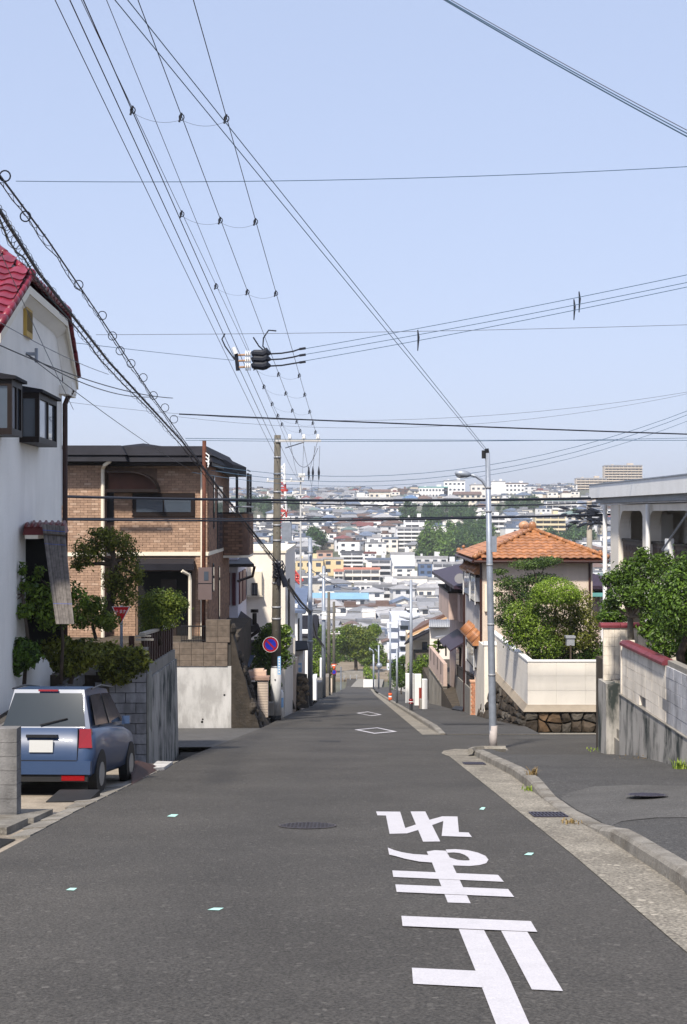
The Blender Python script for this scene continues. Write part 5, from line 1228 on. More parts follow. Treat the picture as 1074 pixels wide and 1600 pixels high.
# concrete wall facing us across the side street, blocks and railing above, battered stone flank
Yk = 41.5
t = thing('pale_concrete_wall', 'pale streaked concrete retaining wall facing up the street under brown blocks', 'wall', P(320, 1137, Yk))
x0, x1 = PX(262, Yk), PX(361.5, Yk)
m = MB(); m.box(x0 - 8, x1, Yk, Yk+.4, -6.3, PZ(1041, Yk)); m.build('wall', conc_light, t)
m = MB()
for (px, py, r_) in ((351,1086,.035),(316,1128,.04),(317,1124,.03)): m.ball(P(px,py,Yk), r_, sq=(1,.3,1))
m.build('weep_hole', dark_void, t)
me = MB().box(-.19, .19, -.03, .07, -.092, .092).mesh('brown_block', block_brown)
def blocks(px0, px1, py0, py1):
    z1, z0 = PZ(py0, Yk), PZ(py1, Yk); a, b = PX(px0, Yk), PX(px1, Yk); n = max(1, round((z1-z0)/.19)); h = (z1-z0)/n
    MB().box(a+.01, b-.01, Yk+.035, Yk+.2, z0, z1-.01).build('mortar_joint', mortar_dark, t)
    for r in range(n):
        x = a + .195
        while x < b: inst('brown_block', me, t, (x, Yk+.0, z0 + h*(r+.5)), None, (1, 1, h/.19)); x += .39
blocks(262, 361.5, 1004, 1041); blocks(322, 361.5, 968, 1003.5)
t = thing('black_railing', 'short black railing beside the brown block pillar', 'railing', P(302, 1003, Yk))
for k in range(15): MB().cyl(P(283.5+k*2.7, 1004, Yk+.1), P(283.5+k*2.7, 979, Yk+.1), .011, 5).build('railing_bar', black, t)
m = MB(); m.pb(283, 322, 977.5, 979.5, Yk+.08, .05); m.pb(283, 322, 1000, 1001.5, Yk+.08, .04); m.build('railing_rail', black, t)
m = MB(); m.box(-30, -3.75, Yk+.41, 52, -9, -2.7); struct('garden_ground', m, soil)
t = thing('battered_stone_flank', 'dark mossy battered stone bank sloping down to the road beside the pale concrete wall', 'wall', P(380, 1130, Yk))
m = MB(); N, M_ = 14, 10
for i in range(N+1):
    y = Yk + .02 + 8.0*i/N
    for k in range(M_+1):
        f = k/M_; zt = PZ(978, Yk) - max(0, (y-Yk-.2))*.42; zg = rz(y) - .2; xf = PX(363, Yk) + (PX(408, Yk) - PX(363, Yk)) * (1-f)**1.2
        d = .09*mnoise.noise((y*1.3, f*5, 2.0)); m.v.append((xf + d, y, zg + (zt-zg)*f))
    if i:
        for k in range(M_): b = (i-1)*(M_+1)+k; m.f.append((b, b+M_+1, b+M_+2, b+1))
m.face([(PX(361.6,Yk), Yk+.01, -6)] + [(m.v[k][0], Yk+.01, m.v[k][2]) for k in range(M_+1)] + [(PX(361.6,Yk), Yk+.01, PZ(976,Yk))]); m.build('bank', stone_dark, t)
rng = random.Random(12)
for i in range(26):
    f = rng.random()**1.2; y = Yk + .05 + rng.random()*2.5; xf = PX(363, Yk) + (PX(408, Yk) - PX(363, Yk))*(1-f)**1.2; zg = rz(y)-.2; zt = PZ(978, Yk)-(y-Yk)*.3
    MB().ball((xf-.02, y, zg+(zt-zg)*f), rng.uniform(.14,.26), 8, 5, (.6,1,.8), rng, .15).build('stone', stone_dark, t)
# ---------------------------------------------------------------- brick house
Yf = 44.0
t = thing('brick_house', 'two storey tan brick house with dark flat eaves and a rounded balcony', 'house', P(210, 1000, Yf))
xL, xR = PX(92, Yf), PX(322, Yf); zT, zB = PZ(727, Yf), PZ(1012, Yf)
xm0, xm1 = PX(163, Yf), PX(196, Yf); rec = .55
XW = xR
m = MB(); m.box(xL, xm0, Yf, 50, zB, zT); m.box(xm0, xR, Yf+rec, 53, zB, zT); m.build('wall', mat('brick_joint', (.19, .125, .09), .9, .15, 5), t)
bw, bh = .25, .086
bme = [MB().box(-bw/2+.005, bw/2-.005, -.02, .02, -bh/2+.005, bh/2-.005).mesh('brick', mm) for mm in (brick_m, brick_light)]
rng = random.Random(3); cnt = 0; rest = MB(); restl = MB()
holes = [(208,305,770,808), (166,246,733,768), (212,306,868,1012)]
def hole(px, py): return any(a-2 < px < b+2 and c-1 < py < d+1 for a, b, c, d in holes)
cells = []; ends = []
for (a, b, yy) in ((xL, xm0, Yf), (xm0+.12, xR, Yf+rec)):
    nr = int((zT-zB)/bh)
    for r in range(nr):
        z = zT - bh*(r+.5); x = a + bw/2 + (bw/2 if r % 2 else 0)
        zc_ = CY - (z-CAMZ)*FPX/yy
        while x < b + bw*.5:
            u, v = max(a, x-bw/2), min(b, x+bw/2)
            for ha, hb, hc, hd in holes:
                if hc-1 < zc_ < hd+1:
                    h0, h1 = PX(ha, yy), PX(hb, yy)
                    if u >= h0 and v <= h1: u = v
                    elif u < h0 < v: v = h0
                    elif u < h1 < v: u = h1
            if v - u > bw*.97: cells.append((abs(zc_-800), x, yy, z, r))
            elif v - u > .03: ends.append((u, v, yy, z))
            x += bw
cells.sort()
for (q, x, yy, z, r) in cells:
    lt = rng.random() < (.30 if mnoise.noise((x*.5, z*2.2, 0)) > .12 else .04)
    if cnt < 297: inst('brick', bme[1 if lt else 0], t, (x, yy-.018, z)); cnt += 1
    else: (restl if lt else rest).box(x-bw/2+.005, x+bw/2-.005, yy-.038, yy+.0, z-bh/2+.005, z+bh/2-.005)
for (u, v, yy, z) in ends: rest.box(u+.004, v-.004, yy-.038, yy, z-bh/2+.005, z+bh/2-.005)
tag(rest.build('brick_courses', brick_m, t), kind='stuff')
if restl.v: tag(restl.build('pale_brick_courses', brick_light, t), kind='stuff')
m = MB()                                                  # side towards the street: courses along Y
for r in range(int((zT-zB)/bh)):
    z = zT - bh*(r+.5); y = Yf+rec+.17+(.15 if r % 2 else 0)
    while y < 52.8: m.box(xR-.01, xR+.022, y-.142, y+.142, z-.045, z+.045); y += .3
tag(m.build('side_brick_courses', brick_side, t), kind='stuff')
# roof: deep slate fascia in stepped planes
m = MB(); ztop, zlow = PZ(697, Yf), PZ(722, Yf)
def fascia(x0, x1, y0, y1):
    m.hexa([(x0,y0,zlow),(x1,y0,zlow),(x1,y1,zlow),(x0,y1,zlow),(x0+.1,y0+.1,zlow+.22),(x1-.1,y0+.1,zlow+.22),(x1-.1,y1,zlow+.22),(x0+.1,y1,zlow+.22)])
    m.hexa([(x0+.02,y0+.02,zlow+.22),(x1-.02,y0+.02,zlow+.22),(x1-.02,y1,zlow+.22),(x0+.02,y1,zlow+.22),(x0+.25,y0+.25,ztop),(x1-.25,y0+.25,ztop),(x1-.25,y1-.2,ztop),(x0+.25,y1-.2,ztop)])
fascia(PX(60,Yf), PX(199,Yf-.6), Yf-.7, 50.5); m.build('roof', dark_roof, t); m = MB()
fascia(PX(199,Yf-.6)-.6, PX(334,Yf), Yf-.25, 53.3); m.build('roof', dark_roof, t); m = MB()
hip_roof(m, PX(80,Yf), PX(320,Yf), Yf+.8, 52.8, ztop-.2, ztop+.28, .0); m.build('roof_top', dark_roof, t)
m = MB(); m.box(PX(60,Yf), PX(332,Yf), Yf-.1, 53.2, zlow-.12, zlow-.003); m.build('soffit', brown_metal, t)
m = MB(); m.tube([(PX(178,Yf), Yf-.62, zlow+.02), (PX(168,Yf), Yf-.5, zlow-.12), (xm0-.03, Yf-.09, zlow-.25), (xm0-.03, Yf-.09, zB)], .065, 8); m.build('downpipe', cream_trim, t)
m = MB(); xx = PX(301,Yf); m.tube([(xx-.25, Yf-.9, PZ(890,Yf)), (xx-.02, Yf-.75, PZ(896,Yf)), (xx, Yf-.7, PZ(905,Yf)), (xx, Yf-.7, PZ(1005,Yf))], .06, 8); m.build('downpipe', cream_trim, t)
m = MB(); m.cyl((PX(313.5,Yf), Yf+.43, zB), (PX(313.5,Yf), Yf+.43, zT), .05, 8); m.build('downpipe', cream_trim, t)
m = MB(); m.box(xm0, xR+.03, Yf+rec-.07, Yf+rec-.03, PZ(869,Yf), PZ(863,Yf)); m.box(PX(92,Yf), xm0-.1, Yf-.06, Yf-.03, PZ(869,Yf), PZ(863,Yf)); m.box(xR+.023, xR+.05, Yf+rec, 53, PZ(869,Yf), PZ(863,Yf)); m.build('string_course', cream_trim, t)
m = MB(); m.pb(166, 178, 768, 816, Yf+rec-.06, .1); m.build('shutter', black, t)
m = MB(); m.pb(208, 305, 771, 807, Yf+rec, .1, .09); w = m.build('window_frame', brown_metal, t)
for (a, b) in ((214, 255), (257.5, 299)): m = MB(); m.pb(a, b, 779, 800, Yf+rec, .0, .10); m.build('pane', glass, w)
ar = [(166,736),(200,736)] + [(200+45*math.sin(a), 766-30*math.cos(a)) for a in [math.pi/2*k/8 for k in range(1, 9)]]
Ya = Yf - .45                                             # rounded canopy: its curved profile faces the street
m = MB()
for (a, b), (c, d) in zip(ar, ar[1:]):
    m.hexa([(PX(a,Ya), Ya, PZ(b+2.2,Ya)), (PX(c,Ya), Ya, PZ(d+2.2,Ya)), (PX(c,Ya), Yf+rec-.06, PZ(d+2.2,Ya)), (PX(a,Ya), Yf+rec-.06, PZ(b+2.2,Ya)), (PX(a,Ya), Ya, PZ(b,Ya)), (PX(c,Ya), Ya, PZ(d,Ya)), (PX(c,Ya), Yf+rec-.06, PZ(d,Ya)), (PX(a,Ya), Yf+rec-.06, PZ(b,Ya))])
m.build('awning', brown_metal, t)
m = MB(); m.face([(PX(a,Ya), Ya+.5, PZ(b+2.4,Ya)) for a, b in ar] + [(PX(166,Ya), Ya+.5, PZ(767,Ya))]); m.build('awning_side', mat('awning_brown', (.08,.028,.015),.5,.2), t)
m = MB(); m.pb(164, 248, 764, 769, Ya-.02, .08); m.build('awning_rail', brown_metal, t)
m = MB(); m.hexa([P(214,891,Yf-.9),P(303,891,Yf-.9),P(303,891,Yf+.5),P(214,891,Yf+.5),P(216,881,Yf-.9),P(302,881,Yf-.9),P(304,873,Yf+.5),P(214,873,Yf+.5)]); m.build('porch_canopy', dark_roof, t)
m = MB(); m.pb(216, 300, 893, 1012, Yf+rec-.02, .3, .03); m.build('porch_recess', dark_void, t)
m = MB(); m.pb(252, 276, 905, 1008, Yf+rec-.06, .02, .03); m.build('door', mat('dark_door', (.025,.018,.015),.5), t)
# street side: slit windows, rounded balcony with roof and posts
for (y0, y1, za, zb_) in ((46.0,46.35,PZ(925,46),PZ(880,46)), (48.2,48.5,PZ(970,48),PZ(885,48)), (46.2,46.6,1.0,2.9), (47.6,49.6,.2,2.6)):
    w = MB().box(xR, xR+.05, y0, y1, za, zb_).build('window_frame', black, t); MB().box(xR+.051, xR+.055, y0+.05, y1-.05, za+.05, zb_-.05).build('pane', glass, w)
Y0 = 50.0; bx = PX(388, Y0)
zb0, zb1 = PZ(868, Y0), PZ(803, Y0)
outl = [(xR+.03, Y0), (bx-.5, Y0)] + [(bx-.5+.5*math.sin(a), Y0+.5-.5*math.cos(a)) for a in [math.pi/2*k/6 for k in range(1, 7)]] + [(bx, Y0+2.8), (xR+.03, Y0+2.8)]
m = MB(); m.prism([(x, y, zb0) for x, y in outl], (0, 0, zb1-zb0)); m.build('balcony', mat('balcony_joint', (.12,.07,.05),.9,.2,5), t)
m = MB(); r = 0; z = zb0+.06
while z < zb1-.03:
    x = xR+.2+(.15 if r % 2 else 0)
    while x < bx-.3: m.box(x-.138, x+.138, Y0-.02, Y0+.01, z-.045, z+.045); x += .3
    y = Y0+.7
    while y < Y0+2.7: m.box(bx-.01, bx+.02, y-.138, y+.138, z-.045, z+.045); y += .3
    z += .11; r += 1
tag(m.build('balcony_brick_courses', brick_side, t), kind='stuff')
m = MB(); m.prism([(x*1.0+.0, y, zb1) for x, y in outl], (0, 0, .06)); m.v = [(x, y, z+.003) for x, y, z in m.v]; m.build('balcony_coping', brown_metal, t)
m = MB(); m.prism([(x, y, zb0-.09) for x, y in outl], (0, 0, .088)); m.build('balcony_base', cream_trim, t)
m = MB(); m.tube([(x, y, zb1+.28) for x, y in outl[1:-1]], .03, 6); m.build('balcony_rail', galv_dull, t)
m = MB(); zr0 = PZ(738, Y0); m.hexa([(xR-.2, Yf+2, zlow-.15), (bx-.55, Yf+5.5, zr0-.1), (bx-.3, Y0+3, zr0-.1), (xR-.2, Y0+3.2, zr0-.1), (xR-.2, Yf+2, ztop), (bx-.55, Yf+5.5, zr0+.3), (bx-.3, Y0+3, zr0+.3), (xR-.2, Y0+3.2, ztop)]); m.build('balcony_roof', dark_roof, t)
for (x, y) in ((bx-.45, Y0+.15), (bx-.1, Y0+1.2), (bx-.1, Y0+2.6)): MB().box(x-.05, x+.05, y-.05, y+.05, zb1, zr0).build('post', black, t)
m = MB()
for k in range(5):
    z = zb1+.4+k*.33; m.box(bx-.13, bx-.09, Y0+1.2, Y0+2.6, z, z+.05)
for k in range(3): m.box(bx-.13, bx-.09, Y0+1.25+k*.5, Y0+1.30+k*.5, zb1+.4, zr0)
m.build('screen_lattice', black, t)
m = MB(); m.box(bx-.105, bx-.1, Y0+1.25, Y0+2.55, zb1+.45, zr0-.2); m.build('screen_pane', glass_pale, t)

# rust brown steel service pole with meter box
b = P(318, 1006, 42.2); t = thing('service_pole', 'rust brown steel service pole with grey brown meter box before the brick house', 'pole', b)
MB().tube([b, P(319.5, 688, 42.2)], .065, 10).build('pole', rust, t, True)
MB().pb(310, 331, 887, 937, 42.0, .2).build('meter_box', mat('meter_box_brown', (.13,.095,.09),.6,.1), t)
MB().pb(319, 326, 893, 907, 41.99, .005).build('meter_window', glass, t); MB().pb(310, 331, 911, 912, 41.99, .005).build('box_seam', black, t)
m = MB(); 
for k in range(3): m.tube([P(322, 708+k*6, 42.1), P(327, 712+k*6, 42), P(325, 722+k*4, 42)], .02, 5)
m.build('cable_loops', porcelain, t)

# ---------------------------------------------------------------- LEFT beyond the brick house
Y = 55
t = thing('shutter_house', 'white house with maroon shutters and dark tiled lower roof beyond the brick house', 'house', P(370, 1000, Y))
m = MB(); m.pb(330, 372, 868, 1110, Y, 6); m.build('wall', mat('lilac_white', (.66,.64,.70),.8,.05), t)
m = MB(); m.hexa([P(345,886,Y-1.6),P(398,886,Y-1.6),P(386,868,Y+4),P(345,868,Y+4),P(345,881,Y-1.6),P(397,881,Y-1.6),P(372,860,Y+4),P(345,860,Y+4)]); m.build('roof', dark_tile, t)
m = MB(); m.tube([P(398,885,Y-1.6),P(395,900,Y-1.5),P(372,908,Y-1)], .06, 6); m.build('downpipe', pipe_brown, t)
xw = PX(372, Y)
for (a, b_) in ((55.3, 56.6), (57.2, 58.8)): MB().box(xw, xw+.06, a, b_, PZ(945,Y), PZ(895,Y)).build('shutter', mat('maroon_shutter', (.09,.015,.03),.5), t)
for k in (357, 366): MB().pb(k-3, k+2.5, 895, 946, Y-.05, .05).build('shutter', MATS['maroon_shutter'], t)
m = MB(); m.hexa([P(352,998,Y-3),P(408,985,Y-3),P(402,978,Y+2),P(352,975,Y+2),P(352,990,Y-3),P(404,975,Y-3),P(375,953,Y+2),P(352,953,Y+2)]); m.build('lower_roof', dark_tile, t)
m = MB(); m.tube([P(352,1010,Y-3), P(380,1003,Y-3), P(405,985,Y-3)], .07, 6); m.cyl(P(398,976,Y-3), P(398,958,Y-3), .09, 8); m.cyl(P(398,957,Y-3), P(398,952,Y-3), .16, 8); m.build('gutter', brown_metal, t)
m = MB(); m.pb(350, 385, 1003, 1110, Y-1, .3); m.build('lower_wall', mat('dark_timber', (.04,.03,.028),.8), t)
m = MB(); m.hexa([P(376,1040,50),P(390,1043,50),P(397,1026,51.5),P(378,1024,51.5),P(376,1038,50),P(390,1041,50),P(398,1024,51.5),P(378,1022,51.5)]); m.build('carport_roof', mat('blue_grey_panel', (.05,.07,.11),.4), t)

Y = 60
t = thing('cream_house', 'plain cream house wall with one small barred window behind the left utility pole', 'house', P(410, 1080, Y))
x0, x1 = PX(366, Y), PX(446, Y)
m = MB(); m.box(x0, x1, Y, 72, -11, PZ(864, Y)); m.build('wall', cream_wall, t)
m = MB(); m.box(x0-.05, x1+.05, Y-.06, 72, PZ(864,Y)+.001, PZ(860,Y)); m.build('parapet_cap', cream_trim, t)
m = MB(); m.pb(386, 409, 893, 930, Y-.3, .3); m.hexa([P(382,932,Y-.35),P(412,932,Y-.35),P(412,932,Y),P(382,932,Y),P(384,930.5,Y-.35),P(410,930.5,Y-.35),P(410,930.5,Y),P(384,930.5,Y)]); w = m.build('bay_window', cream_trim, t)
MB().pb(393.5, 402.5, 911, 931, Y-.35, .05).build('window_frame', brown_metal, w)
for k in range(3): MB().pb(395+k*2.5, 395.6+k*2.5, 913, 929, Y-.37, .02).build('window_bar', galv_dull, w)
m = MB(); m.pb(376, 383, 1003, 1022, Y-.01, .01); m.pb(391, 408, 1000, 1022, Y-.012, .01); m.build('window', mat('dim_window', (.07,.065,.065),.3), t)
m = MB(); m.box(x1, x1+.4, 61, 62.2, -5.2, -4.4); m.build('balcony_box', cream_wall, t)
m = MB(); m.box(x1+.001, x1+.06, 63, 64, PZ(1000,63), PZ(905,63)); m.build('window', brown_metal, t)
Y = 78
t = thing('blue_roofed_house', 'white house side with slate blue roof between the two nearest left poles', 'house', P(468, 1060, Y))
m = MB(); m.box(PX(440,Y), PX(465,Y), Y, Y+9, -14, PZ(945,Y)); m.build('wall', white_paint, t)
m = MB(); gable_roof(m, PX(440,Y)-3, PX(466,Y), Y, Y+9, PZ(950,Y), PZ(925,Y), .5, 'x'); m.build('roof', mat('slate_blue_roof', (.10,.13,.2),.5,.1), t)
MB().box(PX(465,Y), PX(465,Y)+.06, Y+1, Y+2, PZ(1005,Y), PZ(970,Y)).build('window', brown_metal, t)
Y = 96
t = thing('grey_roofed_house', 'low white house with dark grey roof behind the second left pole', 'house', P(480, 1050, Y))
m = MB(); m.pb(455, 484, 985, 1060, Y, 8); m.build('wall', white_paint, t); m = MB(); gable_roof(m, PX(455,Y), PX(486,Y), Y, Y+8, PZ(990,Y), PZ(968,Y), .5, 'x'); m.build('roof', dark_roof, t)

# gate pier with beige tiles, pots of walls down the street
t = thing('tiled_gate_pier', 'beige tiled gate pier with dark gate beside the left utility pole', 'gate post', P(411, 1120, 48))
Yq = 47.5
m = MB(); m.pb(403, 418.5, 1063, 1122, Yq, .4); m.build('pier', mortar_dark, t)
for k in range(14): MB().pb(402.6, 418.8, 1064+k*4.1, 1067.6+k*4.1, Yq-.02, .45).build('pier_tile', beige, t)
m = MB(); m.pb(385, 421, 1058.5, 1063, Yq-.08, .6); m.build('cap', mat('brown_cap', (.33,.22,.17),.7), t)
m = MB(); m.pb(388, 416, 1049, 1058, Yq+.5, .5); m.pb(395, 412, 1046, 1049, Yq+.6, .4); m.build('letter_box', mat('peach_box', (.55,.40,.31),.7), t)
m = MB(); m.pb(388, 403, 1066, 1130, Yq+.2, .1); m.build('gate', black, t)
m = MB(); m.pb(418, 428, 1098, 1118, Yq+.6, .3); m.build('step', conc_grey, t)
Yt = 52.5
tree('street_tree', 'leafy green tree behind the no parking sign', 'tree', P(428, 1118, Yt), P(430, 1040, Yt), [T(425,990,Yt,22,18), T(440,1000,Yt,16,18), T(412,1005,Yt,16,14), T(430,1020,Yt,20,18), T(445,985,Yt,12,10)], 2600, .16, L_mid, .06, 81, shell=.3)
tree('street_tree', 'dark shrub under the leafy tree behind the utility pole', 'shrub', P(420, 1118, Yt), P(420, 1080, Yt), [T(412,1045,Yt,24,24), T(440,1030,Yt,18,18), T(405,1020,Yt,14,20), T(425,1070,Yt,16,20)], 2400, .15, L_dark, .05, 82, shell=.3)

def wallbox(name, lab, cat, px0, px1, pyt, pyb, mm, depth=.4, side=None):
    q = R(px0 if px0 > 400 else px1, pyb); Y = q.y
    m = MB(); m.box(PX(px0, Y), PX(px1, Y), Y, Y + depth, q.z - 1, PZ(pyt, Y)); return tag(m.build(name, mm), lab, cat), Y
Yr = RY(1106)
t = thing('cream_garden_wall', 'cream garden wall carrying an air conditioner beyond the left utility pole', 'wall', P(455, 1105, Yr))
m = MB(); m.hexa([(PX(442,Yr),Yr,-10),(PX(462,Yr),Yr,-10),(PX(462,Yr)+.25,Yr+9,-11),(PX(442,Yr),Yr+9,-11),(PX(442,Yr),Yr,PZ(1032,Yr)),(PX(462,Yr),Yr,PZ(1032,Yr)),(PX(462,Yr)+.25,Yr+9,PZ(1032,Yr)),(PX(442,Yr),Yr+9,PZ(1032,Yr))]); m.build('wall', beige, t)
m = MB(); m.pb(441, 464, 1028, 1032, Yr-.05, .6); m.build('cap', cream_trim, t)
q = P(453, 1027, Yr+.3); t = thing('air_conditioner', 'white outdoor air conditioner unit standing on the cream garden wall', 'air conditioner', q)
m = MB(); m.pb(449, 458, 1013, 1027.5, Yr+.2, .35); m.build('case', aircon, t); m = MB(); m.pb(451, 456.5, 1015.5, 1025, Yr+.18, .018); m.build('grille', galv_dull, t)
m = MB(); p = P(441,1106,Yr); m.hexa([P(440,1107,Yr-1), P(462,1108,Yr-1), P(461,1106,Yr), P(440,1106,Yr), P(440,1040,Yr-.4), P(442,1040,Yr-.4), P(442,1040,Yr), P(440,1040,Yr)]); tag(m.build('stone_bank', stone_dark), 'dark triangular stone bank leaning against the cream garden wall', 'wall')
Yr2 = 72
t = thing('wall_poster', 'blue and white poster on the wall under a white canopy, left side', 'poster', P(468, 1045, Yr2))
MB().pb(464, 472.5, 1033, 1051, Yr2, .05).build('board', white_paint, t); MB().pb(465, 471.5, 1036, 1050, Yr2-.01, .008).build('print', lightblue, t)
MB().pb(466, 470, 1039, 1043, Yr2-.016, .005).build('print_block', white_paint, t)
m = MB(); m.hexa([P(458,1018,Yr2-.5),P(482,1016,Yr2-.5),P(480,1004,Yr2+2),P(458,1004,Yr2+2),P(458,1016,Yr2-.5),P(482,1014,Yr2-.5),P(480,1001,Yr2+2),P(458,1001,Yr2+2)]); tag(m.build('shed_roof', dark_roof), 'small dark shed roof over the poster wall on the left', 'roof')
tag(MB().pb(462, 474, 1017, 1033, Yr2+.1, 2).build('shed_wall', white_paint), 'white shed wall above the blue poster', 'wall')
t = thing('rubble_wall', 'tan patterned stone wall between cream wall and second left pole', 'wall', P(474, 1090, 73)); q = R(480, 1104)
m = MB(); m.hexa([P(465,1106,70), P(483,1107,70), P(484,1103,74), P(465,1103,74), P(465,1052,70.5), P(478,1053,70.5), P(480,1053,74), P(465,1053,74)]); m.build('wall', mortar_dark, t)
rng = random.Random(4)
for i in range(34):
    f = rng.random(); g_ = rng.random(); px = 465.5 + (13.5+5*g_)*f; py = 1055 + g_*48
    MB().ball(P(px, py, 70.42-.4*g_), rng.uniform(.08,.13), 7, 5, (1.1,.3,.9), rng, .25).build('stone', mat('tan_stone', (.15,.115,.075),.9,.3,4,objr=.3), t)
for (a, b_, c, d, mm, lab) in [(488,494.5,1061,1094,white_paint,'white gate panel behind the second left pole'), (494.5,503,1066,1090,conc_grey,'low grey wall between the second and third left poles'), (500,506,1030,1087,white_paint,'thin white wall strip beside the third left pole'), (509,514,1058,1084,conc_brown,'brown wall beside the third left pole'), (515,519.5,1054,1079,beige,'beige wall strip before the fourth left pole')]:
    Yv = RY(d); tag(MB().box(PX(a,Yv), PX(b_,Yv), Yv, Yv+3, rz(Yv)-1, PZ(c,Yv)).build('garden_wall', mm), lab, 'wall')
tree('street_shrub', 'green shrubs lining the lower left side of the street', 'shrub', P(500, 1084, 140), P(500, 1060, 140), [T(498,1052,140,10,14), T(512,1050,150,8,14), T(490,1070,135,5,10), T(484,1060,130,6,10)], 1700, .28, L_olive, .08, 83)

# ---------------------------------------------------------------- utility poles on the left
b = Vector((PX(431, 49), 49, rz(49))); topz = PZ(680, 49)
t = thing('utility_pole', 'nearest concrete utility pole with white base wrap and one sided crossarm', 'utility pole', b)
tp = Vector((PX(434, 49), 49, topz))
MB().tube([b - Vector((0,0,.3)), tp], [.20, .125], 14).build('pole', pole_conc, t, True)
def atp(py): f = (PZ(py,49)-b.z)/(topz-b.z); return b.lerp(tp, f), .20 + (.125-.20)*f
p0, r0 = atp(1117); p1, r1 = atp(1043); MB().tube([p0, p1], [r0+.012, r1+.012], 16).build('base_wrap', mat('grey_white_wrap', (.5,.5,.5),.6,.1,3,streak=.2), t, True)
p0, r0 = atp(1132); p1, r1 = atp(1117.5); MB().tube([p0, p1], [r0+.014, r1+.014], 16).build('black_base', blackrub, t, True)
for y in (716, 742, 770, 822, 846, 880, 912, 950, 968, 1043):
    p0, r0 = atp(y); MB().tube([p0, p0+Vector((0,0,.07))], r0+.014, 14).build('band', galv_dull, t, True)
for k in range(14):
    p0, r0 = atp(720+k*22); s = -1 if k % 2 else 1; MB().cyl(p0+Vector((0,-r0*.8,0)), p0+Vector((s*.0,-r0-.05,0)), .012, 5).build('step_bolt', galv_dull, t)
p0, r0 = atp(1061); m = MB(); m.tube([p0+Vector((-.02,-r0-.015,0)), p0+Vector((-.02,-r0-.03,0))], .03, 8); m.build('tag_hole', dark_void, t)
MB().box(PX(440,48.8), PX(455.5,48.8), 48.8, 49.3, PZ(846,49), PZ(816,49)).build('transformer', galv, t)
m = MB()
for px in (444.5, 450.5): m.tube([P(px-1.5,816,49), P(px-2.2,810,49), P(px,807,49), P(px+2.2,810,49), P(px+1.5,816,49)], .035, 6)
m.build('bushing', porcelain, t)
MB().box(tp.x, PX(444,49), 48.95, 49.05, PZ(830,49), PZ(827,49)).build('bracket', galv_dull, t)
MB().box(PX(431,49), PX(502,49), 48.83, 48.91, PZ(691,49), PZ(687.5,49)).build('crossarm', mat('pale_arm', (.55,.53,.5),.6), t)
for px in (453, 475, 497):
    c = P(px, 687, 48.87); MB().tube([c, c+Vector((0,0,.05)), c+Vector((0,0,.1)), c+Vector((0,0,.15)), c+Vector((0,0,.2))], [.05,.085,.055,.075,.04], 10).build('insulator', porcelain, t, True)
m = MB(); m.tube([P(446,700,49), P(475,691,49)], .02, 6); m.build('arm_brace', galv_dull, t)
m = MB(); rng = random.Random(8)
c0 = P(434, 886, 48.75)
for k in range(16):
    q = [c0 + Vector((rng.uniform(-.22,.22), rng.uniform(-.1,.05), rng.uniform(-.5,.3))) for _ in range(4)]; m.tube([q[0], q[0].lerp(q[1],.5)+Vector((.1,-.1,0)), q[1], q[2]], .022, 5)
m.tube([c0+Vector((.12,-.05,-.1)), c0+Vector((.3,0,-.75))], .10, 8); m.tube([c0+Vector((0,-.05,.15)), c0+Vector((.05,0,-.7))], .09, 8); m.build('cable_splices', wire_m, t)
# no parking sign on the pole
c = P(423, 1007, 48.4); t = thing('no_parking_sign', 'round blue and red no parking sign on the nearest utility pole', 'traffic sign', c)
R0 = 12.2*48.4/FPX
def dsk(r, y, d): return MB().tube([(c.x, y, c.z), (c.x, y+d, c.z)], r, 36)
dsk(R0, c.y, .02).build('sign_edge', white_paint, t); dsk(R0*.95, c.y-.004, .003).build('sign_ring', mat('sign_dark_red', (.32,.012,.02),.35), t); dsk(R0*.70, c.y-.008, .003).build('sign_face', blue_sign, t)
m = MB(); d = R0*.68; w_ = R0*.12
m.prism([(c.x-d*.707-w_*.7, c.y-.012, c.z+d*.707-w_*.7), (c.x-d*.707+w_*.7, c.y-.012, c.z+d*.707+w_*.7), (c.x+d*.707+w_*.7, c.y-.012, c.z-d*.707+w_*.7), (c.x+d*.707-w_*.7, c.y-.012, c.z-d*.707-w_*.7)], (0,.003,0)); m.build('sign_slash', MATS['sign_dark_red'], t)
m = MB(); m.box(c.x-.03, c.x+.25, c.y+.021, c.y+.05, c.z-.02, c.z+.02); m.build('bracket', galv_dull, t)
q = P(436.5, 1040, 48.6); t = thing('address_plate', 'narrow light blue plate strapped upright to the utility pole', 'plate', q)
MB().pb(434, 439, 1025.5, 1054, 48.6, .02).build('plate', lightblue, t)
m = MB()
for k in range(6): m.pb(435.5, 437.6, 1028+k*4.2, 1030.6+k*4.2, 48.59, .004)
m.build('faded_print', white_paint, t)
q = P(440, 1100, 49.3); t = thing('wrapped_post', 'short white and blue post cover beside the utility pole base', 'post', q)
MB().tube([P(439.5,1122,49.4), P(439.5,1082,49.4), P(439,1078,49.4)], [.09,.09,.06], 10).build('cover', white_paint, t, True); MB().tube([P(439.5,1105,49.4), P(439.5,1090,49.4)], .095, 10).build('blue_band', lightblue, t)

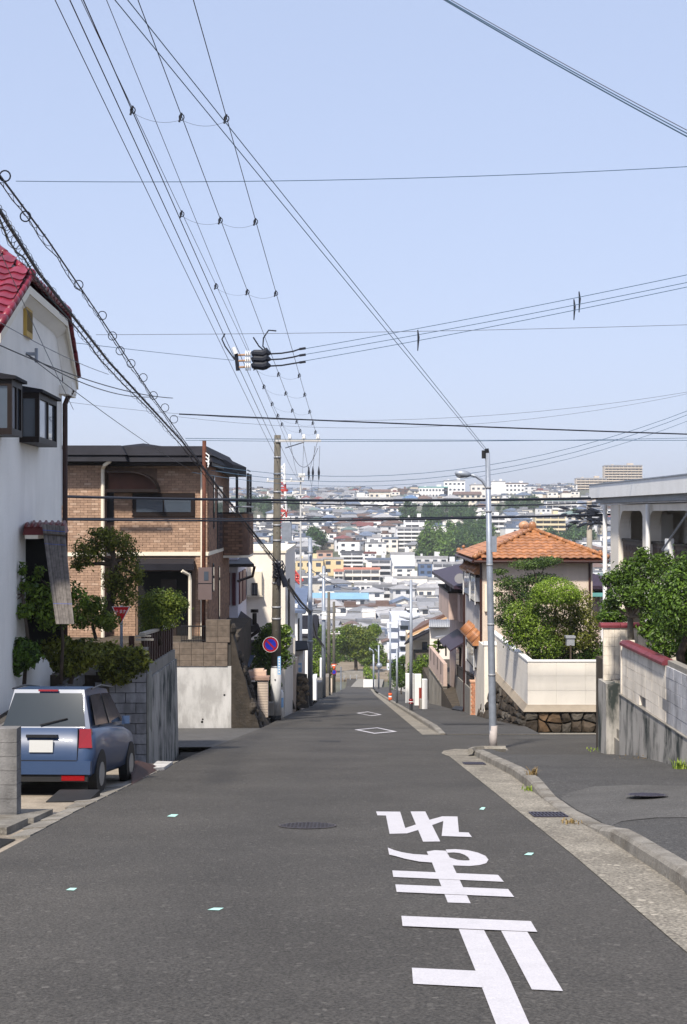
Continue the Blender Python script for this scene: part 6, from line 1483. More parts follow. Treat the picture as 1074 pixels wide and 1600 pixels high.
def far_pole(px, pyb, pyt, r, lab, mm, arms=(), dx=0):
    Y = RY(pyb); b = R(px, pyb); t = thing('utility_pole', lab, 'utility pole', b, 'utility poles down the left side')
    MB().tube([b - Vector((0,0,.3)), P(px+dx, pyt, Y)], [r*1.15, r*.8], 10).build('pole', mm, t, True)
    for (a0, a1, y) in arms:
        MB().box(PX(a0,Y), PX(a1,Y), Y-.12, Y-.04, PZ(y+.8,Y), PZ(y-.8,Y)).build('crossarm', MATS['pale_arm'], t)
        for k in range(3):
            c = P(a0+(a1-a0)*(k+.3)/2.6, y-1, Y-.08); MB().tube([c, c+Vector((0,0,.12)), c+Vector((0,0,.24))], [.06,.1,.05], 8).build('insulator', porcelain, t, True)
    return t
t = far_pole(485, 1103, 840, .14, 'second utility pole on the left, plain grey steel tube', galv)
for y in (865, 1004, 955): p = P(485, y, 74); MB().tube([p, p+Vector((0,0,.12))], .17, 10).build('band', galv_dull, t, True)
t = far_pole(506, 1089, 884, .17, 'third utility pole on the left, slender grey with small fittings', galv, ((500,512,900),))
Y3 = RY(1089); m = MB(); m.pb(503, 510, 955, 968, Y3-.3, .5); m.build('fitting_box', porcelain, t)
far_pole(514, 1082, 925, .2, 'fourth utility pole on the left, brownish and far down', pole_conc, ())
t = far_pole(522, 1079, 940, .2, 'fifth utility pole on the left, standing by the red and blue signs', pole_conc, ((514,532,990),))
Y5 = RY(1079)
c = P(522, 1041, Y5-1); t = thing('stop_sign', 'far orange red triangular sign at the bottom of the street', 'traffic sign', c)
MB().prism([P(517.8,1037.5,Y5-1), P(526.2,1037.5,Y5-1), P(522,1046,Y5-1)], (0,.05,0)).build('sign_face', orange_sign, t); MB().prism([P(519.5,1038.8,Y5-1.02), P(524.5,1038.8,Y5-1.02), P(524.5,1040.4,Y5-1.02), P(519.5,1040.4,Y5-1.02)], (0,.01,0)).build('sign_print', white_paint, t)
c = P(522, 1050, Y5-1); t = thing('no_parking_sign', 'far round blue sign below the orange red triangle', 'traffic sign', c)
MB().tube([(c.x, c.y, c.z), (c.x, c.y+.05, c.z)], 4*Y5/FPX, 20).build('sign_ring', MATS['sign_dark_red'], t); MB().tube([(c.x, c.y-.02, c.z), (c.x, c.y-.003, c.z)], 3*Y5/FPX, 20).build('sign_face', blue_sign, t)
b = R(533, 1078); t = thing('sign_post', 'thin white post near the reddish park wall', 'pole', b); MB().tube([b, P(533,1042,b.y)], .09, 8).build('pole', galv, t)
# red and white lattice mast with a red lattice boom lower down
Y = 270
t = thing('lattice_mast', 'red and white lattice radio mast rising behind the nearest utility pole', 'mast', P(442, 905, Y))
def lattice(p, q, w0, w1, n, r, cols):
    ax = (q-p).normalized(); a = ax.orthogonal().normalized(); a = Vector((1,0,0)) if abs(ax.z) > .7 else Vector((0,0,1)); c_ = ax.cross(a).normalized(); a = c_.cross(ax)
    for i in range(n):
        m = MB(); f, g_ = i/n, (i+1)/n; P0, P1 = p.lerp(q, f), p.lerp(q, g_); wa, wb = w0+(w1-w0)*f, w0+(w1-w0)*g_
        cr = lambda P_, w, k: P_ + (a*[1,1,-1,-1][k] + c_*[1,-1,-1,1][k])*w*.5
        for k in range(4):
            m.tube([cr(P0,wa,k), cr(P1,wb,k)], r*1.4, 4); m.tube([cr(P0,wa,k), cr(P1,wb,(k+1)%4)], r, 4); m.tube([cr(P0,wa,k), cr(P0,wa,(k+1)%4)], r, 4)
        m.build('lattice_section', cols[i % len(cols)], t)
red_p = mat('mast_red', (.5,.06,.05),.6); 
lattice(P(443,912,Y), P(440.5,724,Y), 2.4, 1.2, 15, .11, [red_p, white_paint, white_paint, red_p])
for y in (768, 800, 842): c = P(441,y,Y); MB().tube([c, c+Vector((0,0,.5))], 1.3, 12).build('platform', red_p, t)
for (a, y) in ((437,750),(445,756),(437,762),(446,775),(436,790)): MB().tube([P(a,y,Y-1), P(a,y-7,Y-1)], .3, 6).build('antenna', white_paint, t)
t = thing('lattice_boom', 'red lattice crane boom slanting over the yellow building', 'crane', P(452, 885, Y)); lattice(P(450,886,Y), P(471,910,Y), 1.2, 1.0, 5, .14, [red_p])
# white aerial cluster at right of the mast
t = thing('aerial_pole', 'white pole with three crossarms between utility pole and mast', 'utility pole', P(470, 800, 160)); Y = 160
MB().tube([P(470,1075,Y), P(470,742,Y)], [.16,.10], 8).build('pole', mat('pale_pole', (.34,.34,.34),.7), t, True)
for (a0, a1, y) in ((417,476,752),(417,480,773),(466,478,745)):
    MB().box(PX(a0,Y), PX(a1,Y), Y-.3, Y-.2, PZ(y+.9,Y), PZ(y-.9,Y)).build('crossarm', MATS['pale_arm'], t)
    for k in range(4): c = P(a0+2+(a1-a0-4)*k/3, y-1, Y-.25); MB().tube([c, c+Vector((0,0,.35))], .12, 6).build('insulator', porcelain, t)
# ---------------------------------------------------------------- the town across the valley
WC = {'white': (.80,.79,.78), 'cream': (.72,.66,.56), 'pale grey': (.62,.62,.63), 'beige': (.60,.51,.41), 'ivory': (.76,.72,.66)}
RC = {'slate blue': (.12,.15,.21), 'charcoal': (.08,.083,.095), 'dark grey': (.20,.205,.22), 'brown': (.13,.085,.07), 'bright blue': (.10,.17,.30), 'dark red': (.18,.07,.065), 'grey green': (.13,.18,.17), 'pale grey': (.3,.3,.31)}
wm = {k: mat('town_wall_'+k.replace(' ','_'), v, .8, .06, .3, streak=.12, scol=(.3,.3,.3), objr=.06) for k, v in WC.items()}
rm = {k: mat('town_roof_'+k.replace(' ','_'), v, .6, .15, .5, objr=.15) for k, v in RC.items()}
twin = mat('town_window', (.05,.06,.08), .15, .1, 1, spec=.6, objr=.4)
shade = mat('balcony_shadow_panel', (.10,.105,.12), .6, .15, .5)  # flat dark colour painted in for the shade behind balconies
CACHE = {}
def wmesh(w, h):
    k = ('w', round(w, 1), round(h, 1))
    if k not in CACHE: CACHE[k] = MB().box(-w/2, w/2, -.06, .06, -h/2, h/2).mesh('window', twin)
    return CACHE[k]
SH = []
rng = random.Random(77)
for i in range(10):
    SH.append((rng.uniform(7, 10.5), rng.uniform(6.5, 9), rng.choice([2.9, 5.4, 5.6, 5.8, 5.6]), rng.choice(['hip','hip','gx','gy','flat','gx']), rng.uniform(1.3, 2.3)))
def body_mb(s):
    w, d, h, rt, rh = SH[s]; m = MB(); m.box(-w/2, w/2, -d/2, d/2, -5, h)
    if rt == 'gx':
        for x in (-w/2, w/2): m.face([(x, -d/2, h), (x, d/2, h), (x, 0, h+rh)])
    if rt == 'gy':
        for y in (-d/2, d/2): m.face([(-w/2, y, h), (w/2, y, h), (0, y, h+rh)])
    if SH[s][2] > 4 and s % 2: m.box(-w*.3, w*.35, -d/2-1.3, -d/2-.001, -5, h*.42); m.box(-w*.32, w*.37, -d/2-1.4, -d/2-1.3, h*.42, h*.58)
    return m
def roof_mb(s):
    w, d, h, rt, rh = SH[s]; m = MB()
    if rt == 'hip': hip_roof(m, -w/2, w/2, -d/2, d/2, h, h+rh, .55)
    elif rt == 'gx': gable_roof(m, -w/2, w/2, -d/2, d/2, h, h+rh, .5, 'x')
    elif rt == 'gy': gable_roof(m, -w/2, w/2, -d/2, d/2, h, h+rh, .5, 'y')
    else: m.box(-w/2-.2, w/2+.2, -d/2-.2, d/2+.2, h+.003, h+.4); m.box(-w/4, w/8, -d/4, d/4, h+.4, h+1.6)
    if rt != 'flat' and s % 3 == 0: m.box(-w/2+.4, w*.1, -d/2-1.0, -d/2-.55, h*.5, h*.5+.18)
    return m
def hmesh(s, kind, mm):
    k = (s, kind, mm.name)
    if k not in CACHE: CACHE[k] = (body_mb(s) if kind == 'house' else roof_mb(s)).mesh(kind, mm)
    return CACHE[k]
RT = {'hip': 'hipped', 'gx': 'gabled', 'gy': 'front gabled', 'flat': 'flat'}
BLK = []                                               # footprints kept free for the larger buildings and woods
def blocked(px, py, m=4): return any(a-m < px < b+m and c-2 < py < d+m for a, b, c, d in BLK)

# larger buildings, measured one by one: pixel box, wall colour, roof colour, floors, style, label
def block(x0, x1, yt, yb, wall, roof, floors, style, label, dd=10, name='apartment_block', cat='apartment block', bays=None, Yv=None):
    Y = Yv or hillY(yb); BLK.append((x0, x1, yt-1, yb))
    a, b, z1, z0 = PX(x0, Y), PX(x1, Y), PZ(yt, Y), PZ(yb, Y)
    w, h = b-a, z1-z0; t = thing(name, label, cat, ((a+b)/2, Y, z0))
    WM = wall if not isinstance(wall, str) else wm[wall]; RM = roof if not isinstance(roof, str) else rm[roof]
    if style == 'gable':
        m = MB(); m.box(a, b, Y, Y+dd, z0-6, z1); m.face([(a, Y, z1), (b, Y, z1), ((a+b)/2, Y, z1+w*.2)]); m.build('wall', WM, t)
        m = MB(); gable_roof(m, a, b, Y, Y+dd, z1, z1+w*.2, .5, 'y'); m.build('roof', RM, t)
    elif style in ('long', 'shed'):
        m = MB(); m.box(a, b, Y, Y+dd, z0-6, z1); m.build('wall', WM, t)
        m = MB(); gable_roof(m, a, b, Y, Y+dd, z1, z1+min(2, h*.25), .6, 'x'); m.build('roof', RM, t)
    else:
        m = MB(); m.box(a, b, Y, Y+dd, z0-6, z1); m.build('wall', WM, t)
        m = MB(); m.box(a-.15, b+.15, Y-.15, Y+dd+.15, z1+.003, z1+.5); m.box(a-.15, b+.15, Y-.15, Y+.1, z1+.5, z1+.9); m.build('roof', RM, t)
        if w > 9:
            m = MB(); m.box(a+w*.62, a+w*.78, Y+dd*.3, Y+dd*.7, z1+.5, z1+2.6); m.box(a+w*.2, a+w*.26, Y+dd*.4, Y+dd*.6, z1+.5, z1+1.7); m.build('roof_tank', WM, t)
    fh = h/floors; nb = bays or max(2, int(w/3.4)); bw_ = w/nb
    for f in range(floors):
        zc = z0 + fh*(f+.55)
        if style == 'balcony':
            MB().box(a+.4, b-.4, Y-.04, Y-.002, z0+fh*f+.25*fh, z0+fh*(f+1)-.1*fh).build('balcony_shadow_panel', shade, t)  # dark sheet on the wall, standing in for balcony shade
            MB().box(a+.2, b-.2, Y-1.2, Y-1.05, z0+fh*f+.02, z0+fh*(f+.42)).build('balcony', WM, t)
            MB().box(a+.2, b-.2, Y-1.05, Y-.045, z0+fh*f+.02, z0+fh*f+.16).build('balcony_floor', WM, t)
            for k in range(1, nb): MB().box(a+bw_*k-.08, a+bw_*k+.08, Y-1.0, Y-.05, z0+fh*f+.17, z0+fh*(f+1)-.05*fh).build('partition', WM, t)
        elif style != 'blank':
            for k in range(nb): inst('window', wmesh(min(2.0, bw_*.55), min(1.5, fh*.45)), t, (a+bw_*(k+.5), Y-.03, zc))
    return t
yel = mat('town_wall_yellow', (.68,.55,.33), .8, .06, .3); pk = mat('town_wall_salmon', (.55,.36,.28), .8, .06, .3); blu = mat('town_wall_blue', (.10,.15,.26), .7, .1, .5)
skyb = mat('town_roof_sky_blue', (.20,.36,.50), .5, .1, .3); redr = mat('town_roof_red_line', (.52,.22,.16), .6, .1); teal = mat('town_roof_teal', (.12,.32,.30), .6, .1)
B = block
B(537,594,890,911,'ivory',redr,2,'balcony','cream two floor block with red roof line in the valley')
B(462,505,876,904,yel,'pale grey',2,'','large yellow block behind the second left pole')
B(505,537,874,898,yel,'pale grey',2,'','yellow block next to the red lined cream block')
B(495,520,863,880,pk,'brown',2,'','salmon block above the yellow blocks')
B(522,537,893,915,'ivory',redr,3,'balcony','narrow cream block with red edge beside the third left pole')
B(574,611,875,902,'pale grey','slate blue',3,'balcony','grey block of dark balconies left of the big blank white wall')
B(611,648,866,901,'white','white' if 0 else 'pale grey',3,'blank','tall blank white wall block in the valley centre')
B(532,568,864,890,'white','charcoal',4,'balcony','white apartment with dark arched openings above the red lined block')
B(568,588,865,876,'white','dark red',2,'','white block with dark red roof in the middle of the town')
B(655,676,881,908,blu,'pale grey',3,'','dark blue faced end of the long grey white block')
B(676,722,881,908,'pale grey','pale grey',3,'balcony','long grey white block with rows of balconies, right of the dark blue end')
B(648,700,872,882,'pale grey','pale grey',1,'','long low grey building behind the blue faced block')
B(617,648,888,903,'white','slate blue',2,'','low white house block with slate roof before the blank white wall')
B(554,632,914,938,'white','pale grey',2,'','wide white low building in the valley centre', bays=9)
B(583,632,917,938.5,'pale grey','dark grey',2,'balcony','grey building with dark upper gallery right of the wide white one', Yv=hillY(941))
B(600,668,904,922,'ivory','pale grey',1,'blank','long cream hall above the wide white building')
B(668,712,906,921,'white','pale grey',1,'blank','plain white box building at right in the valley')
B(615,702,922,944,'ivory','pale grey',2,'','long pale office building with three dark windows on the right', bays=7)
B(489,574,935,962,'white',skyb,2,'long','white hall under a long sky blue roof', dd=14, bays=6)
B(608,655,944,966,'ivory','slate blue',2,'gable','white gabled house with deep blue roof on the right', dd=12, bays=3)
B(655,690,942,968,'white','dark grey',2,'long','white houses under grey roof beside the pink balcony house', bays=4)
B(570,608,944,966,'pale grey','dark grey',2,'','small grey building between blue roofed hall and white gabled house')
B(487,520,957,980,'pale grey','dark grey',2,'','grey house below the sky blue roof', bays=3)
B(515,562,953,972,'pale grey','dark red',1,'long','low building with dark red roof above the park trees', bays=5)
B(487,616,972,1000,'ivory','pale grey',2,'','very long two storey school like building behind the park trees', bays=22, dd=14)
B(596,640,966,1008,'white','pale grey',3,'blank','plain white building behind the stacked apartment')
B(450,490,940,975,'white','pale grey',2,'','white workshop left of the sky blue roofed hall', bays=4)
B(620,678,826,857,'white','pale grey',5,'balcony','stepped white apartment block with long balconies at the foot of the wood')
B(632,666,811,829,'white','pale grey',2,'balcony','upper step of the stepped white apartment block', Yv=hillY(857)+9)
B(598,622,842,858,'ivory','slate blue',2,'','pale twin block left of the stepped white apartment')
B(837,884,806,836,mat('town_wall_pale_yellow', (.68,.58,.38), .8, .06, .3),'pale grey',4,'balcony','pale yellow apartment block above the orange roof')
B(748,790,808,832,'white','pale grey',3,'balcony','white block with terraces between the woods, behind the lamp post')
B(692,724,813,826,'ivory','brown',1,'gable','single cream gabled house among the dark woods', bays=2)
B(854,902,783,803,'white','grey green',3,'balcony','white terraced block under the ridge on the right')
B(560,615,779,796,'white','pale grey',2,'','broad white building on the ridge left of centre', bays=8)
B(577,610,768,782,'cream','brown',1,'long','cream long roofed house on the ridge', bays=4)
B(655,700,762,779,'white',teal,2,'','long school building with pale teal roof on the ridge', bays=9)
B(694,727,752,779,'white','pale grey',3,'','tall white school block on the ridge', bays=5)
B(736,768,758,782,'ivory','pale grey',2,'','white hall on the ridge behind the lamp head', bays=4)
B(768,790,753,776,'white','pale grey',2,'blank','rounded white gable block of the ridge school', bays=2)
B(790,826,756,776,'white','brown',3,'','ridge school wing with three rows of windows', bays=6)
B(710,752,772,788,'cream','brown',2,'long','brown roofed house row below the ridge school', bays=5)
B(901,948,748,776,'beige','pale grey',7,'balcony','beige apartment tower on the right ridge, the lower of two', Yv=1150)
B(945,1004,728,772,'beige','pale grey',11,'balcony','tall beige apartment tower on the right ridge', Yv=1190)
B(622,638,765,775,rm['brown'],'brown',2,'','dark brown cube house on the ridge', bays=2)
B(384,412,812,826,'ivory','slate blue',2,'','pale house block left of the lattice mast', bays=3)
B(940,965,925,950,'white',teal,1,'long','white shed with teal roof between orange roof and flat roofed house', Yv=62)
WOOD = [(625,742,786,826,0,46),(655,720,842,880,1,26),(700,775,818,868,0,44),(372,428,780,804,0,30),(770,842,780,800,0,12),(795,838,838,870,0,16),(872,940,828,852,0,26),(838,870,835,850,0,8),(480,505,836,856,0,9),(640,700,862,872,0,8),(450,470,782,800,0,6)]
TP = []
for i in range(6):
    r = random.Random(300+i); m = MB(); bl = [(r.uniform(-1.6,1.6), r.uniform(-1.4,1.4), r.uniform(2.5,6), r.uniform(1.4,2.3), r.uniform(1.4,2.3), r.uniform(1.4,2.2)) for _ in range(7)]
    if i >= 4: bl = [(x*.6, y*.6, z*1.25, rx*.7, ry*.7, rzz*1.4) for x, y, z, rx, ry, rzz in bl]
    leaves(m, bl, 420, 1.0, r, .5, .3); TP.append((m.mesh('crown', L_farl if i >= 4 else L_far), MB().tube([(0,0,-2),(0,0,3.5)], [.3,.2], 6).mesh('trunk', bark)))
WL = ['dark wood below the ridge school', 'bright bamboo grove at the foot of the wood', 'large dark wood behind the lamp post', 'dark wood left of the lattice mast', 'trees under the ridge on the right', 'trees just above the orange roof', 'trees left of the flat roofed house', 'trees beside the pale yellow block', 'small dark grove behind the second left pole', 'tree row at the foot of the white apartment', 'trees right of the lattice mast']
def town_tree(x, y, k, s, label, group, r):
    t = thing('tree', ('tall ' if s > 1.3 else 'low ' if s < .7 else '') + label, 'tree', (x, y, tz(x, y)-.3), group); a = r.uniform(0, 6.28)
    for nm, me in (('crown', TP[k][0]), ('trunk', TP[k][1])): inst(nm, me, t, wl(t), (0, 0, a), (s, s, s*r.uniform(.85, 1.15)))
for wi, (x0, x1, y0, y1, kind, n) in enumerate(WOOD):
    BLK.append((x0-2, x1+2, y0+4, y1+2)); r = random.Random(500+wi)
    for i in range(n):
        py = y1 - (y1-y0-14)*(i+.5)/n*.95 + r.uniform(-2, 2); Y = hillY(max(776, py)); px = r.uniform(x0+4, x1-4); X = PX(px, Y)
        town_tree(X, Y, r.choice([4, 5] if kind or (wi == 2 and r.random() < .3) else [0, 1, 2, 3]), r.uniform(.9, 1.5)*(1.15 if kind else 1), ('lowest', 'lower', 'middle', 'upper', 'topmost')[min(4, i*5//n)] + ' ' + ('left edge', 'left', 'central', 'right', 'right edge')[min(4, int((px-x0)*5/(x1-x0)))] + ' tree of the ' + WL[wi], WL[wi], r)
# ordinary houses in rows up the slope
HS = []
r = random.Random(21); Y = 455.0; row = 0
while Y < 1230:
    half0, half1 = PX(330, Y), PX(1010, Y); X = half0 + r.uniform(0, 9)
    while X < half1:
        x, y = X + r.uniform(-1.5, 1.5), Y + r.uniform(-3.5, 3.5); z = tz(x, y); px = CX + x*FPX/y; py = CY - (z+2-CAMZ)*FPX/y
        if not blocked(px, py): HS.append((y, x, z, px, py, row))
        X += r.uniform(8.3, 11.8)
    Y += 11.5 if Y < 700 else 13.5; row += 1
HS.sort()
place = lambda px: 'far left' if px < 440 else 'left' if px < 520 else 'centre left' if px < 600 else 'centre' if px < 680 else 'centre right' if px < 760 else 'right' if px < 860 else 'far right'
band = lambda Y: 'slope foot' if Y < 540 else 'lower slope' if Y < 640 else 'middle slope' if Y < 760 else 'upper slope' if Y < 920 else 'by the ridge'
stuffW, stuffR = {}, {}; kept = 0
SEEN = {}
for i, (y, x, z, px, py, row) in enumerate(HS):
    s = r.randrange(len(SH)); wc = r.choices(list(WC), [13, 3, 3, 1.2, 6])[0]; rc = r.choices(list(RC), [9, 5, 9, 2.5, .6, .8, 1.5, 4])[0]
    a = r.choice([0, 0, .2, -.25, .4, math.pi/2, math.pi/2+.2, -.4]) + r.uniform(-.08, .08); k = r.uniform(.9, 1.12)
    if 365 < px < 955 and kept < 290:
        kept += 1
        lab = f"{wc} {'low' if SH[s][2] < 4 else 'two storey'} house, {rc} {RT[SH[s][3]]} roof, {band(y)}, {place(px)} of town"
        h = inst('town_house', hmesh(s, 'house', wm[wc]), None, (x, y, z), (0, 0, a), (k, k, k)); tag(h, lab, 'house', 'houses on the far hillside'); SEEN.setdefault(lab, []).append(h)
        q = bpy.data.objects.new('roof', hmesh(s, 'roof', rm[rc])); COL.objects.link(q); q.parent = h
        w, d, hh = SH[s][:3]; fl = 2 if hh > 4 else 1
        for f in range(fl):
            for c in (-.27, .2):
                o = bpy.data.objects.new('window', wmesh(1.7, 1.2)); COL.objects.link(o); o.parent = h; o.location = (w*c, -d/2-.03, 1.5+2.7*f)
            for sx in (-1, 1):
                o = bpy.data.objects.new('window', wmesh(1.2, 1.1)); COL.objects.link(o); o.parent = h; o.location = (sx*(w/2+.03), -.8, 1.5+2.7*f); o.rotation_euler = (0, 0, math.pi/2)
    else:
        M = Matrix.Translation((x, y, z)) @ Matrix.Rotation(a, 4, 'Z') @ Matrix.Scale(k, 4)
        for dct, key, mb in ((stuffW, wc, body_mb(s)), (stuffR, rc, roof_mb(s))):
            T_ = dct.setdefault(key, MB()); b = len(T_.v); T_.v += [tuple(M @ Vector(p)) for p in mb.v]; T_.f += [tuple(b+q for q in f) for f in mb.f]
        w, d, hh = SH[s][:3]; T_ = stuffR.setdefault('win', MB())
        for f in range(2 if hh > 4 else 1):
            for c in (-.27, .2):
                mb = MB().box(w*c-.8, w*c+.8, -d/2-.06, -d/2+.05, .9+2.7*f, 2.1+2.7*f); b = len(T_.v); T_.v += [tuple(M @ Vector(p)) for p in mb.v]; T_.f += [tuple(b+q for q in ff) for ff in mb.f]
t = thing('distant_houses', 'mass of small pale houses crowding the ridge and edges of the far hillside', 'houses'); t['kind'] = 'stuff'
for k, v in stuffW.items(): tag(v.build('house_walls', wm[k], t), kind='stuff')
for k, v in stuffR.items(): tag(v.build('house_windows' if k == 'win' else 'house_roofs', twin if k == 'win' else rm[k], t), kind='stuff')
# scattered town trees
for i in range(110):
    Y = r.uniform(430, 1150); px = r.uniform(370, 945); X = PX(px, Y); py = CY - (tz(X, Y)-CAMZ)*FPX/Y
    if not blocked(px, py, 1): town_tree(X, Y, r.choice([0, 1, 2, 3]), r.uniform(.5, 1.0), f'dark tree between houses, {band(Y)}, {place(px)} of the town', 'trees between the town houses', r)
# valley floor filler: low roofs between the measured buildings
n = 0
for i in range(140):
    Y = r.uniform(285, 470); px = r.uniform(380, 760); X = PX(px, Y); z = tz(X, Y); py = CY - (z-CAMZ)*FPX/Y
    if blocked(px, py-12, -2) and r.random() < .55: continue
    s = r.randrange(len(SH)); wc = r.choice(['white', 'white', 'ivory', 'pale grey', 'cream']); rc = r.choice(['slate blue', 'dark grey', 'pale grey', 'pale grey', 'dark grey', 'brown'])
    h = inst('valley_house', hmesh(s, 'house', wm[wc]), None, (X, Y, z), (0, 0, r.choice([0, .15, -.2, 1.57])), None); tag(h, f"{wc} valley house with {rc} {RT[SH[s][3]]} roof, {'nearer' if Y < 380 else 'farther'} row, {place(px)} of the town", 'house', 'low houses on the valley floor')
    q = bpy.data.objects.new('roof', hmesh(s, 'roof', rm[rc])); COL.objects.link(q); q.parent = h
    w, d, hh = SH[s][:3]
    for f in range(2 if hh > 4 else 1):
        for c in (-.27, .2): o = bpy.data.objects.new('window', wmesh(1.7, 1.2)); COL.objects.link(o); o.parent = h; o.location = (w*c, -d/2-.03, 1.5+2.7*f)
# concrete pole with crossarms right of the orange roof
Y = 90
t = thing('utility_pole', 'concrete utility pole with tangled black insulators beyond the orange roof', 'utility pole', P(921, 850, Y))
MB().tube([P(922, 960, Y), P(921, 783, Y)], [.24,.18], 10).build('pole', mat('pale_concrete_pole', (.33,.29,.24),.8,.1), t, True)
for y in (797, 806, 818): MB().pb(895, 950, y, y+1.5, Y-.2, .1).build('crossarm', black, t)
m = MB(); rr = random.Random(6)
for k in range(26):
    c = P(rr.uniform(880,948), rr.uniform(790,822), Y-.3); d = Vector((rr.uniform(.4,.9), rr.uniform(-.2,.2), rr.uniform(-.25,.25))); m.tube([c-d*.6, c, c+d*.6], [.03,.11,.03], 6)
m.build('insulator_boots', wire_m, t)
# ---------------------------------------------------------------- overhead wires
def wpath(p0, p1, sag=.0, ext=0.0, n=20):
    p0, p1 = Vector(p0), Vector(p1)
    if ext: p0 = p0 - (p1-p0)*ext
    return [p0.lerp(p1, i/n) - Vector((0,0,4*sag*(i/n)*(1-i/n))) for i in range(n+1)]
def wire(label, a, b, r=.009, sag=.0, ext=0.0, mm=None, name='power_line', grp='overhead wires', n=16, sides=5):
    pa, pb = P(*a), P(*b); path = wpath(pa, pb, sag, ext, n)
    if b[0] >= 1080: path.append(path[-1] + (path[-1]-path[-2])*n*.9)       # runs on beyond the frame
    if a[1] < 0 or a[0] < 0: path.insert(0, path[0] + (path[0]-path[1])*n*.9)
    MBt = MB().tube(path, r * (.62 if b[2] == 49 else .78), sides); o = MBt.build(name, mm or wire_m, None, False, tuple(pa)); return tag(o, label, 'wire', grp), path
S1 = 17.0
W = {}
def up(k, lab, a, b, r=.011, ya=S1, yb=49, mm=None, sag=.05): W[k] = wire(lab, (a[0], a[1], ya), (b[0], b[1], yb), r, sag, .6, mm)[1]
up('a', 'leftmost straight black wire falling from the top edge to the nearest utility pole', (89, 0), (432, 716))
up('b', 'thick black wire from the top edge passing the switch insulators to the pole', (112, 0), (432, 700), .014)
up('c', 'thin wire with clip loops beside the thick black wires, third from left', (130, 0), (453, 687), .009, mm=wire_grey)
up('d', 'thick black wire from the top edge, fourth from the left', (133, 0), (436, 690), .014)
up('e', 'thin wire from the top edge that meets the bundle at the switch insulators', (169, 0), (452, 700), .009, mm=wire_grey)
up('f', 'black wire through the middle clip loops to the crossarm', (218, 0), (475, 687), .011)
up('g', 'rightmost steep wire through the right clip loops to the crossarm', (304, 0), (497, 687), .011)
up('h', 'long blue grey wire slanting from top left to the street lamp top, lower of two', (180, 0), (760, 706), .007, 12, Yl, wire_blue, .0)
up('i', 'long blue grey wire slanting from top left to the street lamp top, upper of two', (200, 0), (762, 704), .007, 12, Yl, wire_blue, .0)
def along(path, py):
    for p, q in zip(path, path[1:]):
        y0, y1 = (CY-(v.z-CAMZ)*FPX/max(v.y, .5) for v in (p, q))
        if p.y > 1 and y0 <= py <= y1: return p.lerp(q, (py-y0)/(y1-y0))
    return path[-1]
for i, (yc_, lab) in enumerate([(180,'highest row of black wire clips joined by a hanging thread'), (340,'second row of black wire clips joined by a hanging thread'), (455,'third row of black wire clips joined by a hanging thread'), (583,'row of wire clips just below the switch insulators'), (613,'short row of wire clips, second below the switch insulators'), (640,'short row of wire clips, third below the switch insulators'), (658,'lowest but one row of wire clips over the crossarm'), (672,'lowest row of wire clips right above the crossarm')]):
    pts = [along(W[k], yc_ + o) for k, o in (('c', -10), ('f', 0), ('g', 2))]
    t = thing('wire_spacer', lab, 'wire clip', pts[1], 'wire clip rows')
    for p in pts:
        m = MB(); s = .8; m.tube([p+Vector((0,0,.05)), p+Vector((-.02,0,-.03))*s, p+Vector((-.05,0,-.12))*s], .022*s, 6); m.tube([p+Vector((.04*math.cos(a),0,-.02+.05*math.sin(a))) for a in [k*.7 for k in range(10)]], .009, 4); m.build('clip', wire_m, t)
    m = MB()
    for a, b in zip(pts, pts[1:]): m.tube(wpath(a-Vector((0,0,.06)), b-Vector((0,0,.06)), .09, 0, 8), .003, 4)
    m.build('thread', wire_grey, t)
# continuation past the pole towards the next ones
for i, (a, b, lab) in enumerate([((453,687),(468,752),'thin wire dropping from the crossarm to the aerial pole, left'), ((475,687),(472,752),'thin wire dropping from the crossarm to the aerial pole, middle'), ((497,687),(478,745),'thin wire dropping from the crossarm to the aerial pole, right'), ((436,690),(470,752),'black wire running on from the nearest pole to the aerial pole')]):
    wire(lab, (a[0],a[1],49), (b[0],b[1],160), .012, .3, mm=wire_grey)
for i, (x0, x1, lab) in enumerate([(475,490,'steep thin dark wire below the crossarm, left of a pair'), (488,489.5,'steep thin dark wire below the crossarm, middle one'), (500,503,'steep thin dark wire below the crossarm, right one')]):
    o, path = wire(lab, (x0 if i == 0 else (492,500)[i-1], 697, 52), (x1-(i*3), 775, 120), .012, .0, mm=wire_grey)
    q = path[5]; tag(MB().tube([q+Vector((0,0,.3)), q-Vector((0,0,.05)), q-Vector((0,0,.5))], [.02,.07,.02], 6).build('wire_sleeve', wire_m), ('left', 'middle', 'right')[i] + ' black sleeve on the steep wires under the crossarm', 'wire clip')
tag(MB().tube(wpath(P(453,700,50), P(497,700,50), .75, 0, 14), .012, 5).build('jumper_cable', wire_grey), 'slack jumper loop hanging under the crossarm', 'wire')
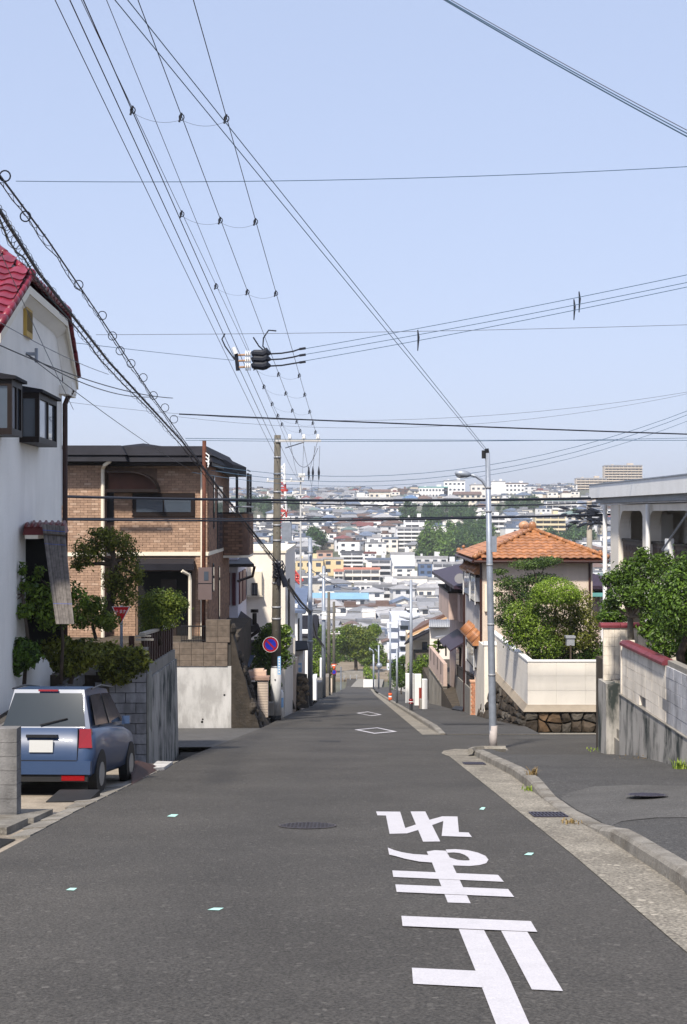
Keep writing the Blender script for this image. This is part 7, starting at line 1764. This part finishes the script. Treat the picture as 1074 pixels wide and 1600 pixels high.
# switch insulators hung in the bundle
Yi = 36.0; c = P(370, 565, Yi)
t = thing('switch_insulators', 'cluster of white insulators with three black boots hanging among the wires', 'insulators', c)
m = MB(); m.tube([P(366,544,Yi), P(369,552,Yi), P(372,579,Yi)], .055, 8); m.build('hanger', wire_m, t); m = MB(); m.tube([P(365,543,Yi-.05), P(369,553,Yi-.05)], .06, 8); m.build('hanger_cap', porcelain, t)
for k, (x, y) in enumerate(((396, 553), (398, 562), (396, 572))):
    m = MB(); m.tube([P(371,y+2,Yi), P(392,y+1,Yi)], .03, 6); m.build('rod', mat('tan_rod', (.35,.22,.14),.6), t)
    for j in range(3): MB().tube([P(384+j*3.2, y-3+4, Yi), P(385.4+j*3.2, y+1, Yi)], .11, 10).build('insulator_disc', porcelain, t)
    m = MB(); m.tube([P(393,y,Yi), P(397,y-1,Yi), P(411,y,Yi), P(417,y-3+k*.5,Yi), P(424,y,Yi)], [.06,.10,.12,.13,.02], 10); m.build('boot', wire_m, t)
    m = MB(); m.tube([P(420,y,Yi), P(440,y-1,Yi), P(458,y-4,Yi), P(470,y-8+k*1.0,Yi)], .022, 6); m.tube([P(468,y-7.5+k,Yi), P(478,y-9+k,Yi)], .035, 6); m.build('lead', wire_m, t)
m = MB(); m.tube([P(432,517,Yi), P(420,516,Yi), P(412,528,Yi), P(411,541,Yi), P(420,551,Yi)], .02, 6); m.build('lead', wire_m, t)
m = MB(); m.tube([P(352,521,Yi), P(347,530,Yi), P(352,541,Yi), P(362,555,Yi), P(367,562,Yi)], .02, 6); m.tube([P(396,527,Yi), P(405,541,Yi), P(418,552,Yi)], .02, 6); m.build('lead', wire_m, t)
for k, (y0, y1) in enumerate(((545, 429), (554, 441), (564, 448))):
    o, path = wire('cable from the switch insulators rising to the right edge, ' + ('upper', 'middle', 'lower')[k], (476, y0, Yi), (1090, y1-3, 30), .011, .05, mm=wire_blue)
for (x, y, lab) in ((653, 530, 'left black spacer hanging on the three rising cables'), (897, 482, 'right black spacer hanging on the three rising cables'), (905, 470, 'small clip at the top of the right spacer')):
    q = P(x, y, 33); tag(MB().tube([q+Vector((0,0,.24)), q+Vector((.02,0,.05)), q+Vector((0,0,-.3))], [.015,.03,.012], 6).build('cable_spacer', wire_m), lab, 'wire clip')
# cross-street wires
CR = [((25,283,26),(1090,259.5,26),.010,.12,wire_blue,'single high wire crossing the whole sky below the top'),
 ((150,523,30),(1090,507,30),.008,.05,wire_grey,'thin wire crossing the sky at the height of the switch insulators'),
 ((-10,520,24),(366,563,36),.008,.02,wire_blue,'thin wire from the left house to the switch insulators'),
 ((105,628,40),(1090,610,40),.008,.75,wire_grey,'thin sagging grey wire across the sky above the twisted cable'),
 ((280,647,30),(1090,679,30),.022,.02,wire_m,'thick dark cable sloping gently across to the right edge'),
 ((268,650,34),(1090,612,34),.006,.6,wire_grey,'fine wire sagging across below the thick dark cable'),
 ((290,685,34),(1090,688,34),.011,.02,wire_blue,'twisted service cable crossing level with the crossarm'),
 ((290,688,34),(1090,684,34),.009,.06,wire_blue,'second strand of the twisted service cable'),
 ((330,728,44),(1090,636,44),.012,1.15,wire_blue,'rising curved wire over the town, upper of three'),
 ((330,735,44),(1090,642,44),.012,1.2,wire_blue,'rising curved wire over the town, middle of three'),
 ((300,738,44),(1090,652,44),.010,1.25,wire_blue,'rising curved wire over the town, lower of three'),
 ((95,776,36),(1090,775,36),.052,.12,wire_m,'thick black cable crossing low in front of the town, upper'),
 ((300,779,36.3),(1090,778,36.3),.026,.22,wire_m,'black cable doubled close under the upper low crossing'),
 ((95,812,36),(1090,799,36),.040,.12,wire_m,'black cable crossing low in front of the town, lower'),
 ((95,810,36.3),(1090,802,36.3),.022,.06,wire_m,'thin cable twisted with the lower low crossing'),
 ((690,-3,14),(1090,222,14),.010,.02,wire_blue,'top right diagonal cable, lower of three'),
 ((694,-3,14),(1090,217,14),.008,.02,wire_blue,'top right diagonal cable, middle of three'),
 ((700,-3,14),(1090,212,14),.006,.02,wire_grey,'top right diagonal cable, upper of three'),
 ((-10,535,17),(270,622,30),.012,.15,wire_m,'service wire drooping from the left house to the lashed cable'),
 ((41,553,19.5),(240,620,30),.012,.2,wire_m,'second service wire from the bracket on the left house'),
 ((41,553,19.5),(300,735,42),.009,.1,wire_m,'thin wire from the left house bracket down to the brick house'),
 ((-10,498,17),(170,585,28),.008,.06,wire_grey,'fine wire along the gable of the left house'),
 ((-10,370,16),(115,640,26),.007,.02,wire_grey,'fine wire in front of the red roof')]
for a, b, r_, sg, mm, lab in CR: wire(lab, a, b, r_, sg, 0, mm)
# lashed cables on the left, with spiral hangers
def lashed(label, pts, r, hr, turns, grp='lashed cable bundles', loops=None, seed=1):
    path = [P(*p) for p in pts]; d = []
    for a, b in zip(path, path[1:]):
        for k in range(12): d.append(a.lerp(b, k/12))
    d.append(path[-1]); t = thing('lashed_cable', label, 'cable', path[0], grp); rg = random.Random(seed)
    MB().tube(d, r, 7).build('cable', wire_m, t)
    m = MB(); hel = []; L = len(d)-1; N = turns*10
    for i in range(N+1):
        f = i/N*L; k = min(L-1, int(f)); p = d[k].lerp(d[k+1], f-k); w = 2*math.pi*turns*i/N; q_ = hr*(1 + .45*mnoise.noise((i*.07, seed, 0))); hel.append(p + Vector((q_*math.cos(w), 0, -q_*.9 + q_*1.2*math.sin(w))))
    m.tube(hel, .0042, 4); m.build('spiral_hanger', wire_m, t)
    low = [p + Vector((-.02, 0, -hr*1.5 + rg.uniform(-.05, .05))) for p in d[::2]]
    MB().tube(low, r*.55, 5).build('second_cable', wire_m, t)
    return t
lashed('thick black cable lashed with spiral loops from the left edge down to the utility pole', [(-12,310,14),(60,425,18),(170,565,26),(285,690,36),(433,878,48.6)], .024, .075, 64, seed=2)
LC = lashed('second lashed cable with ring hangers right of the thick one', [(-12,258,14),(75,375,18),(150,485,25),(240,622,32),(300,705,38),(434,884,48.6)], .013, .035, 34, seed=3)
for i, (x, y) in enumerate([(8,275),(40,338),(123,445),(160,493),(176,525),(188,548),(205,568),(224,590),(240,618),(258,637),(272,655)]):
    f = lerp_tab([(8,14.5),(75,18),(150,25),(240,32),(300,38)], x); q = P(x, y, f); rr = .03 + .0022*f
    MB().tube([q + Vector((rr*math.cos(a), 0, rr*math.sin(a))) for a in [k*math.pi/7 for k in range(15)]], .009, 4).build('hanger_ring', wire_m, LC)
lashed('black cable bundle running on from the nearest pole to the second pole', [(434,884,48.6),(452,915,56),(470,940,65),(485,956,74)], .06, .10, 10, seed=4)
lashed('black cable bundle sagging between second and third left poles', [(485,956,74),(494,992,92),(506,1009,110)], .06, .1, 6, seed=5)
wire('wire from the third left pole on towards the park', (506, 1009, 110), (522, 1030, 168), .05, .4)
wire('wire over the yellow block from the second left pole', (487, 890, 74), (560, 918, 160), .03, .6)
wire('wire across the valley at the second left pole', (440, 946, 70), (640, 940, 150), .02, .8)
wire('wire from second left pole to the right side service pole', (485, 955, 74), (668, 962, 78), .014, .5, mm=wire_grey)

# thin summer haze over the whole valley
m = MB().box(-2600, 2600, -60, 5200, -60, 110)
hz_m = bpy.data.materials.new('haze'); hz_m.use_nodes = True; N = hz_m.node_tree.nodes; N.clear()
vo = N.new('ShaderNodeVolumePrincipled'); vo.inputs['Color'].default_value = (.93, .96, 1, 1); vo.inputs['Density'].default_value = HAZE; vo.inputs['Anisotropy'].default_value = .2
ou = N.new('ShaderNodeOutputMaterial'); hz_m.node_tree.links.new(vo.outputs[0], ou.inputs['Volume'])
if HAZE: tag(m.build('haze', hz_m), kind='stuff')
